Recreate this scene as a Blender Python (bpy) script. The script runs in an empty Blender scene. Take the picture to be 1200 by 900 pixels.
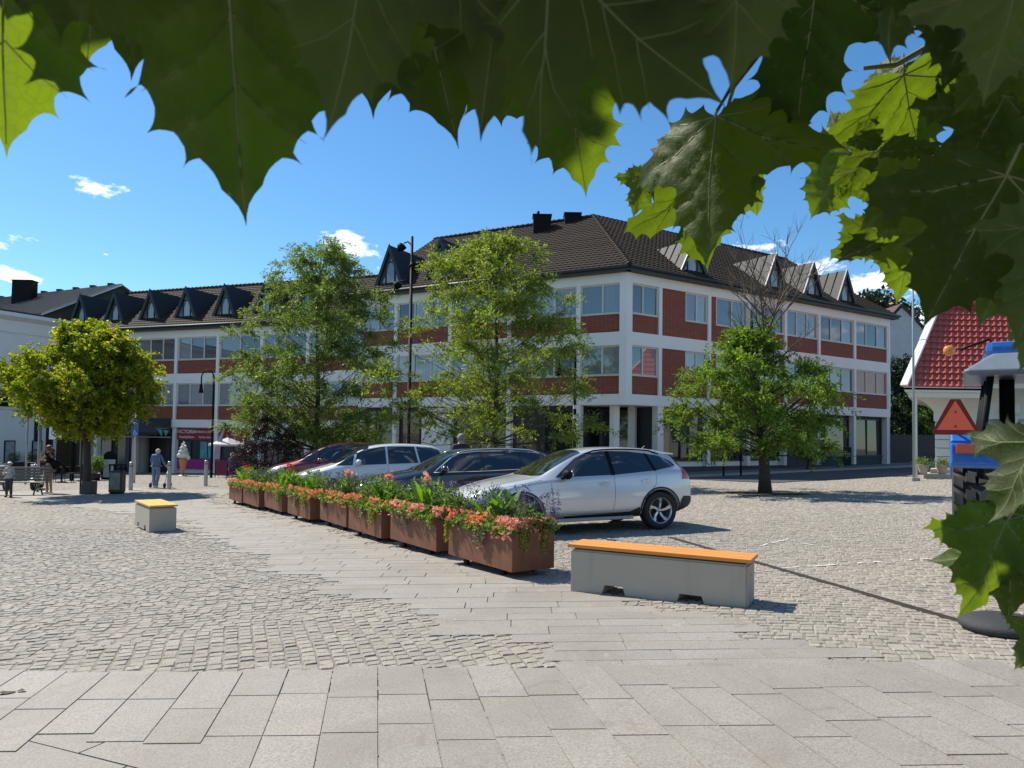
import bpy, bmesh, math, random
import numpy as np
from mathutils import Vector, Matrix, noise
from mathutils.bvhtree import BVHTree
from mathutils.geometry import delaunay_2d_cdt
PI = math.pi
random.seed(7)
rng = np.random.default_rng(7)
scene = bpy.context.scene
C = scene.collection

# ------------------------------------------------------------------ camera
FPX = 832.0
PITCH = math.radians(2.0)
ROLL = 0.014
SHIFT = 34.0
CAM = Vector((0, 0, 1.6))
fwd = Vector((0, math.cos(PITCH), math.sin(PITCH)))
r0 = Vector((1, 0, 0)); u0 = Vector((0, -math.sin(PITCH), math.cos(PITCH)))
right = r0 * math.cos(ROLL) + u0 * math.sin(ROLL)
up = u0 * math.cos(ROLL) - r0 * math.sin(ROLL)
cd = bpy.data.cameras.new('camera'); cam = bpy.data.objects.new('camera', cd); C.objects.link(cam)
cam.matrix_world = Matrix(((right.x, up.x, -fwd.x, CAM.x), (right.y, up.y, -fwd.y, CAM.y), (right.z, up.z, -fwd.z, CAM.z), (0, 0, 0, 1)))
cd.sensor_width = 36; cd.lens = FPX / 1200 * 36; cd.shift_y = SHIFT / 1200; cd.clip_start = 0.02; cd.clip_end = 5000
cd.dof.use_dof = True; cd.dof.focus_distance = 12; cd.dof.aperture_fstop = 20
scene.camera = cam

def ray(px, py):
    return (fwd + right * ((px - 600) / FPX) + up * ((450 - py + SHIFT) / FPX))
def P(px, py, Y):
    d = ray(px, py); return CAM + d * (Y / d.y)
def PD(px, py, dist):
    d = ray(px, py).normalized(); return CAM + d * dist
def gz(x, y):
    return 0.1 + 0.025 * x - 0.012 * y
def G(px, py, dz=0.0):
    d = ray(px, py)
    n = Vector((-0.025, 0.012, 1)); t = (0.1 + dz - n.dot(CAM)) / n.dot(d)
    return CAM + d * t

# ------------------------------------------------------------------ objects
def thing(name, label, cat, loc=(0, 0, 0), rotz=0, group=None):
    o = bpy.data.objects.new(name, None); C.objects.link(o); o.empty_display_size = 0.1
    o.location = loc; o.rotation_euler = (0, 0, rotz)
    tag(o, label, cat, group)
    return o
def tag(o, label=None, cat=None, group=None, kind=None):
    if label: o['label'] = label
    if cat: o['category'] = cat
    if group: o['group'] = group
    if kind: o['kind'] = kind
    return o
def copy_tree(o, parent=None):
    c = o.copy(); C.objects.link(c); c.parent = parent
    for ch in o.children: copy_tree(ch, c)
    return c

class MB:
    def __init__(s, xf=None):
        s.v = []; s.f = []; s.m = []; s.xf = xf; s.mi = 0; s.sm = []
        s.smooth = False
    def add(s, vs, fs, mi=None, xf=None, smooth=None):
        b = len(s.v)
        for p in vs:
            p = Vector(p)
            if xf is not None: p = xf @ p
            if s.xf is not None: p = s.xf @ p
            s.v.append(p)
        for f in fs:
            s.f.append([b + i for i in f]); s.m.append(s.mi if mi is None else mi); s.sm.append(s.smooth if smooth is None else smooth)
        return s
    def box(s, x0, x1, y0, y1, z0, z1, mi=None, xf=None, bev=0.0):
        if bev <= 0:
            vs = [(x, y, z) for z in (z0, z1) for y in (y0, y1) for x in (x0, x1)]
            return s.add(vs, [(0, 2, 3, 1), (4, 5, 7, 6), (0, 1, 5, 4), (2, 6, 7, 3), (0, 4, 6, 2), (1, 3, 7, 5)], mi, xf)
        bm = bmesh.new(); bmesh.ops.create_cube(bm, size=1)
        for v in bm.verts:
            v.co = Vector(((x0 + x1) / 2 + v.co.x * (x1 - x0), (y0 + y1) / 2 + v.co.y * (y1 - y0), (z0 + z1) / 2 + v.co.z * (z1 - z0)))
        bmesh.ops.bevel(bm, geom=bm.edges[:], offset=bev, segments=2, affect='EDGES', profile=0.6)
        bm.verts.index_update()
        s.add([v.co.copy() for v in bm.verts], [[v.index for v in f.verts] for f in bm.faces], mi, xf); bm.free()
        return s
    def prism(s, poly, z0, z1, mi=None, xf=None, axis='z'):
        n = len(poly)
        def mp(a, b, c):
            return (a, b, c) if axis == 'z' else ((a, c, b) if axis == 'y' else (c, a, b))
        vs = [mp(a, b, z0) for a, b in poly] + [mp(a, b, z1) for a, b in poly]
        fs = [list(range(n))[::-1], [n + i for i in range(n)]] + [(i, (i + 1) % n, n + (i + 1) % n, n + i) for i in range(n)]
        return s.add(vs, fs, mi, xf)
    def tube(s, pts, rad, n=8, mi=None, xf=None, caps=True, smooth=True):
        pts = [Vector(p) for p in pts]; k = len(pts)
        if not hasattr(rad, '__len__'): rad = [rad] * k
        vs = []; ref = None
        for i, p in enumerate(pts):
            t = (pts[min(i + 1, k - 1)] - pts[max(i - 1, 0)]);
            if t.length < 1e-9: t = Vector((0, 0, 1))
            t.normalize()
            if ref is None:
                ref = Vector((1, 0, 0)) if abs(t.x) < 0.8 else Vector((0, 1, 0))
            a = (ref - t * ref.dot(t)).normalized(); b = t.cross(a); ref = a
            for j in range(n):
                w = 2 * PI * j / n
                vs.append(p + (a * math.cos(w) + b * math.sin(w)) * rad[i])
        fs = [(i * n + j, i * n + (j + 1) % n, (i + 1) * n + (j + 1) % n, (i + 1) * n + j) for i in range(k - 1) for j in range(n)]
        s.add(vs, fs, mi, xf, smooth)
        if caps:
            s.f.append([len(s.v) - len(vs) + j for j in range(n)][::-1]); s.m.append(s.mi if mi is None else mi); s.sm.append(False)
            s.f.append([len(s.v) - n + j for j in range(n)]); s.m.append(s.mi if mi is None else mi); s.sm.append(False)
        return s
    def lathe(s, prof, n=24, mi=None, xf=None, smooth=True, close=False):
        vs = [(r * math.cos(2 * PI * j / n), r * math.sin(2 * PI * j / n), z) for r, z in prof for j in range(n)]
        k = len(prof)
        rr = range(k) if close else range(k - 1)
        fs = [(i * n + j, i * n + (j + 1) % n, ((i + 1) % k) * n + (j + 1) % n, ((i + 1) % k) * n + j) for i in rr for j in range(n)]
        return s.add(vs, fs, mi, xf, smooth)
    def ball(s, c, r, n=10, mi=None, xf=None, sc=(1, 1, 1)):
        pr = [(math.sin(PI * i / n) * 1.0, -math.cos(PI * i / n)) for i in range(n + 1)]
        m = Matrix.Translation(c) @ Matrix.Diagonal((r * sc[0], r * sc[1], r * sc[2], 1))
        return s.lathe([(max(a, 1e-4), b) for a, b in pr], max(8, int(n * 1.5)), mi, (xf @ m) if xf is not None else m)
    def build(s, name, mats, parent=None, recalc=True, world=False, uv=True):
        me = bpy.data.meshes.new(name)
        vs = s.v
        if world and parent is not None:
            L = Vector(parent.location); vs = [p - L for p in vs]
        me.from_pydata([tuple(p) for p in vs], [], s.f)
        if not isinstance(mats, (list, tuple)): mats = [mats]
        for m in mats: me.materials.append(m)
        me.polygons.foreach_set('material_index', s.m)
        me.polygons.foreach_set('use_smooth', s.sm)
        if recalc:
            bm = bmesh.new(); bm.from_mesh(me); bmesh.ops.recalc_face_normals(bm, faces=bm.faces[:]); bm.to_mesh(me); bm.free()
        me.update()
        if uv: auto_uv(me)
        o = bpy.data.objects.new(name, me); C.objects.link(o); o.parent = parent
        return o

def auto_uv(me):
    nv = len(me.vertices); nl = len(me.loops)
    if nl == 0: return
    co = np.empty(nv * 3); me.vertices.foreach_get('co', co); co = co.reshape(-1, 3)
    li = np.empty(nl, dtype=np.int64); me.loops.foreach_get('vertex_index', li)
    nf = len(me.polygons); no = np.empty(nf * 3); me.polygons.foreach_get('normal', no); no = no.reshape(-1, 3)
    lt = np.empty(nf, dtype=np.int64); me.polygons.foreach_get('loop_total', lt)
    N = np.repeat(no, lt, axis=0)
    u = np.stack([-N[:, 1], N[:, 0], np.zeros(len(N))], 1); l = np.linalg.norm(u, axis=1)
    flat = l < 0.15; u[flat] = (1, 0, 0); u /= np.linalg.norm(u, axis=1)[:, None]
    v = np.cross(N, u); p = co[li]
    uvs = np.stack([(p * u).sum(1), (p * v).sum(1)], 1)
    L = me.uv_layers.new(name='UVMap'); L.data.foreach_set('uv', uvs.ravel())

def mesh_np(name, verts, faces, mats, parent=None, kind=None, smooth=False, mi=None):
    """faces: (M,k) int array"""
    me = bpy.data.meshes.new(name); M, k = faces.shape
    me.vertices.add(len(verts)); me.vertices.foreach_set('co', np.ascontiguousarray(verts, dtype=np.float32).ravel())
    me.loops.add(M * k); me.loops.foreach_set('vertex_index', np.ascontiguousarray(faces, dtype=np.int32).ravel())
    me.polygons.add(M); me.polygons.foreach_set('loop_start', np.arange(0, M * k, k, dtype=np.int32))
    me.polygons.foreach_set('loop_total', np.full(M, k, dtype=np.int32))
    if not isinstance(mats, (list, tuple)): mats = [mats]
    for m in mats: me.materials.append(m)
    if mi is not None: me.polygons.foreach_set('material_index', mi.astype(np.int32))
    me.polygons.foreach_set('use_smooth', np.full(M, smooth))
    me.update(calc_edges=True); me.validate()
    o = bpy.data.objects.new(name, me); C.objects.link(o); o.parent = parent
    if kind: o['kind'] = kind
    return o

# ------------------------------------------------------------------ materials
def new_mat(name):
    m = bpy.data.materials.new(name); m.use_nodes = True
    nt = m.node_tree; b = nt.nodes['Principled BSDF']
    return m, nt, b
def setin(nt, node, key, val):
    if hasattr(val, 'is_output') or isinstance(val, bpy.types.NodeSocket): nt.links.new(val, node.inputs[key])
    else: node.inputs[key].default_value = val
def mathn(nt, op, a, b=None, c=None, clamp=False):
    n = nt.nodes.new('ShaderNodeMath'); n.operation = op; n.use_clamp = clamp
    for i, x in enumerate((a, b, c)):
        if x is None: continue
        setin(nt, n, i, x)
    return n.outputs[0]
def ramp(nt, fac, stops):
    n = nt.nodes.new('ShaderNodeValToRGB'); cr = n.color_ramp
    while len(cr.elements) < len(stops): cr.elements.new(0.5)
    for e, (p, c) in zip(cr.elements, stops):
        e.position = p; e.color = (c[0], c[1], c[2], 1)
    nt.links.new(fac, n.inputs[0]); return n.outputs[0]
def noise_t(nt, scale, detail=4, rough=0.55, coord='Object', dist=0.0, vec=None):
    n = nt.nodes.new('ShaderNodeTexNoise'); n.inputs['Scale'].default_value = scale; n.inputs['Detail'].default_value = detail
    n.inputs['Roughness'].default_value = rough; n.inputs['Distortion'].default_value = dist
    if vec is None:
        tc = nt.nodes.new('ShaderNodeTexCoord'); vec = tc.outputs[coord]
    nt.links.new(vec, n.inputs['Vector']); return n.outputs['Fac']
def mixc(nt, fac, a, b, mode='MIX'):
    n = nt.nodes.new('ShaderNodeMix'); n.data_type = 'RGBA'; n.blend_type = mode
    setin(nt, n, 0, fac)
    for k, x in ((6, a), (7, b)):
        if isinstance(x, bpy.types.NodeSocket): nt.links.new(x, n.inputs[k])
        else: n.inputs[k].default_value = (x[0], x[1], x[2], 1)
    return n.outputs[2]
def bump(nt, b, h, strength=0.3, dist=0.02):
    n = nt.nodes.new('ShaderNodeBump'); n.inputs['Strength'].default_value = strength; n.inputs['Distance'].default_value = dist
    nt.links.new(h, n.inputs['Height']); nt.links.new(n.outputs[0], b.inputs['Normal'])
def pm(name, col, rough=0.6, metal=0.0, var=0.12, scale=3.0, bstr=0.0, bscale=40.0, coat=0.0, ior=1.5, spec=0.5, island=0.0, objrand=0.0, bdist=0.01):
    m, nt, b = new_mat(name)
    b.inputs['Roughness'].default_value = rough; b.inputs['Metallic'].default_value = metal; b.inputs['IOR'].default_value = ior
    b.inputs['Specular IOR Level'].default_value = spec; b.inputs['Coat Weight'].default_value = coat
    fac = noise_t(nt, scale, 5)
    out = mixc(nt, fac, [c * (1 - var) for c in col], [min(1, c * (1 + var)) for c in col])
    if island:
        g = nt.nodes.new('ShaderNodeNewGeometry')
        k = mathn(nt, 'MULTIPLY_ADD', g.outputs['Random Per Island'], 2 * island, 1 - island)
        out = mixc(nt, 1.0, out, k, 'MULTIPLY')
    if objrand:
        g = nt.nodes.new('ShaderNodeObjectInfo')
        k = mathn(nt, 'MULTIPLY_ADD', g.outputs['Random'], 2 * objrand, 1 - objrand)
        out = mixc(nt, 1.0, out, k, 'MULTIPLY')
    nt.links.new(out, b.inputs['Base Color'])
    if bstr: bump(nt, b, noise_t(nt, bscale, 6, 0.6), bstr, bdist)
    return m
def leaf_mat(name, c1, c2, trans=0.45, rough=0.5, tcol=None, c3=None, spec=0.35):
    """thin leaf: diffuse/gloss plus light passing through; colour varies per leaf"""
    m, nt, b = new_mat(name)
    g = nt.nodes.new('ShaderNodeNewGeometry')
    st = [(0.0, c1), (1.0, c2)] if c3 is None else [(0.0, c1), (0.7, c2), (1.0, c3)]
    col = ramp(nt, g.outputs['Random Per Island'], st)
    nt.links.new(col, b.inputs['Base Color']); b.inputs['Roughness'].default_value = rough; b.inputs['Specular IOR Level'].default_value = spec
    t = nt.nodes.new('ShaderNodeBsdfTranslucent')
    tc = mixc(nt, 1.0, col, tcol or (1.5, 1.6, 0.5), 'MULTIPLY')
    nt.links.new(tc, t.inputs['Color'])
    mx = nt.nodes.new('ShaderNodeMixShader'); mx.inputs[0].default_value = trans
    nt.links.new(b.outputs[0], mx.inputs[1]); nt.links.new(t.outputs[0], mx.inputs[2])
    nt.links.new(mx.outputs[0], nt.nodes['Material Output'].inputs['Surface'])
    return m
def uvnode(nt):
    return nt.nodes.new('ShaderNodeTexCoord').outputs['UV']

M = {}
M['white'] = pm('white_render', (0.80, 0.785, 0.75), 0.75, var=0.08, scale=0.8, bstr=0.1, bscale=60)
M['white_old'] = pm('white_rough_render', (0.50, 0.52, 0.54), 0.85, var=0.10, scale=1.2, bstr=0.9, bscale=2.2, bdist=0.25)
M['white_paint'] = pm('white_paint', (0.78, 0.77, 0.74), 0.45, var=0.04)
M['cream'] = pm('cream_window_frame', (0.60, 0.58, 0.52), 0.45, var=0.04)
M['dark'] = pm('dark_metal', (0.022, 0.024, 0.026), 0.5, var=0.2)
M['black'] = pm('black_paint', (0.010, 0.010, 0.011), 0.6, var=0.1, spec=0.08)
M['rubber'] = pm('tyre_rubber', (0.022, 0.022, 0.023), 0.8, var=0.3, scale=20, bstr=0.2, bscale=120)
M['steel'] = pm('galvanised_steel', (0.42, 0.43, 0.44), 0.4, metal=0.7, var=0.15, scale=12)
M['grey_metal'] = pm('grey_metal', (0.30, 0.31, 0.32), 0.45, metal=0.4, var=0.1)
M['plinth'] = pm('dark_plinth', (0.05, 0.055, 0.065), 0.8, var=0.2, scale=2)
M['wood_board'] = pm('grey_fence_board', (0.07, 0.065, 0.06), 0.85, var=0.35, scale=6, bstr=0.3, bscale=30)
M['bark'] = pm('bark', (0.055, 0.042, 0.032), 0.9, var=0.4, scale=14, bstr=0.8, bscale=40, bdist=0.02)
M['twig'] = pm('twig_bark', (0.10, 0.075, 0.05), 0.8, var=0.3, scale=60)
M['skin'] = pm('skin', (0.50, 0.30, 0.21), 0.55, var=0.05)
M['skin_tan'] = pm('skin_tan', (0.40, 0.22, 0.15), 0.55, var=0.05)

def glass_mat(name, dark, light, ior=2.1, rough=0.03):
    m, nt, b = new_mat(name)
    oi = nt.nodes.new('ShaderNodeObjectInfo')
    tc = nt.nodes.new('ShaderNodeTexCoord')
    mp = nt.nodes.new('ShaderNodeMapping'); mp.inputs['Scale'].default_value = (14, 14, 0.6)
    nt.links.new(tc.outputs['Object'], mp.inputs[0])
    fold = noise_t(nt, 1.0, 2, vec=mp.outputs[0])
    k = mathn(nt, 'POWER', oi.outputs['Random'], 1.2)
    k2 = mathn(nt, 'MULTIPLY', k, mathn(nt, 'MULTIPLY_ADD', fold, 0.8, 0.45), clamp=True)
    nt.links.new(mixc(nt, k2, dark, light), b.inputs['Base Color'])
    b.inputs['Roughness'].default_value = rough; b.inputs['IOR'].default_value = ior
    return m
M['pane'] = glass_mat('window_pane', (0.02, 0.025, 0.03), (0.34, 0.36, 0.37), 2.2)
M['pane_dark'] = glass_mat('shop_pane', (0.012, 0.014, 0.016), (0.07, 0.07, 0.07), 1.7)
M['pane_blind'] = pm('pink_blind_pane', (0.33, 0.12, 0.09), 0.25, var=0.1, coat=0.5)
M['car_glass'] = pm('car_glass', (0.010, 0.012, 0.014), 0.03, var=0.0, ior=1.9, coat=0.3)

def brick_mat(name, c1, c2, mortar, sx=0.24, sy=0.078):
    m, nt, b = new_mat(name)
    br = nt.nodes.new('ShaderNodeTexBrick'); nt.links.new(uvnode(nt), br.inputs['Vector'])
    br.inputs['Scale'].default_value = 1.0; br.inputs['Brick Width'].default_value = sx; br.inputs['Row Height'].default_value = sy
    br.inputs['Mortar Size'].default_value = 0.007; br.inputs['Mortar Smooth'].default_value = 0.2; br.offset = 0.0
    br.inputs['Color1'].default_value = (*c1, 1); br.inputs['Color2'].default_value = (*c2, 1); br.inputs['Mortar'].default_value = (*mortar, 1)
    nt.links.new(mixc(nt, mathn(nt, 'MULTIPLY', noise_t(nt, 1.5, 4), 0.5), br.outputs['Color'], [x * 0.55 for x in c1]), b.inputs['Base Color'])
    b.inputs['Roughness'].default_value = 0.8
    bump(nt, b, mathn(nt, 'SUBTRACT', 1.0, br.outputs['Fac']), 0.5, 0.01)
    return m
M['brick'] = brick_mat('red_brick', (0.30, 0.068, 0.034), (0.21, 0.048, 0.026), (0.30, 0.17, 0.12))
def tile_mat(name, c1, c2, c3, rough=0.8, sc=2.5):
    m, nt, b = new_mat(name)
    g = nt.nodes.new('ShaderNodeNewGeometry')
    n = noise_t(nt, sc, 6, 0.7); n2 = noise_t(nt, sc * 9, 3, 0.6)
    col = mixc(nt, n2, mixc(nt, n, c1, c2), c3)
    nt.links.new(col, b.inputs['Base Color']); b.inputs['Roughness'].default_value = rough; b.inputs['Specular IOR Level'].default_value = 0.5 if rough < 0.5 else 0.12
    bump(nt, b, n2, 0.4, 0.02)
    return m
M['roof_brown'] = tile_mat('brown_roof_tile', (0.040, 0.029, 0.022), (0.078, 0.056, 0.041), (0.024, 0.019, 0.015))
M['roof_red'] = tile_mat('red_roof_tile', (0.44, 0.085, 0.055), (0.52, 0.12, 0.08), (0.30, 0.055, 0.04), 0.38, 1.0)
M['roof_grey'] = tile_mat('grey_corrugated_roof', (0.13, 0.125, 0.12), (0.19, 0.18, 0.17), (0.10, 0.10, 0.10))
M['slate_dark'] = pm('dark_dormer_cladding', (0.018, 0.017, 0.017), 0.7, var=0.35, scale=3)
M['zinc'] = pm('weathered_zinc', (0.065, 0.065, 0.063), 0.75, metal=0.1, var=0.8, scale=9, bstr=0.3, bscale=20)
M['trim_dark'] = pm('dark_teal_trim', (0.022, 0.030, 0.034), 0.6, var=0.2)
# ------------------------------------------------------------------ light, sky
SUN_DIR = Vector((-0.80, 0.60, 0)).normalized() * math.cos(math.radians(49)) + Vector((0, 0, math.sin(math.radians(49))))
sl = bpy.data.lights.new('sun', 'SUN'); sl.energy = 5.0; sl.angle = math.radians(0.5); sl.color = (1.0, 0.93, 0.81)
so = bpy.data.objects.new('sun', sl); C.objects.link(so); so.location = (-30, 20, 50)
so.rotation_euler = (-SUN_DIR).to_track_quat('-Z', 'Y').to_euler()
w = bpy.data.worlds.new('World'); scene.world = w; w.use_nodes = True
nt = w.node_tree; bg = nt.nodes['Background']; bg.inputs['Strength'].default_value = 0.105
sky = nt.nodes.new('ShaderNodeTexSky'); sky.sky_type = 'NISHITA'; sky.sun_disc = False
sky.sun_elevation = math.radians(49); sky.sun_rotation = math.atan2(SUN_DIR.x, SUN_DIR.y)
sky.air_density = 1.0; sky.dust_density = 0.15; sky.ozone_density = 3.5; sky.altitude = 50
tc = nt.nodes.new('ShaderNodeTexCoord'); vec = tc.outputs['Generated']
hs = nt.nodes.new('ShaderNodeHueSaturation'); hs.inputs['Saturation'].default_value = 1.16; hs.inputs['Value'].default_value = 1.0
nt.links.new(sky.outputs[0], hs.inputs['Color'])
nz = nt.nodes.new('ShaderNodeTexNoise'); nz.inputs['Scale'].default_value = 16; nz.inputs['Detail'].default_value = 9; nz.inputs['Roughness'].default_value = 0.62
mp = nt.nodes.new('ShaderNodeMapping'); mp.inputs['Scale'].default_value = (1, 1, 2.4); nt.links.new(vec, mp.inputs[0]); nt.links.new(mp.outputs[0], nz.inputs['Vector'])
def cloud(px, py, wpx, hpx, thr=0.0):
    d = ray(px, py).normalized()
    e1 = Vector((0, 0, 1)).cross(d).normalized(); e2 = d.cross(e1)
    def dot(e, k):
        n = nt.nodes.new('ShaderNodeVectorMath'); n.operation = 'DOT_PRODUCT'; nt.links.new(vec, n.inputs[0]); n.inputs[1].default_value = e
        return mathn(nt, 'MULTIPLY', n.outputs['Value'], k)
    a = dot(e1, FPX / wpx); b_ = dot(e2, FPX / hpx); f = dot(d, 1.0)
    r2 = mathn(nt, 'ADD', mathn(nt, 'MULTIPLY', a, a), mathn(nt, 'MULTIPLY', b_, b_))
    m = mathn(nt, 'SUBTRACT', 1.0 + thr, mathn(nt, 'SQRT', r2))
    return mathn(nt, 'MULTIPLY', m, mathn(nt, 'GREATER_THAN', f, 0.0))
cl = None
for spec in [(110, 222, 34, 13), (412, 290, 62, 27), (20, 325, 30, 9), (990, 312, 34, 12), (850, 300, 90, 22), (960, 330, 110, 26), (1030, 352, 80, 18), (1110, 338, 60, 16),
             (1060, 372, 90, 20), (88, 300, 9, 3), (124, 298, 7, 3), (-160, 300, 160, 40), (1330, 330, 160, 40)]:
    c = cloud(*spec); cl = c if cl is None else mathn(nt, 'MAXIMUM', cl, c)
# a few clouds elsewhere in the sky, which the windows mirror
nz2 = nt.nodes.new('ShaderNodeTexNoise'); nz2.inputs['Scale'].default_value = 2.6; nz2.inputs['Detail'].default_value = 8; nz2.inputs['Roughness'].default_value = 0.58; nt.links.new(mp.outputs[0], nz2.inputs['Vector'])
sp = nt.nodes.new('ShaderNodeSeparateXYZ'); nt.links.new(vec, sp.inputs[0])
back = mathn(nt, 'MULTIPLY', mathn(nt, 'MULTIPLY_ADD', sp.outputs['Y'], -2.0, -0.2, clamp=True), 1.0)
mback = mathn(nt, 'MULTIPLY', mathn(nt, 'MULTIPLY', mathn(nt, 'SUBTRACT', nz2.outputs['Fac'], 0.56), 9.0, clamp=True), back)
m1 = mathn(nt, 'MULTIPLY', mathn(nt, 'ADD', cl, mathn(nt, 'MULTIPLY', mathn(nt, 'SUBTRACT', nz.outputs['Fac'], 0.60), 4.2)), 2.6, clamp=True)
mask = mathn(nt, 'MAXIMUM', m1, mback)
ccol = mixc(nt, nz.outputs['Fac'], (7.0, 7.6, 8.6), (10.5, 10.5, 10.5))
tint = mixc(nt, 1.0, hs.outputs[0], (0.84, 1.02, 1.04), 'MULTIPLY')
nt.links.new(mixc(nt, mathn(nt, 'MULTIPLY', mask, 0.92), tint, ccol), bg.inputs['Color'])
scene.view_settings.view_transform = 'Standard'; scene.view_settings.look = 'None'; scene.view_settings.gamma = 1; scene.view_settings.use_curve_mapping = False
scene.view_settings.exposure = 0.52
cy = scene.cycles
cy.use_denoising = True; cy.max_bounces = 6; cy.transparent_max_bounces = 6; cy.caustics_reflective = False; cy.caustics_refractive = False
cy.use_adaptive_sampling = False; cy.sample_clamp_indirect = 6

# ------------------------------------------------------------------ ground
def sett_mat(name, c_lo, c_hi, joint=False):
    m, nt, b = new_mat(name)
    g = nt.nodes.new('ShaderNodeNewGeometry')
    col = ramp(nt, g.outputs['Random Per Island'], [(0, c_lo), (0.55, [(a + b_) / 2 for a, b_ in zip(c_lo, c_hi)]), (1, c_hi)])
    big = noise_t(nt, 0.35, 4); spk = noise_t(nt, 60, 3, 0.7)
    col = mixc(nt, ramp(nt, spk, [(0.42, (0, 0, 0)), (0.66, (0.6, 0.6, 0.6))]), col, (0.14, 0.12, 0.10))
    col = mixc(nt, mathn(nt, 'MULTIPLY', big, 0.28), col, [x * 0.6 for x in c_lo])
    nt.links.new(col, b.inputs['Base Color']); b.inputs['Roughness'].default_value = 0.85
    bump(nt, b, noise_t(nt, 38, 5, 0.7), 0.8, 0.012)
    return m
M['sett'] = sett_mat('granite_sett', (0.30, 0.267, 0.222), (0.41, 0.368, 0.31))
def slab_mat():
    m, nt, b = new_mat('granite_slab')
    g = nt.nodes.new('ShaderNodeNewGeometry')
    col = ramp(nt, g.outputs['Random Per Island'], [(0, (0.252, 0.232, 0.205)), (0.5, (0.285, 0.262, 0.232)), (1, (0.325, 0.30, 0.268))])
    spk = noise_t(nt, 75, 2, 0.9); spk2 = noise_t(nt, 190, 2, 0.8); blotch = noise_t(nt, 1.1, 6, 0.62, dist=0.8); fine = noise_t(nt, 7, 5, 0.65); stain = noise_t(nt, 2.6, 3, 0.5, dist=1.5)
    col = mixc(nt, ramp(nt, spk, [(0.40, (0, 0, 0)), (0.62, (0.8, 0.8, 0.8))]), col, (0.13, 0.115, 0.10))
    col = mixc(nt, ramp(nt, spk2, [(0.50, (0, 0, 0)), (0.70, (0.6, 0.6, 0.6))]), col, (0.44, 0.40, 0.35))
    col = mixc(nt, ramp(nt, blotch, [(0.44, (0, 0, 0)), (0.70, (0.5, 0.5, 0.5))]), col, (0.15, 0.13, 0.105))
    col = mixc(nt, ramp(nt, stain, [(0.66, (0, 0, 0)), (0.72, (0.45, 0.45, 0.45))]), col, (0.15, 0.13, 0.11))
    col = mixc(nt, mathn(nt, 'MULTIPLY', fine, 0.25), col, (0.38, 0.34, 0.29))
    nt.links.new(col, b.inputs['Base Color']); b.inputs['Roughness'].default_value = 0.75
    bump(nt, b, spk, 0.25, 0.003)
    return m
M['slab'] = slab_mat()
def base_mat():
    m, nt, b = new_mat('sanded_ground')
    tcn = nt.nodes.new('ShaderNodeTexCoord')
    v = nt.nodes.new('ShaderNodeTexVoronoi'); v.inputs['Scale'].default_value = 9.0; nt.links.new(tcn.outputs['Object'], v.inputs['Vector'])
    col = mixc(nt, mathn(nt, 'MULTIPLY', v.outputs['Distance'], 1.6, clamp=True), (0.30, 0.275, 0.24), (0.17, 0.155, 0.13))
    col = mixc(nt, mathn(nt, 'MULTIPLY', noise_t(nt, 0.3, 4), 0.4), col, (0.17, 0.155, 0.135))
    nt.links.new(col, b.inputs['Base Color']); b.inputs['Roughness'].default_value = 0.9
    return m
M['sand'] = base_mat()
M['asphalt'] = pm('asphalt', (0.055, 0.055, 0.058), 0.85, var=0.2, scale=2, bstr=0.4, bscale=90)
M['kerb'] = pm('kerb_stone', (0.30, 0.29, 0.27), 0.8, var=0.15, scale=5)
M['line'] = pm('worn_road_paint', (0.60, 0.60, 0.57), 0.7, var=0.25, scale=15)

b = MB(); S = 1500
# joint sand / far ground: one sheet to the horizon, ring-subdivided
xs = [-S, -300, -60, 60, 300, S]; ys = [-200, -5, 60, 300, S]
b.add([(x, y, gz(max(-60, min(60, x)), max(-5, min(60, y))) - 0.010) for y in ys for x in xs],
      [(j * 6 + i, j * 6 + i + 1, (j + 1) * 6 + i + 1, (j + 1) * 6 + i) for j in range(4) for i in range(5)])
tag(b.build('ground', M['sand']), kind='structure')

def in_view(x, y, pad=1.5):
    return np.abs(x) < 0.76 * y + pad
A = Vector((0.43, 7.9)); DIR = Vector((-0.585, 0.811))       # right edge of the slab path and its direction
def path_coords(x, y):
    dx, dy = x - A.x, y - A.y
    along = dx * DIR.x + dy * DIR.y; across = dx * DIR.y * -1 + dy * DIR.x  # + = left of the edge, seen along DIR
    return along, across
def zone_path(x, y):
    al, ac = path_coords(x, y)
    w_ = 1.95 + 0.10 * np.sin(al * 0.4) + np.where(al > 11, (al - 11) * 0.25, 0)
    inside = (ac > -0.02) & (ac < w_) & (y > 4.5) & (al < 26)
    cross = (y > 23.3 + 0.3 * x * 0 ) & (y < 27.0) & (x < -9.5) & (x > -24)
    return inside | cross
def zone_fore(x, y):
    al, ac = path_coords(x, y)
    return (y <= 4.78) & (ac > -0.1)
def zone_corner(x, y):
    return y < 3.92 - 0.21 * (x + 2.38) - np.where(x < -2.38, (-(x + 2.38)) * 0.9, 0)
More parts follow.
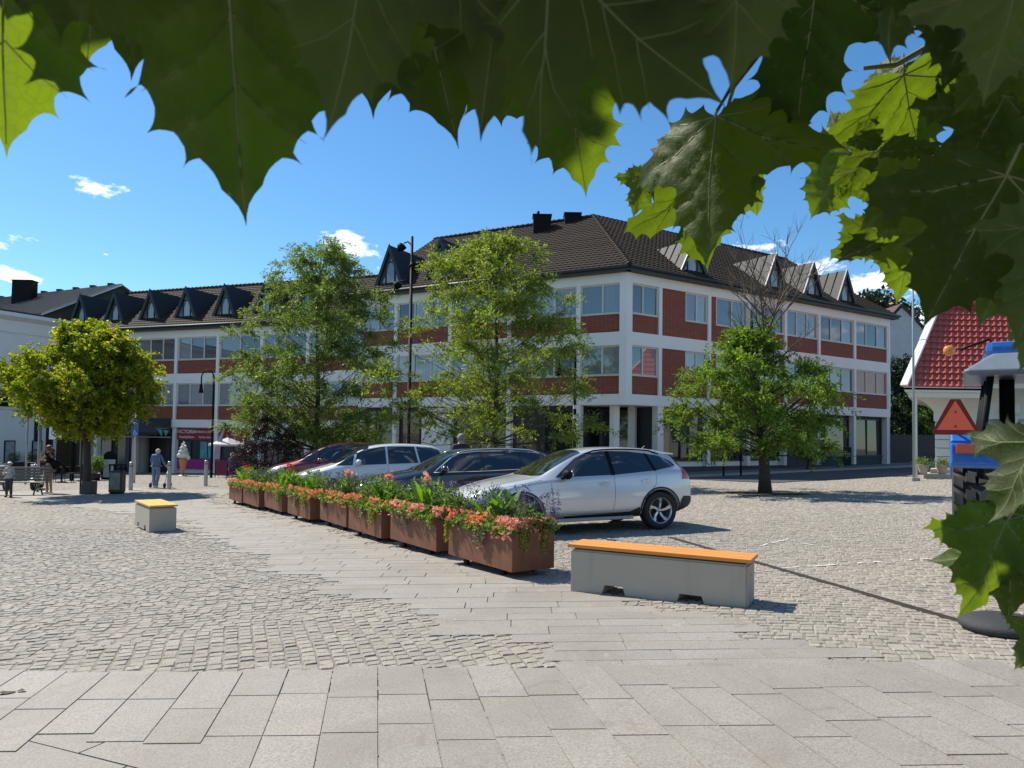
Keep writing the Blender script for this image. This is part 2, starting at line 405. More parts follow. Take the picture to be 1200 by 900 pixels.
def stones(u0, u1, v0, v1, du, dv, frame, rand_len=0.0, stagger=0.5, jit=0.0, gap=0.008, hz=0.004, tilt=0.0, seed=1, warp=None, keep=None, lift=0.0, bevel=0.008):
    """rows of stones; frame = (origin, U, V) in plan"""
    r = np.random.default_rng(seed); O, U, V = frame
    nv = int((v1 - v0) / dv); rows = []
    for j in range(nv):
        n = int((u1 - u0) / du) + 3
        L = du * (1 + rand_len * (r.random(n) - 0.5) * 2)
        e = u0 - du * r.random() * stagger + np.concatenate([[0], np.cumsum(L)])
        rows.append(np.stack([e[:-1], e[1:], np.full(n, v0 + j * dv), np.full(n, v0 + (j + 1) * dv)], 1))
    R = np.concatenate(rows); g = gap / 2
    cu = (R[:, 0] + R[:, 1]) / 2; cv = (R[:, 2] + R[:, 3]) / 2
    def plan(u, v):
        if warp is not None: u, v = warp(u, v)
        return O[0] + u * U[0] + v * V[0], O[1] + u * U[1] + v * V[1]
    cx, cy_ = plan(cu, cv); k = keep(cx, cy_) & in_view(cx, cy_); R = R[k]; n = len(R)
    u = np.stack([R[:, 0] + g, R[:, 1] - g, R[:, 1] - g, R[:, 0] + g], 1); v = np.stack([R[:, 2] + g, R[:, 2] + g, R[:, 3] - g, R[:, 3] - g], 1)
    u = u + (r.random(u.shape) - 0.5) * jit; v = v + (r.random(v.shape) - 0.5) * jit
    bx, by = plan(u, v)
    mx, my = bx.mean(1, keepdims=True), by.mean(1, keepdims=True)
    # bevel: top ring pulled in
    sz = np.minimum(du, dv); f = 1 - 2 * bevel / sz
    if du > 2.2 * dv or rand_len: 
        d_ = np.sqrt((bx - mx) ** 2 + (by - my) ** 2); f = 1 - 1.4 * bevel / d_
    tx, ty = mx + (bx - mx) * f, my + (by - my) * f
    h = (r.random((n, 1)) - 0.5) * 2 * hz + (r.random((n, 4)) - 0.5) * tilt + lift
    tz = gz(tx, ty) + h; bz = gz(bx, by) + h.mean(1, keepdims=True) * 0 + lift - 0.010; b2 = gz(bx, by) + lift - 0.030
    top = np.stack([tx, ty, tz], 2); mid = np.stack([bx, by, bz + h.mean(1, keepdims=True) - lift], 2); low = np.stack([bx, by, b2], 2)
    verts = np.concatenate([top, mid, low], 1).reshape(-1, 3)
    base = np.arange(n)[:, None] * 12
    q = [[0, 1, 2, 3]] + [[4 + i, 4 + (i + 1) % 4, (i + 1) % 4, i] for i in range(4)] + [[8 + i, 8 + (i + 1) % 4, 4 + (i + 1) % 4, 4 + i] for i in range(4)]
    faces = (base[:, :, None] + np.array(q)[None]).reshape(-1, 4)
    return verts, faces
def pave(name, parts, mat):
    vs, fs, o = [], [], 0
    for v, f in parts:
        vs.append(v); fs.append(f + o); o += len(v)
    ob = mesh_np(name, np.concatenate(vs), np.concatenate(fs), mat); tag(ob, kind='structure'); return ob
skew = ((0, 0), (1.0, 0.02), (-0.19, 1.0))
# foreground slabs: long side pointing away from the viewer -> rows run along the skewed axis
fore_frame = ((-0.19 * 4.84, 4.84), (0.19, -1.0), (1.0, 0.0))
corner_frame = ((-2.38, 3.92), (0.91, -0.41), (0.41, 0.91))
kf = lambda x, y: zone_fore(x, y - 0.5) & ~zone_corner(x, y + 0.28)
kc = lambda x, y: zone_corner(x, y - 0.65) & (y > 2.2)
kp = lambda x, y: zone_path(x, y)
fore = [stones(0.0, 3.2, -6.0, 7.0, 0.56, 0.302, fore_frame, 0.26, 0.22, 0, 0.006, 0.0008, 0.001, 3, keep=kf, bevel=0.002, lift=0.003),
        stones(-3.0, 6.0, -3.0, 1.5, 0.95, 0.40, corner_frame, 0.2, 1, 0, 0.006, 0.0012, 0.001, 4, keep=kc, bevel=0.003, lift=-0.002)]
pave('slab_pavement', fore, M['slab'])
pave('slab_path', [stones(-26, 8, 4.55, 32, 0.70, 0.235, ((0, 0), (1.0, 0.0), (0.0, 1.0)), 0.38, 1, 0, 0.005, 0.0012, 0.001, 5, keep=kp, bevel=0.002)], M['slab'])
def wl(u, v):
    return u + 0.05 * np.sin(v * 1.3), v + 0.02 * np.sin(u * 2.3 + 0.5 * np.sin(v * 0.7)) + 0.06 * np.sin(u * 0.6)
def wr(u, v):
    return u + 0.06 * np.sin(v * 1.1), v + 0.035 * np.sin(u * 1.5) + 0.15 * np.sin(u * 0.4)
def off_path(x, y):
    al, ac = path_coords(x, y)
    a_ = al; w_ = 1.95 + 0.10 * np.sin(a_ * 0.4) + np.where(a_ > 11, (a_ - 11) * 0.25, 0)
    deep = (ac > 0.50) & (ac < w_ - 0.45) & (y > 4.5) & (a_ < 25.5)
    return ~(deep | (y < 4.50) | ((y > 23.6) & (y < 26.7) & (x < -10) & (x > -23.5)))
al_ = lambda x, y: path_coords(x, y)[1]
split = lambda x, y: y > 6.9 + 0.62 * (x + 0.9) + 0.12 * np.sin(x * 2.1)
near_l = lambda x, y: off_path(x, y) & (al_(x, y) > 1.0) & (y < 14) & ~split(x, y - 0.05)
near_l2 = lambda x, y: off_path(x, y) & (al_(x, y) > 1.0) & (y < 14) & split(x, y + 0.05)
near_r = lambda x, y: off_path(x, y) & (al_(x, y) < 1.0) & (y < 14)
far_z = lambda x, y: off_path(x, y) & (y >= 14) & (y < 45)
ca, sa = math.cos(1.35), math.sin(1.35)
left_frame = ((0, 4.7), (-0.35, 0.94), (0.94, 0.35))
right_frame = ((0, 0), (0.97, -0.22), (0.22, 0.97))
st = [stones(-6, 8, -8, 6, 0.105, 0.105, left_frame, 0.16, 1, 0.014, 0.008, 0.004, 0.005, 6, wl, near_l, -0.004, 0.009),
      stones(-16, 6, 0, 20, 0.115, 0.100, ((0, 2), (0.96, 0.28), (-0.28, 0.96)), 0.2, 1, 0.020, 0.008, 0.004, 0.005, 16, wr, near_l2, -0.005, 0.009),
      stones(-10, 16, 0, 22, 0.115, 0.100, right_frame, 0.16, 1, 0.014, 0.008, 0.004, 0.005, 7, wr, near_r, -0.004, 0.009),
      stones(-40, 45, 14, 46, 0.16, 0.155, ((0, 0), (1, -0.05), (0.05, 1)), 0.15, 1, 0.02, 0.018, 0.006, 0.006, 8, wl, far_z, -0.005, 0.02)]
pave('cobblestone_paving', st, M['sett'])
print('paving verts', sum(len(v) for v, f in st))

# asphalt street with kerb in front of the office building
def strip(name, pts_a, pts_b, mat, z, world=True):
    b = MB(); n = len(pts_a)
    b.add([(p[0], p[1], gz(p[0], p[1]) + z) for p in pts_a + pts_b], [(i, i + 1, n + i + 1, n + i) for i in range(n - 1)])
    return b
CO = Vector((5.45, 34.0)); DR = Vector((0.843, 0.538)); DL = Vector((-0.88, 0.47)).normalized(); NR = Vector((0.538, -0.843)); NL = Vector((-0.47, -0.88)).normalized()
def fr(t, d): p = CO + DR * t + NR * d; return (p.x, p.y)
def fl(t, d): p = CO + DL * t + NL * d; return (p.x, p.y)
tag(strip('street', [fr(0, 8.3), fr(60, 8.3)], [fr(0, 3.0), fr(60, 3.0)], M['asphalt'], 0.012).build('street', M['asphalt']), kind='structure')
b = MB()
for (f, t1) in ((fr, 60),):
    a0, a1, c0, c1 = f(-3, 2.7), f(t1, 2.7), f(-3, -1), f(t1, -1)
    b.add([(p[0], p[1], gz(*p) + z) for z in (-0.1, 0.09) for p in (a0, a1, c1, c0)], [(0, 1, 5, 4), (1, 2, 6, 5), (2, 3, 7, 6), (3, 0, 4, 7), (4, 5, 6, 7)])
tag(b.build('pavement', M['plinth']), kind='structure')
bpy.data.objects['pavement'].data.materials[0] = pm('pavement_slabs', (0.16, 0.15, 0.14), 0.85, var=0.2, scale=1.5)
b = MB()
a0, a1, c0, c1 = fr(-3, 2.84), fr(60, 2.84), fr(-3, 2.703), fr(60, 2.703)
b.add([(p[0], p[1], gz(*p) + z) for z in (-0.1, 0.105) for p in (a0, a1, c1, c0)], [(0, 1, 5, 4), (1, 2, 6, 5), (2, 3, 7, 6), (3, 0, 4, 7), (4, 5, 6, 7)])
tag(b.build('kerb', M['kerb']), kind='structure')
# worn bay lines painted on the setts: broken dabs on stone tops
def bay_line(p, q, wid, name='road_marking'):
    b = MB(); p = Vector((p.x, p.y)); q = Vector((q.x, q.y)); d = (q - p).normalized(); n = Vector((-d.y, d.x)); L = (q - p).length; t = 0
    while t < L:
        l = 0.05 + random.random() * 0.10; o = (random.random() - 0.5) * 0.03
        if random.random() < 0.66:
            w_ = wid * (0.2 + 0.3 * random.random())
            c = [p + d * t + n * (o - w_), p + d * (t + l) + n * (o - w_ * (0.7 + random.random() * 0.5)), p + d * (t + l) + n * (o + w_ * (0.7 + random.random() * 0.5)), p + d * t + n * (o + w_)]
            b.add([(v.x, v.y, gz(v.x, v.y) + 0.006) for v in c], [(0, 1, 2, 3)])
        t += l + 0.012
    return b
b = bay_line(G(915, 666), G(1085, 655), 0.055); bb = bay_line(G(890, 640), G(922, 632), 0.05); b3 = bay_line(G(914, 633), G(965, 641), 0.05); b4 = bay_line(G(640, 673), G(668, 668), 0.04)
for x in (bb, b3, b4): b.add(x.v, x.f)
tag(b.build('road_marking', M['line']), kind='structure')
# ------------------------------------------------------------------ buildings
def frame(O, D, N, z=0):
    """local (s along, d outward, z up) -> world"""
    return Matrix(((D.x, N.x, 0, O.x), (D.y, N.y, 0, O.y), (0, 0, 1, z), (0, 0, 0, 1)))
FR = frame(CO, DR, NR); FL = frame(CO, DL, NL)
W0 = Vector((-19, 45.6)); DW = Vector((-0.945, 0.325)).normalized(); NW = Vector((-0.325, -0.945)).normalized()
FW = frame(W0, DW, NW)

def tile_roof(b, poly, tu=0.30, tv=0.36, amp=0.035, step=0.03, mi=0):
    """pantiles over a planar convex polygon (world points, first edge = eave): one corrugated strip per course"""
    p = [Vector(q) for q in poly]; n = (p[1] - p[0]).cross(p[2] - p[0]).normalized()
    if n.z < 0: n = -n
    U = (p[1] - p[0]).normalized(); V = n.cross(U)
    if V.z < 0: V = -V
    q = [((a - p[0]).dot(U), (a - p[0]).dot(V)) for a in p]
    vmax = max(a[1] for a in q)
    def span(v):
        xs = []
        for i in range(len(q)):
            (u0, v0), (u1, v1) = q[i], q[(i + 1) % len(q)]
            if abs(v1 - v0) < 1e-6:
                if abs(v - v0) < 1e-4: xs += [u0, u1]
                continue
            t = (v - v0) / (v1 - v0)
            if -1e-6 <= t <= 1 + 1e-6: xs.append(u0 + t * (u1 - u0))
        return (min(xs), max(xs)) if xs else (0, 0)
    v = 0.0
    while v < vmax - 0.02:
        v1 = min(v + tv, vmax - 1e-4)
        a0, a1 = span(v + 1e-4); c0, c1 = span(v1)
        lo, hi = min(a0, c0), max(a1, c1); k = int((hi - lo) / (tu / 4)) + 1
        i0 = math.floor(lo / (tu / 4)); us = [(i0 + i) * tu / 4 for i in range(k + 2)]
        vs = []; js = random.random() * 0.01
        for u in us:
            h = amp * (0.5 + 0.5 * math.sin(2 * PI * u / tu))
            ua = min(max(u, a0), a1); uc = min(max(u, c0), c1)
            vs.append(p[0] + U * ua + V * v + n * (h + step + js)); vs.append(p[0] + U * uc + V * v1 + n * (h * 0.8)); vs.append(p[0] + U * ua + V * v + n * (h * 0.5 - 0.01))
        m = len(us)
        fs = [(3 * i, 3 * i + 3, 3 * i + 4, 3 * i + 1) for i in range(m - 1)] + [(3 * i + 2, 3 * i + 5, 3 * i + 3, 3 * i) for i in range(m - 1)]
        b.add(vs, fs, mi)
        v += tv
    return b
def quad_roof(b, pts, th=0.16, mi=0):
    p = [Vector(q) for q in pts]; k = len(p)
    vs = [q.copy() for q in p] + [q - Vector((0, 0, th)) for q in p]
    b.add(vs, [list(range(k)), [k + i for i in range(k)][::-1]] + [(i, (i + 1) % k, k + (i + 1) % k, k + i) for i in range(k)], mi)

_win_cache = {}
def window(parent, F, s0, s1, z0, z1, panes=2, mat='cream', glass='pane', d=-0.10, name='window', blind=False, seed=None):
    """window frame mesh (child) with pane sub-part(s)"""
    b = MB(); w_ = s1 - s0; h = z1 - z0; f = 0.075
    b.box(0, w_, -0.05, 0.03, 0, f); b.box(0, w_, -0.05, 0.03, h - f, h); b.box(0, f, -0.05, 0.03, f, h - f); b.box(w_ - f, w_, -0.05, 0.03, f, h - f)
    for i in range(1, panes):
        x = w_ * i / panes; b.box(x - f * 0.55, x + f * 0.55, -0.05, 0.035, f, h - f)
    b.box(-0.04, w_ + 0.04, 0.032, 0.10, -0.035, 0.015)
    L = Matrix.Translation(Vector(F.translation) - Vector(parent.location)) @ F.to_3x3().to_4x4() @ Matrix.Translation((s0, d, z0))
    o = b.build(name, M[mat], parent); o.matrix_local = L
    for i in range(panes):
        g = MB(); x0 = w_ * i / panes + f * 0.5; x1 = w_ * (i + 1) / panes - f * 0.5
        g.add([(x0, -0.012, f * 0.8), (x1, -0.012, f * 0.8), (x1, -0.012, h - f * 0.8), (x0, -0.012, h - f * 0.8)], [(0, 1, 2, 3)])
        # panes are never quite coplanar
        a = (random.random() - 0.5) * 0.03; c = (random.random() - 0.5) * 0.03
        for vtx in g.v: vtx.y += (vtx.x - (x0 + x1) / 2) * a + (vtx.z - h / 2) * c
        g.build('pane', M['pane_blind'] if blind else M[glass], o)
    return o
def panel(parent, F, s0, s1, z0, z1, d=-0.06, mat='brick', name='brick_panel', th=0.08):
    b = MB(); b.box(0, s1 - s0, -th, 0, 0, z1 - z0)
    o = b.build(name, M[mat], parent)
    o.matrix_local = Matrix.Translation(Vector(F.translation) - Vector(parent.location)) @ F.to_3x3().to_4x4() @ Matrix.Translation((s0, d, z0))
    return o
def dormer(parent, F, s, dfront, z0, w_, h, depth, roof_mat, trim, hw=None):
    """A-frame dormer: steep gable with a glazed front, its ridge running back into the roof"""
    X = Matrix.Translation(-Vector(parent.location)) @ F
    b = MB(X)
    hw = w_ / 2
    a, c, t = (s - hw, z0), (s + hw, z0), (s, z0 + h)
    d0, d1 = dfront + 0.12, dfront - depth
    # two roof planes (slabs)
    for sx in (-1, 1):
        e = (s + sx * (hw + 0.12), z0 - 0.25); th = 0.10
        vs = [(e[0], d0, e[1]), (s, d0, t[1] + 0.12), (s, d1, t[1] + 0.12), (e[0], d1, e[1]),
              (e[0] - sx * th * 1.1, d0, e[1]), (s, d0, t[1] - 0.14), (s, d1, t[1] - 0.14), (e[0] - sx * th * 1.1, d1, e[1])]
        b.add(vs, [(0, 1, 2, 3), (4, 5, 6, 7), (0, 1, 5, 4), (2, 3, 7, 6), (0, 3, 7, 4)])
    if roof_mat == 'zinc':
        for sx in (-1, 1):
            for k in range(1, 8):
                dd = d0 - k * 0.62
                if dd < d1: break
                b.tube([(s + sx * (hw + 0.10), dd, z0 - 0.2), (s + sx * 0.02, dd, t[1] + 0.14)], 0.028, 4, smooth=False, mi=1)
    dm = b.build('dormer', [M[roof_mat], M['dark']], parent)
    # bargeboards
    b = MB(X)
    for sx in (-1, 1):
        vs = []
        for dd in (dfront + 0.10, dfront + 0.19):
            vs += [(s + sx * (hw + 0.14), dd, z0 - 0.28), (s, dd, t[1] + 0.18), (s, dd, t[1] - 0.22), (s + sx * (hw - 0.08), dd, z0 - 0.28)]
        b.add(vs, [(0, 1, 2, 3), (4, 5, 6, 7), (0, 1, 5, 4), (1, 2, 6, 5), (2, 3, 7, 6), (3, 0, 4, 7)])
    bb = b.build('bargeboard', M[trim], dm)
    # glazed front: tri glass with a central rectangle frame
    b = MB(X); yy = dfront - 0.02
    b.add([(a[0] + 0.05, yy, a[1]), (c[0] - 0.05, yy, c[1]), (t[0], yy, t[1] - 0.15)], [(0, 1, 2)])
    b.build('dormer_glass', M['pane'], dm)
    b = MB(X); cw = w_ * 0.17; ch = h * 0.60; ff = 0.035
    for x in (-cw, cw): b.box(s + x - ff, s + x + ff, yy - 0.02, yy + 0.05, z0, z0 + ch)
    b.box(s - cw, s + cw, yy - 0.02, yy + 0.05, z0 + ch - ff, z0 + ch + ff); b.box(s - hw + 0.1, s + hw - 0.1, yy - 0.02, yy + 0.06, z0 - 0.02, z0 + 0.07)
    b.build('dormer_window', M['trim_dark'], dm)
    return dm

def facade_levels(drop): 
    return dict(top=9.86 - drop, w2t=9.20 - drop, w2b=7.72 - drop, b2b=6.81 - drop, w1t=6.17 - drop, w1b=4.71 - drop, b1b=3.79 - drop, bot=3.28 - drop)
def facade(parent, F, edges, bays, drop, length, first_w=0.15):
    """edges: pillar centres; bays: list of kinds"""
    z = facade_levels(drop)
    b = MB(Matrix.Translation(-Vector(parent.location)) @ F)
    s0, s1 = 0.0, length
    b.box(s0, s1, -0.30, 0.02, z['w2t'], z['top']); b.box(s0, s1, -0.30, 0.02, z['w1t'], z['b2b']); b.box(s0, s1, -0.30, 0.02, z['bot'], z['b1b'])
    b.build('wall_band', M['white'], parent)
    for e in edges:
        b = MB(Matrix.Translation(-Vector(parent.location)) @ F); hw = 0.11
        for za, zb in ((z['w2t'], z['b2b']), (z['w1t'], z['b1b'])):
            b.box(max(e - hw, 0), min(e + hw, length), -0.30, 0.035, zb + 0.001, za - 0.001)
        b.build('pillar', M['white'], parent)
    for i, kind in enumerate(bays):
        a, c = edges[i] + 0.11, edges[i + 1] - 0.11
        a = max(a, 0.11); w_ = c - a
        for fl_, (wb, wt, bb) in enumerate(((z['w2b'], z['w2t'], z['b2b']), (z['w1b'], z['w1t'], z['b1b']))):
            if kind[0] == 'b':
                k = a + w_ * float(kind[1:4]); panel(parent, F, a, k, bb, wt); panel(parent, F, k, c, bb, wb - 0.03)
                window(parent, F, k, c, wb, wt, 2)
            else:
                panel(parent, F, a, c, bb, wb - 0.03)
                window(parent, F, a, c, wb, wt, int(kind[1]), blind=(kind.endswith('p') and fl_ == 1))
    return z

# ---- main corner block
off = thing('office_building', 'white three-storey corner office building with red brick panels and brown tiled roof', 'building', (CO.x, CO.y, gz(*CO)))
zm = facade(off, FR, [0.0, 2.22, 5.75, 8.9, 12.05, 15.2, 18.85, 22.7], ['w2', 'b.52', 'b.16', 'w3', 'w3', 'w3', 'w3p'], 0.0, 22.78)
zl = facade(off, FL, [0.0, 2.5, 6.4, 10.1, 13.8, 16.4], ['w2', 'w3', 'w3', 'w3', 'w2'], 0.0, 16.5)
LEN_R, LEN_L = 22.78, 16.5
inR, inL = -NR, -NL
def pt(f, t, d): return Vector((*f(t, d), 0))
bis = Vector((-0.076, 1.17))
EndR0 = pt(fr, LEN_R, -0.02); EndRb = pt(fr, LEN_R, -16); EndL0 = pt(fl, LEN_L, -0.02); EndLb = pt(fl, LEN_L, -16); Cb = Vector((CO.x + bis.x * 16, CO.y + bis.y * 16, 0)); C0 = Vector((CO.x + bis.x * 0.30, CO.y + bis.y * 0.30, 0))
off_T = Matrix.Translation(-Vector(off.location))
b = MB(off_T)
b.prism([(p.x, p.y) for p in (pt(fl, LEN_L, -0.30), C0, pt(fr, LEN_R, -0.30), EndRb, Cb, EndLb)], 3.30, 9.84)
# gable end walls up to the ridge
for f, L in ((fr, LEN_R), (fl, LEN_L)):
    e0, e1, e2 = pt(f, L - 0.02, 0.0), pt(f, L - 0.02, -8), pt(f, L - 0.02, -16); g0 = pt(f, L - 0.32, 0.0); g1 = pt(f, L - 0.32, -8); g2 = pt(f, L - 0.32, -16)
    vs = [Vector((p.x, p.y, z)) for p, z in ((e0, -1), (e0, 9.84), (e1, 15.2), (e2, 9.84), (e2, -1), (g0, -1), (g0, 9.84), (g1, 15.2), (g2, 9.84), (g2, -1))]
    b.add(vs, [(0, 1, 2, 3, 4), (9, 8, 7, 6, 5), (0, 1, 6, 5), (1, 2, 7, 6), (2, 3, 8, 7), (3, 4, 9, 8)])
b.build('wall', M['white'], off)
# corner pier (both facades meet)
b = MB(off_T)
for f in (fr, fl):
    pass
c = [fl(0.34, 0.045), (CO.x - bis.x * 0.045, CO.y - bis.y * 0.045), fr(0.34, 0.045), fr(0.34, -0.28), fl(0.34, -0.28)]
b.prism(c, 3.27, 9.85); b.build('corner_pillar', M['white'], off)
# ground floor: recessed glazed shopfronts, free columns at the corner entrance
b = MB(off_T); rec = 0.38; deep = 2.4
poly = [pt(fl, LEN_L, -rec), pt(fl, 2.55, -rec), pt(fl, 2.55, -deep), Vector((CO.x + bis.x * deep, CO.y + bis.y * deep, 0)), pt(fr, 2.3, -deep), pt(fr, 2.3, -rec), pt(fr, LEN_R - 0.35, -rec), pt(fr, LEN_R - 0.35, -15.5), Vector((Cb.x, Cb.y - 1, 0)), pt(fl, LEN_L, -15.5)]
b.prism([(p.x, p.y) for p in poly], -1.6, 3.25)
b.build('shop_core', M['plinth'], off)
b = MB(off_T)
soff = [pt(fl, LEN_L, 0.0), pt(fl, 0, 0), pt(fr, LEN_R, 0.0), pt(fr, LEN_R, -3.0), Vector((CO.x + bis.x * 3, CO.y + bis.y * 3, 0)), pt(fl, LEN_L, -3.0)]
b.prism([(p.x, p.y) for p in soff], 3.262, 3.278); b.build('soffit', M['white'], off)
def shopfront(parent, F, s0, s1, z0, z1, cols, d=-0.34, glass='pane_dark', transom=True, frame_m='dark'):
    o = window(parent, F, s0, s1, z0, z1, cols, frame_m, glass, d, 'shop_window')
    return o
for i, (a, c, n) in enumerate(((2.62, 6.3, 2), (6.5, 10.0, 2), (12.2, 13.7, 1), (13.9, 16.35, 2))):
    shopfront(off, FL, a, c, 0.15 - a * 0.03, 3.10, n)
panel(off, FL, 10.1, 12.1, -0.6, 3.2, -0.30, 'white', 'wall_panel')
for a, c, n in ((2.4, 5.6, 2), (5.9, 8.75, 2), (9.05, 11.9, 2), (16.2, 18.7, 1), (19.0, 22.3, 2)):
    z0 = 0.55 if a < 12 else 0.75
    o = shopfront(off, FR, a, c, z0, 3.12, n)
    if a < 12: panel(off, FR, a, c, 0.25, z0 - 0.03, -0.30, 'white', 'wall_panel')
panel(off, FR, 12.2, 15.0, 0.2, 3.1, -0.30, 'plinth', 'entrance_door')
panel(off, FR, 2.35, 22.4, -0.9, 0.24, -0.22, 'plinth', 'plinth')
for e in (5.75, 8.9, 12.05, 15.2, 18.85): panel(off, FR, e - 0.12, e + 0.12, 0.26, 3.26, -0.0, 'white', 'column', 0.34)
panel(off, FR, 22.42, 22.76, -0.5, 3.26, -0.0, 'white', 'column', 0.34)
for e in (0.30, ): panel(off, FL, e - 0.02, e + 0.34, -1, 3.26, -2.2, 'white', 'column', 0.34)
panel(off, FR, 2.1, 2.5, -1, 3.26, -0.0, 'white', 'column', 0.4)
panel(off, FL, 2.35, 2.75, -1, 3.26, -0.0, 'white', 'column', 0.4)
panel(off, FR, 0.05, 0.4, -1, 3.26, -0.9, 'white', 'column', 0.34)
for e in (6.4, 10.1, 13.8): panel(off, FL, e - 0.13, e + 0.13, -1, 3.26, -0.0, 'white', 'column', 0.34)
# entrance glazing in the corner recess
window(off, FL, 0.3, 2.5, -0.4, 3.1, 2, 'dark', 'pane_dark', -2.33, 'entrance_door')
window(off, FR, 0.3, 2.25, -0.4, 3.1, 3, 'dark', 'pane_dark', -2.33, 'entrance_door')
# roof
ez = 9.88; ov = 0.42; rz = 15.3
def zp(p, z): return Vector((p[0], p[1], z))
Ce = zp((CO.x - bis.x * ov, CO.y - bis.y * ov), ez); Cr = zp((CO.x + bis.x * 8, CO.y + bis.y * 8), rz); Cbk = zp((Cb.x, Cb.y), ez)
Re, Rr, Rb = zp(fr(LEN_R + 0.35, ov), ez), zp(fr(LEN_R + 0.35, -8), rz), zp(fr(LEN_R + 0.35, -16), ez)
Le, Lr, Lb = zp(fl(LEN_L + 0.3, ov), ez), zp(fl(LEN_L + 0.3, -8), rz), zp(fl(LEN_L + 0.3, -16), ez)
b = MB(off_T)
tile_roof(b, [Ce, Re, Rr, Cr]); tile_roof(b, [Le, Ce, Cr, Lr])
for q in ([Cbk, Rb, Rr, Cr], [Lb, Cbk, Cr, Lr]): quad_roof(b, q)
for q in ([Ce, Re, Rr, Cr], [Le, Ce, Cr, Lr]): quad_roof(b, [v - Vector((0, 0, 0.03)) for v in q], 0.14, 1)
roof = b.build('roof', [M['roof_brown'], M['dark']], off)
b = MB(off_T)
for p, q in ((Ce, Cr), (Cr, Rr), (Cr, Lr)):
    n = int((q - p).length / 0.36)
    for i in range(n):
        a = p.lerp(q, i / n); c = p.lerp(q, (i + 0.97) / n)
        b.tube([a + Vector((0, 0, 0.05)), c + Vector((0, 0, 0.03))], [0.14, 0.11], 7, smooth=False)
b.build('ridge_tile', M['roof_brown'], roof)
b = MB(off_T)
for p, q, N in ((Ce, Re, NR), (Le, Ce, NL)):
    n3 = Vector((N.x, N.y, 0)); D = (q - p)
    b.add([p + n3 * 0.02 + Vector((0, 0, z)) for z in (-0.20, 0.03)] + [q + n3 * 0.02 + Vector((0, 0, z)) for z in (-0.20, 0.03)] + [p - n3 * 0.45 + Vector((0, 0, -0.20)), q - n3 * 0.45 + Vector((0, 0, -0.20))], [(0, 1, 3, 2), (0, 2, 5, 4)])
    b.tube([p + n3 * 0.09 + Vector((0, 0, -0.02)), q + n3 * 0.09 + Vector((0, 0, -0.02))], 0.075, 8)
b.build('gutter', M['dark'], off)
for t in (4.6, 11.3, 14.8, 18.2): dormer(off, FR, t + 0.4, -0.5, 10.35, 2.1, 1.75 if t < 5 else 1.98, 3.4, 'zinc', 'dark')
for t in (10.8, 14.4): dormer(off, FL, t + 0.35, -0.6, 10.55, 1.95, 2.15, 3.5, 'slate_dark', 'trim_dark')
for px0, px1, pyt, pyb, Y in ((625, 646, 252, 267, 43.2), (662, 681, 250, 260, 43.4)):
    p0 = P(px0, pyb, Y); p1 = P(px1, pyt, Y)
    b = MB(off_T); b.box(p0.x, p1.x, Y, Y + 0.9, p0.z - 0.8, p1.z, bev=0.03); b.box(p0.x - 0.05, p1.x + 0.05, Y - 0.05, Y + 0.95, p1.z, p1.z + 0.06)
    if px0 < 650: b.tube([(p0.x + 0.3, Y + 0.4, p1.z), (p0.x + 0.3, Y + 0.4, p1.z + 0.35)], 0.09)
    b.build('chimney', M['black'], off)
# small roof hatch glinting behind tree
# projecting white shop sign on the street side
sg = thing('projecting_sign', 'blank pale projecting sign box above the shop windows beside the small tree', 'sign', (*fr(15.3, 0.05), 4.35))
b = MB(); b.box(-0.06, 0.06, -0.9, 0, -0.33, 0.33, bev=0.015)
o = b.build('sign_box', M['white_paint'], sg); sg.rotation_euler = (0, 0, math.atan2(NR.y, NR.x) + PI / 2)
b = MB(); b.tube([(0, 0.02, 0.2), (0, -0.3, 0.2)], 0.02); b.build('bracket', M['dark'], sg)

# ---- lower wing, stepping down the slope
wing = thing('shop_wing', 'lower white wing with brick panels, A-frame dormers and red shopfront', 'building', (W0.x, W0.y, gz(*W0)))
DROP = 1.3; FWo = frame(W0 - DW * 10.9, DW, NW); wl_len = 26.4
ed = [0, 4.1, 7.5, 10.9, 14.3, 17.7, 21.1, 24.5]
facade(wing, FWo, ed, ['w3', 'w2', 'w2', 'w3', 'w3', 'w3', 'w3'], DROP, 24.6)
wT = Matrix.Translation(-Vector(wing.location))
b = MB(wT @ FWo); b.box(0.0, 24.6, -11, -0.301, 1.95, 8.54); b.box(0, 24.6, -11, -1.6, -2.5, 1.96)
b.box(0, 14.2, -1.6, -0.36, -2.5, 1.96)
b.build('wall', M['white'], wing)
b = MB(wT @ FWo); b.box(14.22, 24.6, -1.59, -1.5, -2.5, 1.96); b.build('arcade_wall', M['plinth'], wing)
e0 = FWo @ Vector((-0.2, 0.42, 8.58)); e1 = FWo @ Vector((24.9, 0.42, 8.58)); r1 = FWo @ Vector((24.9, -5.5, 12.45)); r0_ = FWo @ Vector((-0.2, -5.5, 12.45)); b0 = FWo @ Vector((-0.2, -11.4, 8.58)); b1 = FWo @ Vector((24.9, -11.4, 8.58))
b = MB(wT); tile_roof(b, [e0, e1, r1, r0_]); quad_roof(b, [b1, b0, r0_, r1]); quad_roof(b, [v - Vector((0, 0, 0.03)) for v in (e0, e1, r1, r0_)], 0.14, 1)
gv = [FWo @ Vector(v) for v in ((24.58, 0, 8.5), (24.58, -11, 8.5), (24.58, -5.5, 12.35), (24.4, 0, 8.5), (24.4, -11, 8.5), (24.4, -5.5, 12.35))]
b.add(gv, [(0, 1, 2), (3, 4, 5), (0, 2, 5, 3), (1, 2, 5, 4)], 1)
rf = b.build('roof', [M['roof_brown'], M['dark']], wing)
b = MB(wT)
n = 68
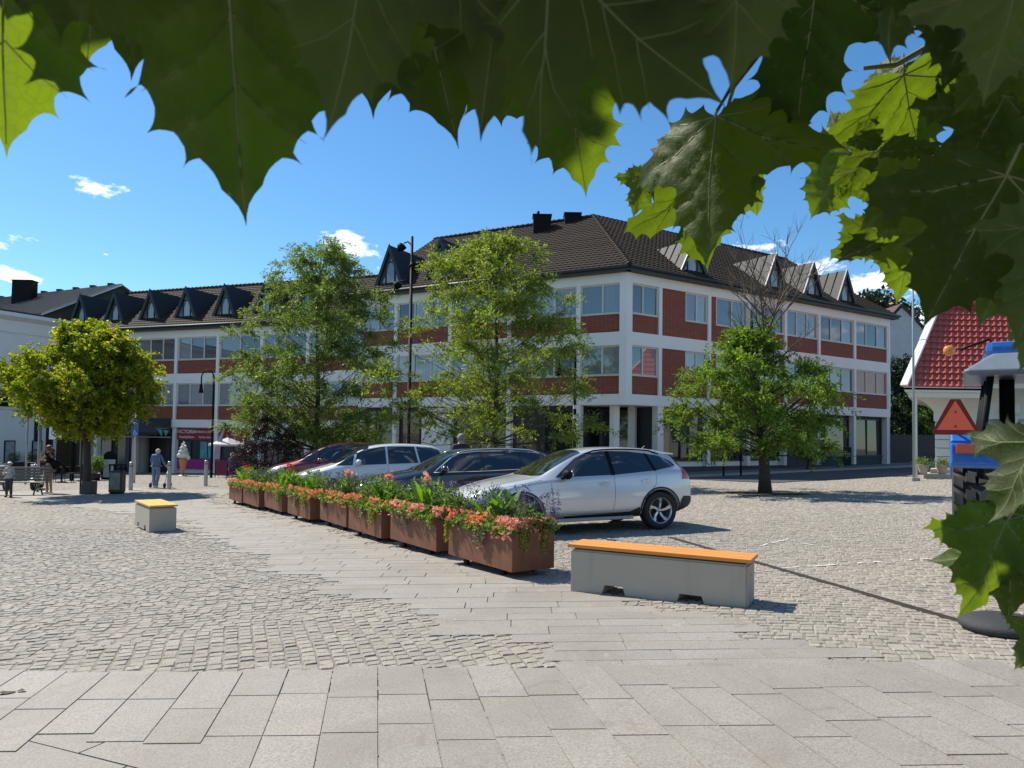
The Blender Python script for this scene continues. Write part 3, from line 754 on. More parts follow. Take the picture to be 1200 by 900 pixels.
for i in range(n):
    b.tube([r0_.lerp(r1, i / n) + Vector((0, 0, 0.05)), r0_.lerp(r1, (i + 0.97) / n) + Vector((0, 0, 0.03))], [0.14, 0.11], 7, smooth=False)
b.build('ridge_tile', M['roof_brown'], rf)
b = MB(wT); n3 = Vector((NW.x, NW.y, 0))
b.add([e0 + Vector((0, 0, z)) + n3 * 0.02 for z in (-0.2, 0.03)] + [e1 + n3 * 0.02 + Vector((0, 0, z)) for z in (-0.2, 0.03)] + [e0 - n3 * 0.45 + Vector((0, 0, -0.2)), e1 - n3 * 0.45 + Vector((0, 0, -0.2))], [(0, 1, 3, 2), (0, 2, 5, 4)])
b.tube([e0 + n3 * 0.09, e1 + n3 * 0.09], 0.075, 8); b.build('gutter', M['dark'], wing)
for s in (23.9, 20.7, 17.5, 14.4, 11.2, 8.0, 4.8): dormer(wing, FWo, s, -0.9, 9.42, 1.8, 1.9, 3.4, 'slate_dark', 'trim_dark')
# columns under the wing
for e in ed[:-1]: panel(wing, FWo, e - 0.13 if e else 0, e + 0.13, -2.0, 1.975, 0, 'white', 'column', 0.34)
M['magenta'] = pm('magenta_panel', (0.42, 0.02, 0.20), 0.5, var=0.1)
M['sign_red'] = pm('red_fascia', (0.26, 0.008, 0.02), 0.45, var=0.1)
# red shop (bay 7.5-10.9 and half of 4.1-7.5)
for a, c, nn in ((11.04, 14.16, 3), (7.64, 10.76, 3), (4.25, 7.36, 3), (0.2, 3.95, 3)):
    window(wing, FWo, a, c, -0.05 if a > 5 else -0.7, 1.15, nn, 'dark', 'pane_dark', -0.30, 'shop_window')
    if a > 5:
        panel(wing, FWo, a, c, -0.72, -0.07, -0.20, 'magenta', 'stall_riser', 0.14)
def text_obj(name, body, size, mat, parent, mtx, extrude=0.004, align='CENTER', shear=0.0):
    cu = bpy.data.curves.new(name, 'FONT'); cu.body = body; cu.size = size; cu.extrude = extrude; cu.align_x = align; cu.align_y = 'CENTER'; cu.shear = shear
    cu.materials.append(mat); o = bpy.data.objects.new(name, cu); C.objects.link(o)
    dg = bpy.context.evaluated_depsgraph_get(); dg.update(); me = bpy.data.meshes.new_from_object(o.evaluated_get(dg)); bpy.data.objects.remove(o)
    o = bpy.data.objects.new(name, me); C.objects.link(o); o.parent = parent; o.matrix_local = mtx
    return o
def text_mtx(F, parent, s, d, z):
    """text facing outward from a facade frame whose s axis runs to the viewer's left or right"""
    D = (F.to_3x3() @ Vector((1, 0, 0))); N = (F.to_3x3() @ Vector((0, 1, 0))); p = F @ Vector((s, d, z)) - Vector(parent.location)
    X = Vector((0, 0, 1)).cross(N).normalized()
    return Matrix(((X.x, 0, N.x, p.x), (X.y, 0, N.y, p.y), (X.z, 1, N.z, p.z), (0, 0, 0, 1)))
fas = thing('shop_fascia', 'dark red shop fascia with pale lettering above the ice cream cone', 'sign', (FWo @ Vector((12.6, 0, 1.5)))[:])
b = MB(Matrix.Translation(-Vector(fas.location)) @ FWo); b.box(11.06, 14.14, -0.30, -0.12, 1.17, 1.93, bev=0.01); b.build('fascia_board', M['sign_red'], fas)
text_obj('lettering', 'VICTORIA', 0.34, M['white_paint'], fas, text_mtx(FWo, fas, 13.35, -0.115, 1.70))
text_obj('lettering', 'TOBAKK & ISKREM', 0.19, M['white_paint'], fas, text_mtx(FWo, fas, 11.82, -0.115, 1.70))
text_obj('lettering', 'Gatekjøkken', 0.24, M['white_paint'], fas, text_mtx(FWo, fas, 13.35, -0.115, 1.36))
text_obj('lettering', 'Varme retter', 0.20, M['white_paint'], fas, text_mtx(FWo, fas, 11.82, -0.115, 1.36))
fas2 = thing('shop_fascia', 'short dark red fascia with three words beside the sunshade', 'sign', (FWo @ Vector((9.6, 0, 1.5)))[:])
b = MB(Matrix.Translation(-Vector(fas2.location)) @ FWo); b.box(8.7, 10.76, -0.30, -0.12, 1.17, 1.93, bev=0.01); b.build('fascia_board', M['sign_red'], fas2)
for k, wd in enumerate(('Spill', 'Tipping', 'Is')): text_obj('lettering', wd, 0.2, M['white_paint'], fas2, text_mtx(FWo, fas2, 9.5, -0.115, 1.76 - k * 0.21))
# posters in the red shop's windows
M['poster_teal'] = pm('poster_print', (0.10, 0.30, 0.36), 0.5, var=0.8, scale=6)
for k, (s, z, w_, h) in enumerate(((12.05, 0.5, 0.55, 1.15), (11.4, 0.5, 0.60, 1.15))):
    p = thing('poster', ['narrow teal and white poster on the red shop window', 'wide teal and white poster nearest the shop corner post'][k], 'poster', (FWo @ Vector((s, -0.24, z)))[:])
    b = MB(Matrix.Translation(-Vector(p.location)) @ FWo); b.box(s - w_ / 2, s + w_ / 2, -0.262, -0.245, z - h / 2, z + h / 2); b.build('poster_sheet', M['poster_teal'], p)
# dark awning box and arcade shop windows
aw = thing('awning', 'folded dark awning box above the arcade beside the red shop', 'awning', (FWo @ Vector((16, 0.5, 1.8)))[:])
b = MB(Matrix.Translation(-Vector(aw.location)) @ FWo); b.prism([(0.04, 2.55), (0.04, 1.55), (1.2, 1.45), (1.25, 1.62)], 14.5, 17.5, axis='x'); b.build('canopy', M['dark'], aw)
b = MB(Matrix.Translation(-Vector(aw.location)) @ FWo); b.box(14.5, 20.0, 0.04, 0.4, 1.28, 1.36); b.build('awning_arm', M['steel'], aw)
for a, c, nn in ((14.5, 17.4, 2), (18.4, 20.8, 2), (21.2, 24.4, 3)):
    window(wing, FWo, a, c, -0.9, 1.5, nn, 'dark', 'pane_dark' if a < 18 else 'pane', -1.46, 'shop_window')
b = MB(wT @ FWo); b.lathe([(0.55, -2.2), (0.55, 1.2), (0.5, 1.5), (0.3, 1.75)], 20, xf=Matrix.Translation((17.95, -0.85, 0))); b.build('round_column', pm('pale_concrete', (0.36, 0.34, 0.31), 0.8, var=0.08), wing)

# ---- white house beside the wing (street facade running away from the viewer)
DH = Vector((0.43, 0.90)).normalized(); NH = Vector((0.90, -0.43)).normalized()
HC = Vector((-30.1, 47.0)); FH = frame(HC, -DH, NH)     # s runs towards the viewer
hs_ = thing('town_house', 'white rendered house with grey corrugated roof and dark chimney', 'building', (HC.x, HC.y, gz(*HC)))
hT = Matrix.Translation(-Vector(hs_.location))
b = MB(hT @ FH); b.box(0, 14, -9, 0, -2.6, 8.7)
b.box(-0.0, 14, 0.001, 0.10, 7.75, 7.85); b.box(-0.02, 14, 0.001, 0.06, 3.55, 3.8); b.box(-0.02, 14, 0.001, 0.10, 2.95, 3.10)
b.build('wall', M['white'], hs_)
b = MB(hT @ FH); b.prism([(0.0, 8.5), (0.55, 8.72), (0.55, 8.95), (0.0, 8.95)], -0.5, 14, axis='x'); b.build('cornice', M['white_paint'], hs_)
b = MB(hT @ FH); b.box(-0.4, 14, -9.2, 0.5, 8.96, 9.06); b.build('roof', M['dark'], hs_)
# grey-roofed house standing behind, its gable end turned to the dormers
E1, R1, R2, E2 = P(48, 367, 50.5), P(143, 333, 55), P(-60, 356, 70), P(-170, 385, 64)
E1.z -= 0.05
rh = thing('rear_house', 'grey corrugated roof with vents and dark chimney rising behind the white house', 'building', (E1.x, E1.y, gz(E1.x, E1.y)))
rT = Matrix.Translation(-Vector(rh.location)); dz = R1.z - E1.z
hv = Vector((R1.x - E1.x, R1.y - E1.y, 0)); F1 = Vector((R1.x + hv.x, R1.y + hv.y, E1.z)); F2 = Vector((R2.x + hv.x, R2.y + hv.y, E2.z))
b = MB(rT); quad_roof(b, [E1, R1, R2, E2], 0.14); quad_roof(b, [F1, F2, R2, R1], 0.14)
for i in range(110):
    b.tube([E1.lerp(E2, i / 110) + Vector((0, 0, 0.02)), R1.lerp(R2, i / 110) + Vector((0, 0, 0.02))], 0.05, 5, smooth=False)
rf = b.build('roof', M['roof_grey'], rh)
nrm = (R1 - E1).cross(Vector((0, 0, 1))).normalized()
b = MB(rT); b.prism([(0, 0), (1, 0), (1, 1)], 0, 0) if False else None
gA, gB, gC = E1 - Vector((0, 0, 0.18)), R1 - Vector((0, 0, 0.18)), F1 - Vector((0, 0, 0.18)); ins_ = (R2 - R1).normalized() * 0.35
b.add([gA + ins_, gB + ins_, gC + ins_, Vector((gC.x, gC.y, -2)) + ins_, Vector((gA.x, gA.y, -2)) + ins_] , [(0, 1, 2, 3, 4)])
b.build('gable_wall', pm('brown_cladding', (0.085, 0.075, 0.055), 0.85, var=0.2, scale=3), rh)
b = MB(rT)
for p, q in ((E1, R1),):
    d = (q - p); u_ = Vector((0, 0, 1)); o_ = -(R2 - R1).normalized()
    b.add([p + o_ * 0.04 + u_ * 0.06, q + o_ * 0.04 + u_ * 0.06, q + o_ * 0.04 - u_ * 0.12, p + o_ * 0.04 - u_ * 0.12, p + u_ * 0.06, q + u_ * 0.06], [(0, 1, 2, 3), (0, 1, 5, 4)])
b.build('verge', M['white_paint'], rf)
for i in range(10):
    c_ = R1.lerp(R2, 0.05 + i * 0.085); b = MB(rT @ Matrix.Translation(c_)); b.box(-0.22, 0.22, -0.2, 0.2, -0.02, 0.17, bev=0.05); b.build('ridge_vent', M['dark'], rf)
p0 = P(13, 354, 58); p1 = P(37, 329, 58)
b = MB(rT); b.box(p0.x, p1.x, 58, 58.8, p0.z - 1.6, p1.z, bev=0.02); b.box(p0.x - 0.05, p1.x + 0.05, 57.95, 58.85, p1.z, p1.z + 0.08); b.build('chimney', M['black'], rf)
window(hs_, FH, 1.9, 3.0, 4.4, 6.2, 1, 'trim_dark', 'pane', 0.02)
window(hs_, FH, 4.3, 5.4, 4.4, 6.2, 1, 'trim_dark', 'pane', 0.02)
window(hs_, FH, 0.25, 0.7, -1.0, 2.4, 1, 'dark', 'pane_dark', 0.02); window(hs_, FH, 1.0, 1.45, 0.4, 2.4, 1, 'dark', 'pane_dark', 0.02)
pf = thing('shop_fascia', 'black fascia with cursive gilt writing on the white house', 'sign', (FH @ Vector((4.5, 0.1, 3.4)))[:])
b = MB(Matrix.Translation(-Vector(pf.location)) @ FH); b.box(1.6, 8.5, 0.105, 0.2, 3.12, 4.12, bev=0.02); b.build('fascia_board', M['black'], pf)
text_obj('lettering', 'Porte', 0.95, pm('gilt_lettering', (0.45, 0.36, 0.22), 0.5), pf, text_mtx(FH, pf, 3.1, 0.205, 3.65), shear=0.4)
for k, s in enumerate((2.9, 1.25)):
    p = thing('framed_picture', ['black-framed portrait print farther from the arcade', 'black-framed flower print beside the arcade'][k], 'picture', (FH @ Vector((s, 0.02, 0.6)))[:])
    b = MB(Matrix.Translation(-Vector(p.location)) @ FH); b.box(s - 0.32, s + 0.32, 0.02, 0.07, -0.5, 1.0, bev=0.01); b.build('picture_frame', M['black'], p)
    b = MB(Matrix.Translation(-Vector(p.location)) @ FH); b.box(s - 0.26, s + 0.26, 0.072, 0.08, -0.43, 0.93); b.build('print', pm('picture_print', (0.36, 0.37, 0.38), 0.5, var=0.7, scale=3.5), p)

# ---- red-roofed pavilion
X0 = P(1060, 452, 29).x; ZE = P(1060, 453, 29).z
pav = thing('pavilion', 'small white pavilion with steep red pantile roof and coved eaves', 'building', (19.5, 29.5, gz(19.5, 29.5)))
X1 = X0 + 7.4; Y0, Y1 = 29.0, 35.0; zr = 7.9; hi = 0.35
Sh = Matrix(((1, 0.62, 0, -0.62 * 29.0), (0, 1, 0, 0), (0, 0, 1, 0), (0, 0, 0, 1)))
pT = Matrix.Translation(-Vector(pav.location)) @ Sh
A0, A1, A2, A3 = Vector((X0, Y0, ZE)), Vector((X1, Y0, ZE)), Vector((X1, Y1, ZE)), Vector((X0, Y1, ZE))
Ra, Rb_ = Vector((X0 + hi + 1.05, (Y0 + Y1) / 2, zr)), Vector((X1 - hi - 1.05, (Y0 + Y1) / 2, zr))
b = MB(pT)
for q in ([A0, A1, Rb_, Ra], [A3, A0, Ra], [A1, A2, Rb_], [A2, A3, Ra, Rb_]):
    tile_roof(b, q, 0.27, 0.36, 0.055, 0.05); quad_roof(b, [v - Vector((0, 0, 0.04)) for v in q], 0.08, 1)
rf = b.build('roof', [M['roof_red'], M['dark']], pav)
b = MB(pT)
for p, q in ((A0, Ra), (A1, Rb_)):
    d = (q - p).normalized(); sd = d.cross(Vector((0, 0, 1))).normalized(); nn = sd.cross(d)
    for k, (t0, t1) in enumerate(((0.0, 0.52), (0.525, 1.0))):
        a, c = p.lerp(q, t0) + nn * (0.11 + 0.02 * k), p.lerp(q, t1) + nn * (0.11 + 0.02 * k)
        b.add([a - sd * 0.17, a + sd * 0.17, c + sd * 0.17, c - sd * 0.17, a - sd * 0.17 - nn * 0.1, a + sd * 0.17 - nn * 0.1, c + sd * 0.17 - nn * 0.1, c - sd * 0.17 - nn * 0.1], [(0, 1, 2, 3), (0, 1, 5, 4), (2, 3, 7, 6), (1, 2, 6, 5), (0, 3, 7, 4)])
b.tube([Ra + Vector((0, 0, 0.08)), Rb_ + Vector((0, 0, 0.08))], 0.14, 8, mi=1)
b.build('hip_flashing', [M['white_paint'], M['roof_red']], rf)
M['pav_white'] = pm('cream_white_paint', (0.62, 0.61, 0.56), 0.6, var=0.05)
b = MB(pT)   # eaves board + cove (quarter curve) down to the wall
prof = [(0.0, 0.0), (0.0, -0.20), (0.12, -0.24), (0.14, -0.42)] + [(0.18 + 1.15 * math.sin(a), -0.42 - 1.15 * (1 - math.cos(a))) for a in [i * PI / 2 / 8 for i in range(9)]]
loops = []
for ins, dz in prof:
    loops.append([Vector((X0 + ins, Y0 + ins, ZE + dz)), Vector((X1 - ins, Y0 + ins, ZE + dz)), Vector((X1 - ins, Y1 - ins, ZE + dz)), Vector((X0 + ins, Y1 - ins, ZE + dz))])
vs = [v for l in loops for v in l]
b.add(vs, [(4 * i + j, 4 * i + (j + 1) % 4, 4 * i + 4 + (j + 1) % 4, 4 * i + 4 + j) for i in range(len(loops) - 1) for j in range(4)])
ins = prof[-1][0]
b.build('eaves_cove', M['pav_white'], pav)
b = MB(pT); zc = ZE + prof[-1][1] + 0.02
b.box(X0 + ins, X1 - ins, Y0 + ins + 0.35, Y1 - ins, -1, zc); b.build('wall', M['pav_white'], pav)
for k in range(3):
    xx = X0 + ins - 0.12 + k * 2.7
    b = MB(pT)
    for j in range(8): b.box(xx + 0.0, xx + 0.62, Y0 + ins - 0.1, Y0 + ins + 0.40, 0.35 + j * 0.36, 0.35 + j * 0.36 + 0.34, bev=0.02)
    b.box(xx - 0.05, xx + 0.67, Y0 + ins - 0.14, Y0 + ins + 0.42, -0.8, 0.34); b.box(xx - 0.06, xx + 0.68, Y0 + ins - 0.15, Y0 + ins + 0.42, 3.2, zc + 0.2)
    b.build('pilaster', M['pav_white'], pav)
b = MB(pT); b.box(X0 + ins + 0.55, X0 + ins + 1.5, Y0 + ins + 0.28, Y0 + ins + 0.34, 0.2, 2.75); b.build('door', pm('dark_red_door', (0.13, 0.02, 0.02), 0.5), pav)
b = MB(pT); gx = G(1085, 562)
b.box(X0 + 0.75, X0 + 4.2, Y0 + 0.1, Y0 + 1.6, -0.6, gz(17, 29) + 0.20, bev=0.02); b.box(X0 + 1.0, X0 + 4.2, Y0 + 0.4, Y0 + 1.6, 0, gz(17, 29) + 0.38, bev=0.02)
b.build('step', pm('stone_step', (0.42, 0.38, 0.31), 0.85, var=0.15), pav)
b = MB(pT); b.tube([(X0 + 0.45, Y0 + 0.3, gz(16, 29)), (X0 + 0.45, Y0 + 0.3, ZE - 0.3), (X0 + 0.2, Y0 + 0.1, ZE - 0.1)], 0.05); b.build('downpipe', M['white_paint'], pav)

# ---- white gabled house, fence and far roof behind
gp = thing('gable_house', 'distant white rendered gable with dark red roof behind the fence', 'building', (34, 62, gz(34, 62)))
gT = Matrix.Translation(-Vector(gp.location)); Y = 60
pk = P(1058, 359, Y); el = P(1030, 376, Y); er = P(1092, 402, Y)
b = MB(gT); b.prism([(el.x - 2.0, -1.5), (er.x + 0.5, -1.5), (er.x + 0.5, er.z - 0.3), (pk.x, pk.z), (pk.x - 1.5, pk.z - 1.6), (pk.x - 1.9, pk.z - 1.6), (pk.x - 1.9, pk.z - 2.0), (el.x - 2.0, pk.z - 2.2)], Y, Y + 8, axis='y')
b.build('wall', M['white_old'], gp)
b = MB(gT); 
quad_roof(b, [Vector((pk.x - 0.2, Y - 0.15, pk.z + 0.22)), Vector((er.x + 1.5, Y - 0.15, er.z - 0.75)), Vector((er.x + 1.5, Y + 8.4, er.z - 0.75)), Vector((pk.x - 0.2, Y + 8.4, pk.z + 0.22))], 0.2)
quad_roof(b, [Vector((pk.x - 0.2, Y - 0.15, pk.z + 0.22)), Vector((pk.x - 1.6, Y - 0.15, pk.z - 1.35)), Vector((pk.x - 1.6, Y + 8.4, pk.z - 1.35)), Vector((pk.x - 0.2, Y + 8.4, pk.z + 0.22))], 0.2)
b.build('roof', pm('dark_red_roof', (0.07, 0.03, 0.028), 0.8, var=0.2, scale=5), gp)
fe = thing('wooden_fence', 'tall weathered grey board fence beyond the office building', 'fence', (27.5, 49.5, gz(27.5, 49.5)))
b = MB(); x = -3.5
while x < 6: b.box(x, x + 0.14, 0, 0.03, -0.3, 1.98 + random.random() * 0.03); x += 0.15
b.build('board', M['wood_board'], fe)
b = MB(); b.box(-3.5, 6, 0.031, 0.09, 0.4, 0.5); b.box(-3.5, 6, 0.031, 0.09, 1.5, 1.6); b.build('rail', M['wood_board'], fe)
# ------------------------------------------------------------------ vegetation
def rand_unit(n, r):
    v = r.normal(size=(n, 3)); return v / np.linalg.norm(v, axis=1)[:, None]
def leaf_quads(p, a, side, l, w_):
    """diamond leaves: p base (n,3), a axis, side, l, w arrays"""
    l = l[:, None]; w_ = w_[:, None]
    v = np.stack([p, p + a * l * 0.5 + side * w_ * 0.5, p + a * l, p + a * l * 0.5 - side * w_ * 0.5], 1).reshape(-1, 3)
    return v
def leaves_at(pts, r, l, w_, droop=0.3, out=None, outw=0.5):
    n = len(pts); a = rand_unit(n, r)
    if out is not None: a = a + out * outw
    a[:, 2] -= droop; a /= np.linalg.norm(a, axis=1)[:, None]
    s = np.cross(a, rand_unit(n, r)); s /= np.linalg.norm(s, axis=1)[:, None] + 1e-9
    L = l * (0.6 + 0.8 * r.random(n)); W = w_ * (0.6 + 0.8 * r.random(n))
    return leaf_quads(pts, a, s, L, W)
def quads(n): return np.arange(n * 4).reshape(-1, 4)

def limb(b, p, q, r0_, r1, sag=0.15, n=6, seed=None):
    p, q = Vector(p), Vector(q); L = (q - p).length; pts = []; wob = Vector((random.uniform(-1, 1), random.uniform(-1, 1), random.uniform(-0.5, 0.5))) * L * 0.06
    for i in range(n + 1):
        t = i / n; z = math.sin(PI * t) ; pts.append(p.lerp(q, t) + Vector((0, 0, -sag * L * z * 0.5)) + wob * math.sin(PI * t * 1.0 + 0.2) + Vector((random.uniform(-1, 1), random.uniform(-1, 1), random.uniform(-1, 1))) * L * 0.012)
    b.tube(pts, [r0_ + (r1 - r0_) * (i / n) for i in range(n + 1)], 6, caps=False)
    return pts

def make_tree(name, label, base, H, env, nclump, per, lmat, l, w_, trunk_r, seed, droop=0.3, clump_r=(0.35, 0.6), flat=0.55, trunk_top=None, zmin=1.0, group=None, lean=(0, 0), fork=None, cat='tree', spray=True, bark='bark', shell=0.5):
    """env(z, ang) -> radius of the crown at height z; clump centres are spread through it, mostly towards the shell"""
    r = np.random.default_rng(seed); random.seed(seed)
    t = thing(name, label, cat, base, group=group)
    b = MB(); top = trunk_top or H * 0.85
    tp = []; n = 10
    for i in range(n + 1):
        u = i / n; tp.append(Vector((lean[0] * u + 0.05 * math.sin(u * 7 + seed), lean[1] * u + 0.05 * math.cos(u * 5 + seed), top * u - 0.05)))
    b.tube(tp, [trunk_r * (1.25 if i == 0 else 1) * (1 - 0.85 * (i / n)) + 0.012 for i in range(n + 1)], 12)
    cl = []
    tries = 0
    while len(cl) < nclump and tries < 20000:
        tries += 1
        z = r.uniform(zmin, H); an = r.uniform(0, 2 * PI); R = env(z, an)
        if R <= 0: continue
        q = r.random() ** shell * R
        c = np.array([math.cos(an) * q + lean[0] * z / H, math.sin(an) * q + lean[1] * z / H, z])
        if R * r.random() > 0.0: cl.append((c, q))
    pts = []; outs = []
    for c, q in cl:
        cr = r.uniform(*clump_r)
        # limb from the trunk
        za = max(0.9 * zmin, min(top * 0.97, c[2] - q * r.uniform(0.35, 0.75))); u = za / top
        p0 = tp[min(n, int(u * n))].lerp(tp[min(n, int(u * n) + 1)], u * n - int(u * n))
        rad = max(0.008, trunk_r * (1 - 0.8 * u) * 0.22 * min(1.0, q / 1.5))
        limb(b, p0, c, rad, 0.008, 0.12)
        m = int(per * (cr / clump_r[1]) ** 2)
        # sprays radiating from the clump centre, flattened, with drooping tips
        ns = 14; out = np.array([math.cos(math.atan2(c[1], c[0])), math.sin(math.atan2(c[1], c[0])), 0.0])
        dirs = rand_unit(ns, r); dirs[:, 2] *= flat; dirs += out * 0.45; dirs /= np.linalg.norm(dirs, axis=1)[:, None]
        for d in dirs:
            L = cr * r.uniform(0.6, 1.9); k = m // ns; tt = r.random(k) ** 0.7
            pp = c + d[None] * (tt * L)[:, None] + rand_unit(k, r) * (0.04 + 0.11 * cr) * r.random((k, 1)) ** 0.5
            pp[:, 2] -= 0.25 * L * tt ** 2
            pts.append(pp); outs.append(np.repeat(d[None], k, 0))
            if spray and r.random() < 0.5:
                e = c + d * L; b.tube([Vector(c), Vector(c + d * L * 0.5 + np.array([0, 0, -0.03])), Vector((e[0], e[1], e[2] - 0.22 * L))], [0.009, 0.006, 0.003], 4, caps=False)
    b.build('trunk', M[bark], t, recalc=False, uv=False)
    pts = np.concatenate(pts); outs = np.concatenate(outs)
    v = leaves_at(pts, r, l, w_, droop, outs, 0.7)
    mesh_np('crown', v, quads(len(pts)), lmat, t)
    return t
M['locust'] = leaf_mat('locust_leaf', (0.12, 0.17, 0.035), (0.20, 0.25, 0.05), 0.5, c3=(0.28, 0.31, 0.07))
M['locust_dark'] = leaf_mat('locust_leaf_dark', (0.08, 0.13, 0.035), (0.14, 0.195, 0.05), 0.5, c3=(0.21, 0.26, 0.07))
M['maple'] = leaf_mat('maple_leaf', (0.10, 0.17, 0.016), (0.24, 0.27, 0.02), 0.52, c3=(0.42, 0.31, 0.03))
M['green3'] = leaf_mat('bright_green_leaf', (0.075, 0.135, 0.018), (0.14, 0.21, 0.028), 0.5, c3=(0.21, 0.28, 0.04))
M['purple_leaf'] = leaf_mat('purple_leaf', (0.020, 0.012, 0.014), (0.045, 0.022, 0.024), 0.2, tcol=(1.2, 0.5, 0.5))
M['conifer'] = leaf_mat('conifer_leaf', (0.012, 0.028, 0.012), (0.035, 0.060, 0.020), 0.15)

def interp(tbl):
    zs = [a for a, _ in tbl]; rs = [b for _, b in tbl]
    return lambda z, an=0: float(np.interp(z, zs, rs))
def wob_env(tbl, amp, k, ph):
    f = interp(tbl); return lambda z, an=0: f(z) * (1 + amp * math.sin(an * k + ph + z * 1.7) + amp * 0.6 * math.sin(an * 2 + z * 3.1))
tb = P(370, 500, 28.5)
make_tree('street_tree', 'feathery dark green tree behind the red and white cars', (tb.x, 28.5, gz(tb.x, 28.5)), 9.6,
          wob_env([(1.5, 2.0), (2.5, 3.0), (4.5, 3.45), (6.0, 3.2), (7.5, 2.7), (8.6, 1.7), (9.6, 0.7)], 0.12, 3, 0.3), 190, 540, M['locust_dark'], 0.145, 0.040, 0.13, 11, zmin=1.7, shell=0.6, clump_r=(0.35, 0.62))
tb = P(580, 500, 27)
make_tree('street_tree', 'light green airy tree behind the black estate car', (tb.x, 27, gz(tb.x, 27)), 9.6,
          wob_env([(1.5, 3.4), (2.3, 4.5), (3.6, 4.6), (5.0, 4.1), (6.3, 3.3), (7.5, 2.5), (8.6, 1.6), (9.6, 0.6)], 0.16, 3, 2.0), 200, 520, M['locust'], 0.14, 0.040, 0.11, 23, zmin=1.9, shell=0.62, clump_r=(0.35, 0.62))
tb = G(898, 578)
t3 = make_tree('street_tree', 'small tree with bare dead top and bright lower crown in a square pit', (tb.x, tb.y, tb.z), 4.9,
          wob_env([(1.0, 1.7), (1.7, 2.5), (2.8, 2.45), (3.6, 2.0), (4.2, 1.2), (4.6, 0.5)], 0.12, 3, 1.0), 115, 600, M['green3'], 0.12, 0.042, 0.17, 31, zmin=1.35, lean=(-0.5, 0), trunk_top=5.6, shell=0.55, clump_r=(0.3, 0.52))
def bare(b, p, d, L, rad, depth):
    n = 5; pts = [p]; q = p.copy(); dd = d.copy()
    for i in range(n):
        dd = (dd + Vector((random.uniform(-1, 1), random.uniform(-1, 1), random.uniform(-0.5, 0.9))) * 0.16).normalized(); q = q + dd * L / n; pts.append(q.copy())
    b.tube(pts, [rad * (1 - 0.6 * i / n) for i in range(n + 1)], 5, caps=False)
    if depth > 0:
        for k in range(3 if depth > 1 else 4):
            i = random.randint(2, n); nd = (dd + Vector((random.uniform(-1, 1), random.uniform(-1, 1), random.uniform(-0.5, 0.9))) * 0.8).normalized()
            bare(b, pts[i], nd, L * random.uniform(0.5, 0.85), max(0.004, rad * 0.5), depth - 1)
random.seed(5); b = MB()
for k in range(12):
    an = k * 2 * PI / 12 + random.uniform(-0.3, 0.3); z = random.uniform(3.4, 5.3)
    bare(b, Vector((0, 0, z)), Vector((math.cos(an) * 1.0, math.sin(an) * 1.0, random.uniform(0.6, 1.7))).normalized(), random.uniform(1.1, 1.9), 0.04, 3)
b.build('dead_branch', M['twig'], t3, recalc=False, uv=False)
# tree pit
b = MB(); ring = [(-1.0, -0.9), (1.0, -0.9), (1.0, 0.9), (-1.0, 0.9)]
b.add([(x, y, 0.012 + 0.025 * x - 0.012 * y) for x, y in ring], [(0, 1, 2, 3)])
o = b.build('tree_pit', pm('soil', (0.05, 0.04, 0.03), 0.95, var=0.4, scale=12, bstr=0.6), None); o.location = tb; tag(o, kind='structure')
tb = G(99, 579)
make_tree('street_tree', 'round-headed tree with yellowing crown and guard box at its trunk', tb[:], 5.75,
          wob_env([(2.3, 0.5), (2.7, 1.1), (3.1, 1.8), (3.6, 2.6), (3.9, 2.75), (4.3, 2.4), (4.9, 1.85), (5.4, 1.1), (5.75, 0.5)], 0.07, 4, 0.8), 215, 560, M['maple'], 0.095, 0.08, 0.14, 44, zmin=2.35, shell=0.45, clump_r=(0.3, 0.46), flat=0.8, spray=False, trunk_top=4.6)
tg = thing('trunk_guard', 'low dark steel box around the yellowing tree trunk', 'tree guard', tb[:])
b = MB(); b.box(0.0, 0.34, -0.17, 0.17, 0.0, 0.46, bev=0.01); b.build('guard_box', M['dark'], tg)
b = MB(); b.tube([(-0.21, 0.1, 0), (-0.21, 0.1, 2.2)], 0.03); b.build('stake', M['dark'], tg)
tb = P(318, 540, 27.5)
make_tree('shrub', 'dark purple-leaved shrub behind the planters', (tb.x, 27.5, gz(tb.x, 27.5)), 2.7, interp([(0.0, 0.9), (0.8, 1.2), (1.8, 1.1), (2.4, 0.7), (2.7, 0.3)]), 70, 260, M['purple_leaf'], 0.07, 0.045, 0.05, 52, zmin=0.3, cat='shrub', clump_r=(0.25, 0.4), trunk_top=1.6)
for k, (px, Y, H, R, lab) in enumerate(((1052, 52, 7.4, 1.2, 'dark conifer beyond the board fence beside the office wall'), (1072, 54, 5.6, 1.5, 'green tree beyond the fence under the white gable'), (1096, 55, 5.0, 1.5, 'lower dark bush behind the flagpole'))):
    c = P(px, 540, Y)
    make_tree('tree', lab, (c.x, Y, gz(c.x, Y)), H, interp([(0.3, R), (H * 0.4, R), (H * 0.8, R * 0.7), (H, 0.2)]), 80, 200, M['conifer'] if k != 1 else M['locust_dark'], 0.24, 0.14, 0.15, 60 + k, zmin=0.5, clump_r=(0.5, 0.8), flat=1)
c = P(1020, 366, 150)
make_tree('tree', 'tall tree top far behind the office roof', (c.x, 150, -1), c.z + 4, interp([(5, 6), (c.z * 0.7, 9), (c.z + 2.5, 7), (c.z + 4, 2)]), 160, 130, M['conifer'], 1.0, 0.7, 0.5, 70, zmin=8, clump_r=(1.6, 2.6), flat=1)
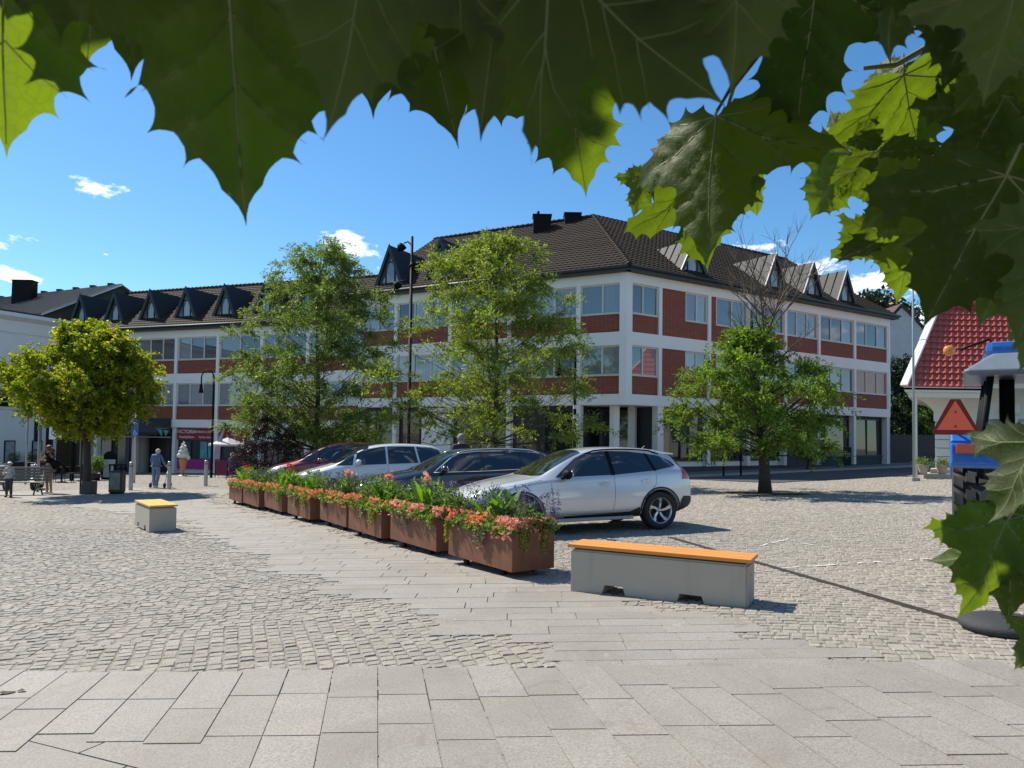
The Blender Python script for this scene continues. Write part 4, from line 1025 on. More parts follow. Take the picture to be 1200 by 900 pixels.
# the little leafy shrub standing in the shop window bay at the right of the small tree
c = P(962, 545, 37)
make_tree('shrub', 'climbing green shrub by the glazed shop bay beside the black board', (c.x, 38.6, gz(c.x, 38.6)), 3.0, interp([(0.3, 0.5), (1.5, 0.8), (2.6, 0.9), (3.0, 0.3)]), 34, 200, M['green3'], 0.14, 0.06, 0.05, 81, zmin=0.6, cat='shrub', clump_r=(0.25, 0.4))

# ---- planters
M['corten'] = None
def corten():
    m, nt, b = new_mat('weathering_steel')
    n1 = noise_t(nt, 3.0, 6, 0.65); n2 = noise_t(nt, 26, 4, 0.7)
    tcn = nt.nodes.new('ShaderNodeTexCoord'); mp = nt.nodes.new('ShaderNodeMapping'); mp.inputs['Scale'].default_value = (9, 9, 0.7); nt.links.new(tcn.outputs['Object'], mp.inputs[0])
    st = noise_t(nt, 1.0, 4, 0.6, vec=mp.outputs[0])
    col = ramp(nt, n1, [(0.3, (0.13, 0.044, 0.020)), (0.55, (0.20, 0.070, 0.030)), (0.75, (0.27, 0.105, 0.045))])
    col = mixc(nt, ramp(nt, st, [(0.45, (0, 0, 0)), (0.7, (0.6, 0.6, 0.6))]), col, (0.24, 0.11, 0.06))
    col = mixc(nt, mathn(nt, 'MULTIPLY', n2, 0.35), col, (0.06, 0.028, 0.018))
    nt.links.new(col, b.inputs['Base Color']); b.inputs['Roughness'].default_value = 0.68
    bump(nt, b, n2, 0.15, 0.003); return m
M['corten'] = corten()
M['fol_mid'] = leaf_mat('bedding_leaf', (0.07, 0.13, 0.035), (0.14, 0.21, 0.06), 0.42, c3=(0.24, 0.29, 0.10))
M['fol_grey'] = leaf_mat('greygreen_leaf', (0.06, 0.085, 0.05), (0.11, 0.14, 0.085), 0.3)
M['canna'] = leaf_mat('canna_leaf', (0.09, 0.20, 0.016), (0.17, 0.30, 0.03), 0.5, rough=0.35)
M['trail_y'] = leaf_mat('yellow_trailing_leaf', (0.22, 0.24, 0.03), (0.32, 0.32, 0.05), 0.35)
M['trail_s'] = leaf_mat('silver_trailing_leaf', (0.20, 0.19, 0.13), (0.30, 0.28, 0.20), 0.3)
M['bloom'] = leaf_mat('orange_blossom', (0.80, 0.22, 0.08), (0.85, 0.34, 0.17), 0.35, tcol=(1.2, 1.1, 1.0), c3=(0.82, 0.32, 0.24))
M['bloom_pink'] = leaf_mat('salmon_blossom', (0.76, 0.28, 0.22), (0.84, 0.44, 0.34), 0.35, tcol=(1.2, 1.1, 1.0), c3=(0.78, 0.36, 0.14))
M['bloom_red'] = leaf_mat('red_blossom', (0.45, 0.03, 0.02), (0.55, 0.08, 0.05), 0.35, tcol=(1.2, 1, 1))
M['salvia'] = leaf_mat('purple_spike', (0.08, 0.065, 0.17), (0.13, 0.11, 0.24), 0.25, tcol=(1, 1, 1.2), c3=(0.045, 0.05, 0.07))
M['soil'] = pm('potting_soil', (0.04, 0.03, 0.02), 0.95, var=0.4, scale=20)
PL, PW, PH = 1.46, 0.60, 0.43
def blossoms(c, r, size, mat_name, parent, name='blossom'):
    n = len(c); a = rand_unit(n, r); a[:, 2] = np.abs(a[:, 2]) * 0.6 + 0.25; a[:, 1] -= 0.55; a /= np.linalg.norm(a, axis=1)[:, None]
    s = np.cross(a, rand_unit(n, r)); s /= np.linalg.norm(s, axis=1)[:, None]; t = np.cross(a, s); V = []
    # five petals: a shallow pentagonal funnel, each petal a quad
    R = size * (0.7 + 0.6 * r.random(n))[:, None]
    for k in range(5):
        w0, w1, wm = 2 * PI * k / 5, 2 * PI * (k + 1) / 5, 2 * PI * (k + 0.5) / 5
        e = lambda w_, q, h: c + (s * math.cos(w_) + t * math.sin(w_)) * R * q + a * R * h
        V.append(np.stack([c, e(w0 + 0.1, 0.8, 0.30), e(wm, 1.05, 0.22), e(w1 - 0.1, 0.8, 0.30)], 1))
    v = np.stack(V, 1).reshape(-1, 3); f = quads(n * 5)
    # shared centre vertices are duplicated: one island per petal group is fine at this size
    return mesh_np(name, v, f, M[mat_name], parent)
def blade(b, p, d, L, W, bend, n=6):
    """broad canna-like blade"""
    d = Vector(d).normalized(); s = d.cross(Vector((0, 0, 1)));
    if s.length < 0.05: s = Vector((1, 0, 0))
    s.normalize(); s = (s + Vector((random.uniform(-.6, .6), random.uniform(-.6, .6), 0))).normalized(); vs = []; q = Vector(p)
    for i in range(n + 1):
        t = i / n; w_ = W * math.sin(PI * min(1, t * 0.9 + 0.1)) ** 0.8 * (1 - t ** 6)
        nn = s.cross(d).normalized()
        vs += [q - s * w_ * 0.5 + nn * w_ * 0.18, q.copy(), q + s * w_ * 0.5 + nn * w_ * 0.18]
        d = (d + Vector((d.x, d.y, -0.3)) * bend / n).normalized(); q = q + d * L / n
    b.add(vs, [(3 * i + j, 3 * i + j + 1, 3 * i + j + 4, 3 * i + j + 3) for i in range(n) for j in range(2)], smooth=True)
p_desc = ['corten steel planter nearest the concrete bench, orange and pink blossoms with yellow trailing plants', 'corten planter second from the bench, one pink canna flower and pale petunias',
          'third rusty planter from the bench with broad canna leaves and yellow trailer at its corner', 'fourth rusty planter from the bench, beside the black estate car\'s bonnet',
          'fifth rusty planter from the bench, beside the white car\'s bonnet', 'rusty planter with broad canna leaves and red flowers, third from the far end',
          'second planter from the far end of the row, taller green foliage', 'farthest and smallest planter at the square end of the row']
pl_px = [(600, 671), (511, 646.5), (446.5, 631), (405.5, 618), (363, 609), (330, 600), (303, 594.5), (283, 589.5)]
g0 = G(602, 673); step = Vector((-1.058, 1.59))
ANG = math.atan2(step.y, step.x)
print('planters', [tuple(round(c, 2) for c in G(*p, 0.075)) for p in pl_px])
box0 = None
for k in range(8):
    r = np.random.default_rng(100 + k); random.seed(100 + k)
    g = G(*pl_px[k], 0.075)
    x, y = g.x, g.y
    # root at the near left bottom corner; local x runs along the row (away), local -y is towards the car side
    t = thing('flower_planter', p_desc[k], 'planter', (x, y, gz(x, y)), ANG + r.uniform(-0.02, 0.02), 'corten steel planters in a row')
    W0_, W1_ = -PW, 0.0
    if box0 is None:
        b = MB(); th = 0.012; z0 = 0.075; z1 = z0 + PH
        b.box(0, PL, W1_ - th, W1_, z0, z1); b.box(0, PL, W0_, W0_ + th, z0, z1); b.box(0, th, W0_ + th, W1_ - th, z0, z1); b.box(PL - th, PL, W0_ + th, W1_ - th, z0, z1); b.box(th, PL - th, W0_ + th, W1_ - th, z0, z0 + th)
        for (xa, xb, ya, yb) in ((0, PL, W1_ - 0.035, W1_ + 0.0015), (0, PL, W0_ - 0.0015, W0_ + 0.035)): b.box(xa, xb, ya, yb, z1 - 0.004, z1 + 0.002)
        box0 = b.build('box', M['corten'], t); feet = []
        for fx in (0.28, PL - 0.34):
            for fy in (W0_ + 0.06, W1_ - 0.12):
                bb = MB(); bb.box(fx, fx + 0.07, fy, fy + 0.05, -0.02, z0 - 0.002); feet.append(bb.build('foot', M['black'], t))
        bb = MB(); bb.box(th, PL - th, W0_ + th, W1_ - th, z0 + 0.02, z1 - 0.05); soil0 = bb.build('soil', M['soil'], t)
    else:
        for o in [box0, soil0] + feet:
            c = o.copy(); C.objects.link(c); c.parent = t
    zt = 0.075 + PH
    # mounded foliage
    n = 5200 if k < 3 else 3400
    px = r.uniform(-0.02, PL + 0.02, n); py = r.uniform(-PW - 0.04, 0.05, n)
    hgt = 0.09 + (0.15 if k == 0 else 0.20) * np.exp(-((py + 0.38) / 0.20) ** 2) * (0.75 + 0.4 * np.sin(px * 4 + k)) + 0.04 * np.sin(px * 13 + k)
    pz = zt - 0.05 + hgt * r.random(n) ** 0.45
    v = leaves_at(np.stack([px, py, pz], 1), r, 0.060, 0.030, -0.25)
    mesh_np('foliage', v, quads(n), M['fol_mid'] if k not in (1, 3) else M['fol_mid'], t)
    n = 900; px = r.uniform(0, PL, n); py = r.uniform(-PW + 0.1, -0.15, n); st = np.floor(r.random(n) * 16); px = (st + 0.5) / 16 * PL * 0.98 + r.normal(0, 0.02, n); py = -0.15 - 0.35 * ((st * 7) % 16) / 16 + r.normal(0, 0.02, n)
    pz = zt + 0.12 + r.random(n) * ((0.20 if k == 0 else 0.30) + 0.08 * np.sin(st * 3))
    v = leaves_at(np.stack([px, py, pz], 1), r, 0.075, 0.02, -0.5); mesh_np('tall_foliage', v, quads(n), M['fol_grey'] if k % 3 == 0 else M['fol_mid'], t)
    # low blossom along the path side and near end
    n = 620 if k < 2 else 380
    bx = r.uniform(-0.03, PL + 0.02, n); by = 0.04 - np.abs(r.normal(0, 0.09, n)); bz = zt + 0.02 + 0.15 * r.random(n) - 0.10 * (by > 0.02)
    ne = int(n * 0.35); bx[:ne] = -0.04 + np.abs(r.normal(0, 0.08, ne)); by[:ne] = r.uniform(-PW, 0.02, ne)
    clump = (np.sin(bx * 9 + k * 2) + 0.5 * np.sin(bx * 23 + k) > -0.35); cpos = np.stack([bx, by, bz], 1)[clump]
    h = len(cpos) // 2
    m1, m2 = ('bloom', 'bloom_pink') if k != 1 else ('bloom_pink', 'bloom_pink')
    # orange on most of the box, salmon-pink at the near end
    near = cpos[:, 0] < 0.35 * PL
    for sel, mm in ((~near, 'bloom' if k != 1 else 'bloom_pink'), (near, 'bloom_pink' if k < 2 else 'bloom')):
        cc = cpos[sel]
        if len(cc): 
            bl = blossoms(cc, r, 0.024, mm, t)
    # broad-leaved cannas
    b = MB(); spots = {0: [(0.62, 4), (1.0, 3)], 1: [(0.85, 3)], 2: [(0.45, 4), (0.85, 4)], 3: [(0.8, 3)], 4: [(0.6, 2), (1.1, 2)], 5: [(0.4, 4), (0.9, 4)], 6: [(0.8, 1)], 7: [(0.7, 1)]}[k]
    for sx, nn in spots:
        for i in range(nn + 3):
            a = random.uniform(0, 2 * PI); blade(b, (sx + random.uniform(-0.06, 0.06), -0.30 + random.uniform(-0.06, 0.06), zt + 0.02), (0.45 * math.cos(a), 0.45 * math.sin(a), 1.0), random.uniform(0.36, 0.56), random.uniform(0.12, 0.18), random.uniform(0.2, 1.0))
    if b.v: b.build('canna_foliage', M['canna'], t, recalc=False)
    if k in (1, 2, 3, 5, 7):
        nb = 26; sx = spots[0][0]; cpos = np.array([sx, -0.30, zt + 0.50 + (0.06 if k == 5 else 0)]) + r.normal(0, 0.035, (nb, 3)); blossoms(cpos, r, 0.035, 'bloom_red' if k in (5, 7) else 'bloom_pink', t, 'canna_blossom')
        b = MB(); b.tube([(sx, -0.30, zt), (sx, -0.30, zt + 0.50)], 0.008, 5); b.build('stem', M['fol_mid'], t, uv=False)
    # purple salvia spikes on the car side
    if k <= 4:
        n = 2300; st = np.floor(r.random(n) * 52); sx = (st * 0.618 % 1) * PL * 1.05; sy = -PW + 0.02 - 0.16 * ((st * 0.37) % 1) + 0.2 * ((st * 0.77) % 1); h = 0.30 + 0.22 * ((st * 0.53) % 1)
        tt = r.random(n); P_ = np.stack([sx + r.normal(0, 0.010, n) + 0.05 * np.sin(st) * tt, sy + r.normal(0, 0.010, n), zt + h * (0.35 + 0.65 * tt)], 1)
        v = leaves_at(P_, r, 0.030, 0.014, 0.0); mesh_np('purple_spike_foliage', v, quads(n), M['salvia'], t)
    # trailing plants
    tr = {0: [(0.02, -0.55, -0.03, -0.42, 'trail_y', 0.30), (0.02, -0.30, -0.03, -0.1, 'trail_y', 0.26), (0.55, 0.02, 0.75, 0.035, 'trail_s', 0.27), (1.40, 0.03, 1.46, 0.04, 'trail_y', 0.30)],
          1: [(0.85, 0.02, 1.0, 0.03, 'trail_s', 0.20), (0.05, 0.03, 0.12, 0.035, 'trail_y', 0.15)], 2: [(0.25, 0.02, 0.42, 0.04, 'trail_y', 0.33), (0.7, .02, .8, .03, 'trail_s', 0.25)],
          3: [(1.1, 0.02, 1.2, 0.04, 'trail_s', 0.25)], 4: [(0.2, 0.02, 0.4, 0.04, 'trail_y', 0.3), (0.8, .02, .9, .03, 'trail_s', 0.35)], 5: [(0.15, 0.02, 0.35, 0.04, 'trail_y', 0.32)], 6: [(0.3, 0.02, 0.4, 0.04, 'trail_s', 0.2)], 7: []}[k]
    for (xa, ya, xb, yb, mm, L) in tr:
        n = 340; s = np.floor(r.random(n) * 9) / 9; tt = r.random(n); Ls = L * (0.5 + 0.5 * ((s * 5.3) % 1))
        P_ = np.stack([xa + (xb - xa) * s + r.normal(0, 0.012, n), ya + (yb - ya) * s + r.normal(0, 0.008, n) + 0.015, zt + 0.03 - Ls * tt], 1)
        v = leaves_at(P_, r, 0.026, 0.018, 0.3); mesh_np('trailing_foliage', v, quads(n), M[mm], t)
# ------------------------------------------------------------------ cars
def car_paint(name, col, metal=0.4, rough=0.32):
    m, nt, b = new_mat(name); b.inputs['Metallic'].default_value = metal; b.inputs['Roughness'].default_value = rough
    b.inputs['Coat Weight'].default_value = 1.0; b.inputs['Coat Roughness'].default_value = 0.04
    n = noise_t(nt, 900, 1, 0.5)
    nt.links.new(mixc(nt, mathn(nt, 'MULTIPLY', n, 0.25), col, [c * 0.8 for c in col]), b.inputs['Base Color'])
    return m
M['silver'] = car_paint('silver_paint', (0.62, 0.63, 0.64), 0.4, 0.33)
M['car_black'] = car_paint('black_paint_car', (0.012, 0.014, 0.022), 0.2, 0.25)
M['car_white'] = car_paint('white_paint_car', (0.62, 0.65, 0.67), 0.05, 0.35)
M['car_red'] = car_paint('dark_red_paint_car', (0.16, 0.012, 0.020), 0.35, 0.3)
M['cladding'] = pm('black_cladding', (0.022, 0.022, 0.024), 0.6, var=0.1)
M['alloy'] = pm('alloy_rim', (0.55, 0.56, 0.57), 0.28, metal=0.85, var=0.05)
M['chrome'] = pm('chrome', (0.70, 0.71, 0.72), 0.12, metal=1.0, var=0.02)
M['tail'] = pm('red_tail_lens', (0.42, 0.010, 0.012), 0.15, var=0.1, coat=1.0)
M['lens'] = pm('headlight_lens', (0.35, 0.37, 0.38), 0.08, var=0.4, scale=30, ior=1.8)
M['plate'] = pm('number_plate', (0.7, 0.7, 0.68), 0.4, var=0.02)

def body_mesh(st, W, arches, levels=2):
    """st: stations (x, z_bottom, z_belt, z_top, w_belt, w_roof); closed loft -> subdivided -> wheel arches cut"""
    bm = bmesh.new(); rings = []
    for (x, zb, zs, zt, wb, wr) in st:
        H = zt - zs
        half = [(0, zb), (wb * 0.72, zb), (wb * 0.955, zb + 0.07), (wb * 0.99, zb + 0.30 * (zs - zb)), (wb * 1.0, zb + 0.62 * (zs - zb)), (wb * 0.975, zs - 0.03), (wb * 0.945, zs + 0.02 * (H > 0.2)),
                (wr + (wb * 0.93 - wr) * 0.5, zs + H * 0.5), (wr, zt - H * 0.12 - 0.0), (wr * 0.90, zt - 0.02 * (H > 0.05)), (wr * 0.5, zt - 0.0), (0, zt + 0.008)]
        ring = [bm.verts.new((x, y, z)) for y, z in half] + [bm.verts.new((x, -y, z)) for y, z in half[-2:0:-1]]
        rings.append(ring)
    n = len(rings[0])
    for a, c in zip(rings[:-1], rings[1:]):
        for j in range(n): bm.faces.new((a[j], a[(j + 1) % n], c[(j + 1) % n], c[j]))
    bm.faces.new(rings[0][::-1]); bm.faces.new(rings[-1])
    bmesh.ops.recalc_face_normals(bm, faces=bm.faces[:])
    me = bpy.data.meshes.new('tmp'); bm.to_mesh(me); bm.free()
    o = bpy.data.objects.new('tmp', me); C.objects.link(o)
    s = o.modifiers.new('s', 'SUBSURF'); s.levels = levels; s.render_levels = levels
    cut = []
    for (x, z, r) in arches:
        bmc = bmesh.new(); bmesh.ops.create_cone(bmc, cap_ends=True, segments=48, radius1=r, radius2=r, depth=W * 2, matrix=Matrix.Translation((x, 0, z)) @ Matrix.Rotation(PI / 2, 4, 'X'))
        # keep the middle of the car solid: two separate pockets
        mc = bpy.data.meshes.new('c'); bmc.to_mesh(mc); bmc.free(); oc = bpy.data.objects.new('c', mc); C.objects.link(oc); cut.append(oc)
        m = o.modifiers.new('b', 'BOOLEAN'); m.operation = 'DIFFERENCE'; m.object = oc; m.solver = 'EXACT'
    dg = bpy.context.evaluated_depsgraph_get(); dg.update()
    ev = o.evaluated_get(dg); res = bpy.data.meshes.new_from_object(ev)
    for oc in cut: bpy.data.objects.remove(oc)
    bpy.data.objects.remove(o)
    return res
class Body:
    def __init__(s, me):
        bm = bmesh.new(); bm.from_mesh(me); s.t = BVHTree.FromBMesh(bm); bm.free()
    def hit(s, o, d):
        h = s.t.ray_cast(Vector(o), Vector(d)); return h[0], h[1]
def patch(body, poly, axis, off=0.004, res=0.05, sgn=1):
    """polygon in a side / top / end view, laid on the body surface. axis 'y': (x,z) seen from the side; 'z': (x,y) from above; 'x': (y,z) from an end"""
    # densify outline and add interior points
    out = []
    for i in range(len(poly)):
        a, c = Vector(poly[i]), Vector(poly[(i + 1) % len(poly)]); k = max(1, int((c - a).length / res))
        for j in range(k): out.append(a.lerp(c, j / k))
    xs = [p.x for p in out]; ys = [p.y for p in out]; pts = list(out)
    def inside(p):
        c = False; n = len(out)
        for i in range(n):
            a, d = out[i], out[i - 1]
            if (a.y > p.y) != (d.y > p.y) and p.x < (d.x - a.x) * (p.y - a.y) / (d.y - a.y + 1e-12) + a.x: c = not c
        return c
    x = min(xs) + res / 2
    while x < max(xs):
        y = min(ys) + res / 2
        while y < max(ys):
            p = Vector((x, y))
            if inside(p) and min((p - q).length for q in out) > res * 0.45: pts.append(p)
            y += res
        x += res
    n = len(out)
    vs, es, fs, *_ = delaunay_2d_cdt(pts, [(i, (i + 1) % n) for i in range(n)], [], 1, 1e-5)
    V = []; ok = []
    for p in vs:
        if axis == 'y': o, d = (p.x, 3 * sgn, p.y), (0, -sgn, 0)
        elif axis == 'z': o, d = (p.x, p.y, 4), (0, 0, -1)
        else: o, d = (4 + 4 * sgn if sgn > 0 else -4, p.x, p.y), (-sgn, 0, 0)
        if axis == 'x': o = (2 + 6 * sgn, p.x, p.y)
        h, nn = body.hit(o, d)
        if h is None: V.append(Vector((0, 0, 0))); ok.append(False); continue
        if nn.dot(Vector(d)) > 0: nn = -nn
        V.append(h + nn * off); ok.append(True)
    F = [list(f) for f in fs if all(ok[i] for i in f)]
    F = [f for f in F if inside(sum((vs[i] for i in f), Vector((0, 0))) / len(f))]
    return V, F
def curve_seam(body, b, pts, sgn, rad=0.0035):
    P_ = []
    for i in range(len(pts) - 1):
        a, c = Vector(pts[i]), Vector(pts[i + 1]); k = max(2, int((c - a).length / 0.06))
        for j in range(k + (i == len(pts) - 2)):
            p = a.lerp(c, j / k); h, nn = body.hit((p.x, 3 * sgn, p.y), (0, -sgn, 0))
            if h is not None: P_.append(h + Vector((0, sgn * 0.0005, 0)))
    if len(P_) > 1: b.tube(P_, rad, 4, smooth=False, caps=False)

def wheel(parent, x, y, R, side, rimmat='alloy', spokes=5, width=0.225):
    """wheel mesh = tyre; rim child"""
    Xf = Matrix.Translation((x, y, R)) @ Matrix.Rotation(-PI / 2 * side, 4, 'X')     # local +z = outboard
    w2 = width / 2; rr = R * 0.68
    b = MB(Xf); b.lathe([(rr, -w2), (R * 0.93, -w2), (R * 0.985, -w2 * 0.8), (R, -w2 * 0.4), (R, w2 * 0.4), (R * 0.985, w2 * 0.8), (R * 0.93, w2), (R * 0.80, w2 * 1.04), (rr, w2 * 0.92), (rr, -w2)], 48)
    wh = b.build('wheel', M['rubber'], parent)
    b = MB(Xf); b.lathe([(rr * 1.0, w2 * 0.95), (rr * 0.955, w2 * 0.93), (rr * 0.93, w2 * 0.4), (rr * 0.90, -w2 * 0.8)], 48)
    hz = w2 * 0.62
    b.lathe([(0.001, hz), (0.030, hz), (0.034, hz - 0.012), (rr * 0.22, hz - 0.02), (rr * 0.24, hz - 0.05)], 24)
    for i in range(spokes):
        a = 2 * PI * i / spokes; tw = 0.30
        def pt_(r, an, z): return (r * math.cos(an), r * math.sin(an), z)
        for (da0, da1, wd0, wd1) in ((-0.06, tw - 0.06, 0.23, 0.30),):
            vs = [pt_(rr * 0.14, a - 0.55, hz - 0.02), pt_(rr * 0.14, a + 0.55, hz - 0.02), pt_(rr * 0.55, a + da1 * 0.5 + 0.20, hz - 0.002), pt_(rr * 0.55, a + da1 * 0.5 - 0.12, hz - 0.002), pt_(rr * 0.945, a + da1 + 0.24, w2 * 0.86), pt_(rr * 0.945, a + da1 - 0.08, w2 * 0.86)]
            lo = [(p[0], p[1], p[2] - 0.03) for p in vs]
            b.add(vs + lo, [(0, 1, 2, 3), (3, 2, 4, 5), (0, 3, 9, 6), (3, 5, 11, 9), (1, 7, 8, 2), (2, 8, 10, 4)])
    b.build('rim', M[rimmat], wh)
    b = MB(Xf); b.lathe([(0.001, -w2 * 0.3), (rr * 0.78, -w2 * 0.3), (rr * 0.93, -w2 * 0.35)], 32); b.build('brake_disc', M['dark'], wh)
    return wh

def car(name, label, loc, heading, spec):
    """local +x = towards the rear, x=0 at the nose"""
    st, W, L, R = spec['st'], spec['W'], spec['L'], spec['R']; x1, x2 = spec['axles']; pmn = spec['paint']
    t = thing(name, label, 'car', loc, heading)
    t.rotation_euler = (math.atan(0.0), 0, heading)
    me = body_mesh(st, W, [(x1, R, R + 0.045), (x2, R, R + 0.045)])
    bd = Body(me)
    me.materials.clear(); me.materials.append(M[pmn]); me.materials.append(M['cladding'])
    for p in me.polygons: 
        p.use_smooth = True
        p.material_index = 1 if (p.center.z < spec.get('clad', 0.24) or abs(p.normal.y) > 0.9 and abs(p.center.y) < W * 0.28) else 0
    # smooth by angle via custom split: mark sharp edges at the arch cuts
    bm = bmesh.new(); bm.from_mesh(me)
    for e in bm.edges:
        if len(e.link_faces) == 2 and e.calc_face_angle(0) > 0.7: e.smooth = False
    bm.to_mesh(me); bm.free()
    o = bpy.data.objects.new('body', me); C.objects.link(o); o.parent = t
    # dark floor filling the wheel pockets so that one cannot look through
    b = MB(); b.box(0.5, L - 0.4, -W * 0.30, W * 0.30, 0.22, 0.62); b.build('underbody', M['black'], o)
    def add_patch(nm, poly, axis, mat, off=0.004, res=0.05, parent=o, both=True):
        objs = []
        for sg in ((1, -1) if both and axis == 'y' else ((1,) if axis != 'x' else (spec_end[nm] if nm in spec_end else 1,))):
            V, F = patch(bd, poly, axis, off, res, sg)
            if not F: continue
            b = MB(); b.add(V, F, smooth=True); objs.append(b.build(nm, M[mat], parent))
        return objs
    spec_end = {'headlight': -1, 'grille': -1, 'tail_light': 1, 'rear_window': 1, 'front_badge': -1}
    for nm, poly in spec['win']: add_patch(nm, poly, 'y', 'car_glass')
    for nm, poly in spec.get('pillars', []): add_patch(nm, poly, 'y', 'black', 0.0055)
    add_patch('windscreen', spec['windscreen'], 'z', 'car_glass', 0.005, 0.07)
    add_patch('rear_window', spec['rearwin'], 'z', 'car_glass', 0.005, 0.06)
    for poly in spec['tail']: add_patch('tail_light', poly, 'y', 'tail', 0.006, 0.04)
    for poly in spec.get('tail_x', []):
        for s_ in (1, -1):
            V, F = patch(bd, [(a * s_, c) for a, c in poly], 'x', 0.006, 0.04, 1)
            if F: b = MB(); b.add(V, F, smooth=True); b.build('tail_light', M['tail'], o)
    for poly in spec['head']: add_patch('headlight', poly, 'y', 'lens', 0.006, 0.04)
    V, F = patch(bd, spec['grille'], 'x', 0.006, 0.05, -1)
    if F: b = MB(); b.add(V, F); b.build('grille', M['black'], o)
    V, F = patch(bd, [(-0.75, 0.26), (0.75, 0.26), (0.70, 0.40), (-0.70, 0.40)], 'x', 0.006, 0.06, -1)
    if F: b = MB(); b.add(V, F); b.build('air_intake', M['black'], o)
    # black arch trims and sill
    if spec.get('cladded'):
        for cx in (x1, x2):
            ring = [(cx + (R + 0.052) * math.cos(a), R + (R + 0.052) * math.sin(a)) for a in [PI * (0.0 + i / 28) for i in range(29)]] + [(cx + (R + 0.088) * math.cos(a), R + (R + 0.088) * math.sin(a)) for a in [PI * (1 - i / 28) for i in range(29)]]
            add_patch('arch_trim', ring, 'y', 'cladding', 0.006, 0.03)
        add_patch('rear_bumper_trim', [(x2 + R + 0.06, 0.28), (L - 0.02, 0.30), (L + 0.02, 0.56), (L - 0.25, 0.58), (x2 + R + 0.09, 0.50)], 'y', 'cladding', 0.007, 0.04)
        add_patch('sill_trim', [(x1 + R + 0.04, 0.22), (x2 - R - 0.04, 0.22), (x2 - R - 0.10, 0.42), (x2 - R - 0.30, 0.34), (x1 + R + 0.07, 0.31)], 'y', 'cladding', 0.007, 0.05)
        for sg in (1, -1):
            b = MB(); b.box(x1 + R + 0.15, x2 - R - 0.22, sg * (W / 2 - 0.045) - 0.02, sg * (W / 2 - 0.045) + 0.02, 0.215, 0.275, bev=0.015); b.build('sill_strip', M['grey_metal'], o)
    V, F = patch(bd, [(-0.62, 0.28), (0.62, 0.28), (0.66, 0.52), (-0.66, 0.52)], 'x', 0.006, 0.06, 1)
    if F and spec.get('cladded'): b = MB(); b.add(V, F); b.build('rear_bumper', M['cladding'], o)
    # seams and door handles
    for sg in (1, -1):
        b = MB()
        for s_ in spec['seams']: curve_seam(bd, b, s_, sg)
        b.build('door_seam', M['black'], o)
        for hx, hz in spec['handles']:
            h, nn = bd.hit((hx, 3 * sg, hz), (0, -sg, 0))
            if h is None: continue
            b = MB(); b.box(-0.095, 0.095, -0.012, 0.022, -0.014, 0.014, bev=0.010, xf=Matrix.Translation(h + Vector((0, sg * 0.012, 0))) @ Matrix.Scale(sg, 4, (0, 1, 0)))
            b.ball((0, -0.004, 0), 1, 8, 0, Matrix.Translation(h) , (0.05, 0.008, 0.028)); b.build('door_handle', M[spec.get('handle_mat', pmn)], o)
        mx, mz = spec['mirror']; h, nn = bd.hit((mx, 3 * sg, mz), (0, -sg, 0)); y0 = abs(h.y) if h else W / 2 - 0.1
        b = MB(); b.smooth = True
        b.ball((mx + 0.03, sg * (y0 + 0.16), mz + 0.05), 1, 10, 0, None, (0.075, 0.125, 0.085)); b.tube([(mx + 0.0, sg * (y0 - 0.02), mz - 0.02), (mx + 0.01, sg * (y0 + 0.10), mz + 0.0)], [0.035, 0.025], 8)
        mo = b.build('wing_mirror', M[spec.get('mirror_mat', pmn)], t)
        b = MB(); b.ball((mx + 0.088, sg * (y0 + 0.165), mz + 0.05), 1, 8, 0, None, (0.022, 0.10, 0.065)); b.build('mirror_glass', M['chrome'], mo)
        if spec.get('rails'):
            pts = []
            for i in range(9):
                x = spec['rails'][0] + (spec['rails'][1] - spec['rails'][0]) * i / 8; yy = sg * spec['rails'][2]; h, nn = bd.hit((x, yy, 4), (0, 0, -1)); pts.append(Vector((x, yy, h.z + (0.035 if 0 < i < 8 else 0.0))))
            b = MB(); b.tube(pts, 0.014, 8); b.build('roof_rail', M[spec.get('rail_mat', 'black')], o)
        for x in (x1, x2): wheel(t, x, sg * (W / 2 - 0.135), R, sg, spec.get('rim', 'alloy'))
    # chrome line round the side glass
    if spec.get('chrome_line'):
        for sg in (1, -1):
            b = MB(); curve_seam(bd, b, spec['chrome_line'], sg, 0.008); b.build('chrome_line', M['chrome'], o)
    b = MB(); h, nn = bd.hit((8, 0, 0.75), (-1, 0, 0)); b.box(h.x - 0.002, h.x + 0.012, -0.26, 0.26, 0.70, 0.81, bev=0.003); b.build('number_plate', M['plate'], o)
    if spec.get('spoiler'):
        x, z = spec['spoiler']; b = MB(); b.prism([(x - 0.30, z + 0.015), (x + 0.09, z - 0.035), (x + 0.10, z - 0.055), (x - 0.25, z - 0.04)], -0.56, 0.56, axis='y'); b.build('spoiler', M[pmn], o)
        b = MB(); b.tube([(x - 0.28, 0.0, z + 0.01), (x - 0.16, 0.0, z + 0.11)], 0.006, 6); b.ball((x - 0.30, 0, z + 0.02), 1, 6, 0, None, (0.07, 0.03, 0.025)); b.build('aerial', M[pmn], o)
    # seats seen through the glass are dark shapes inside; interior is closed by the opaque glass
    return t

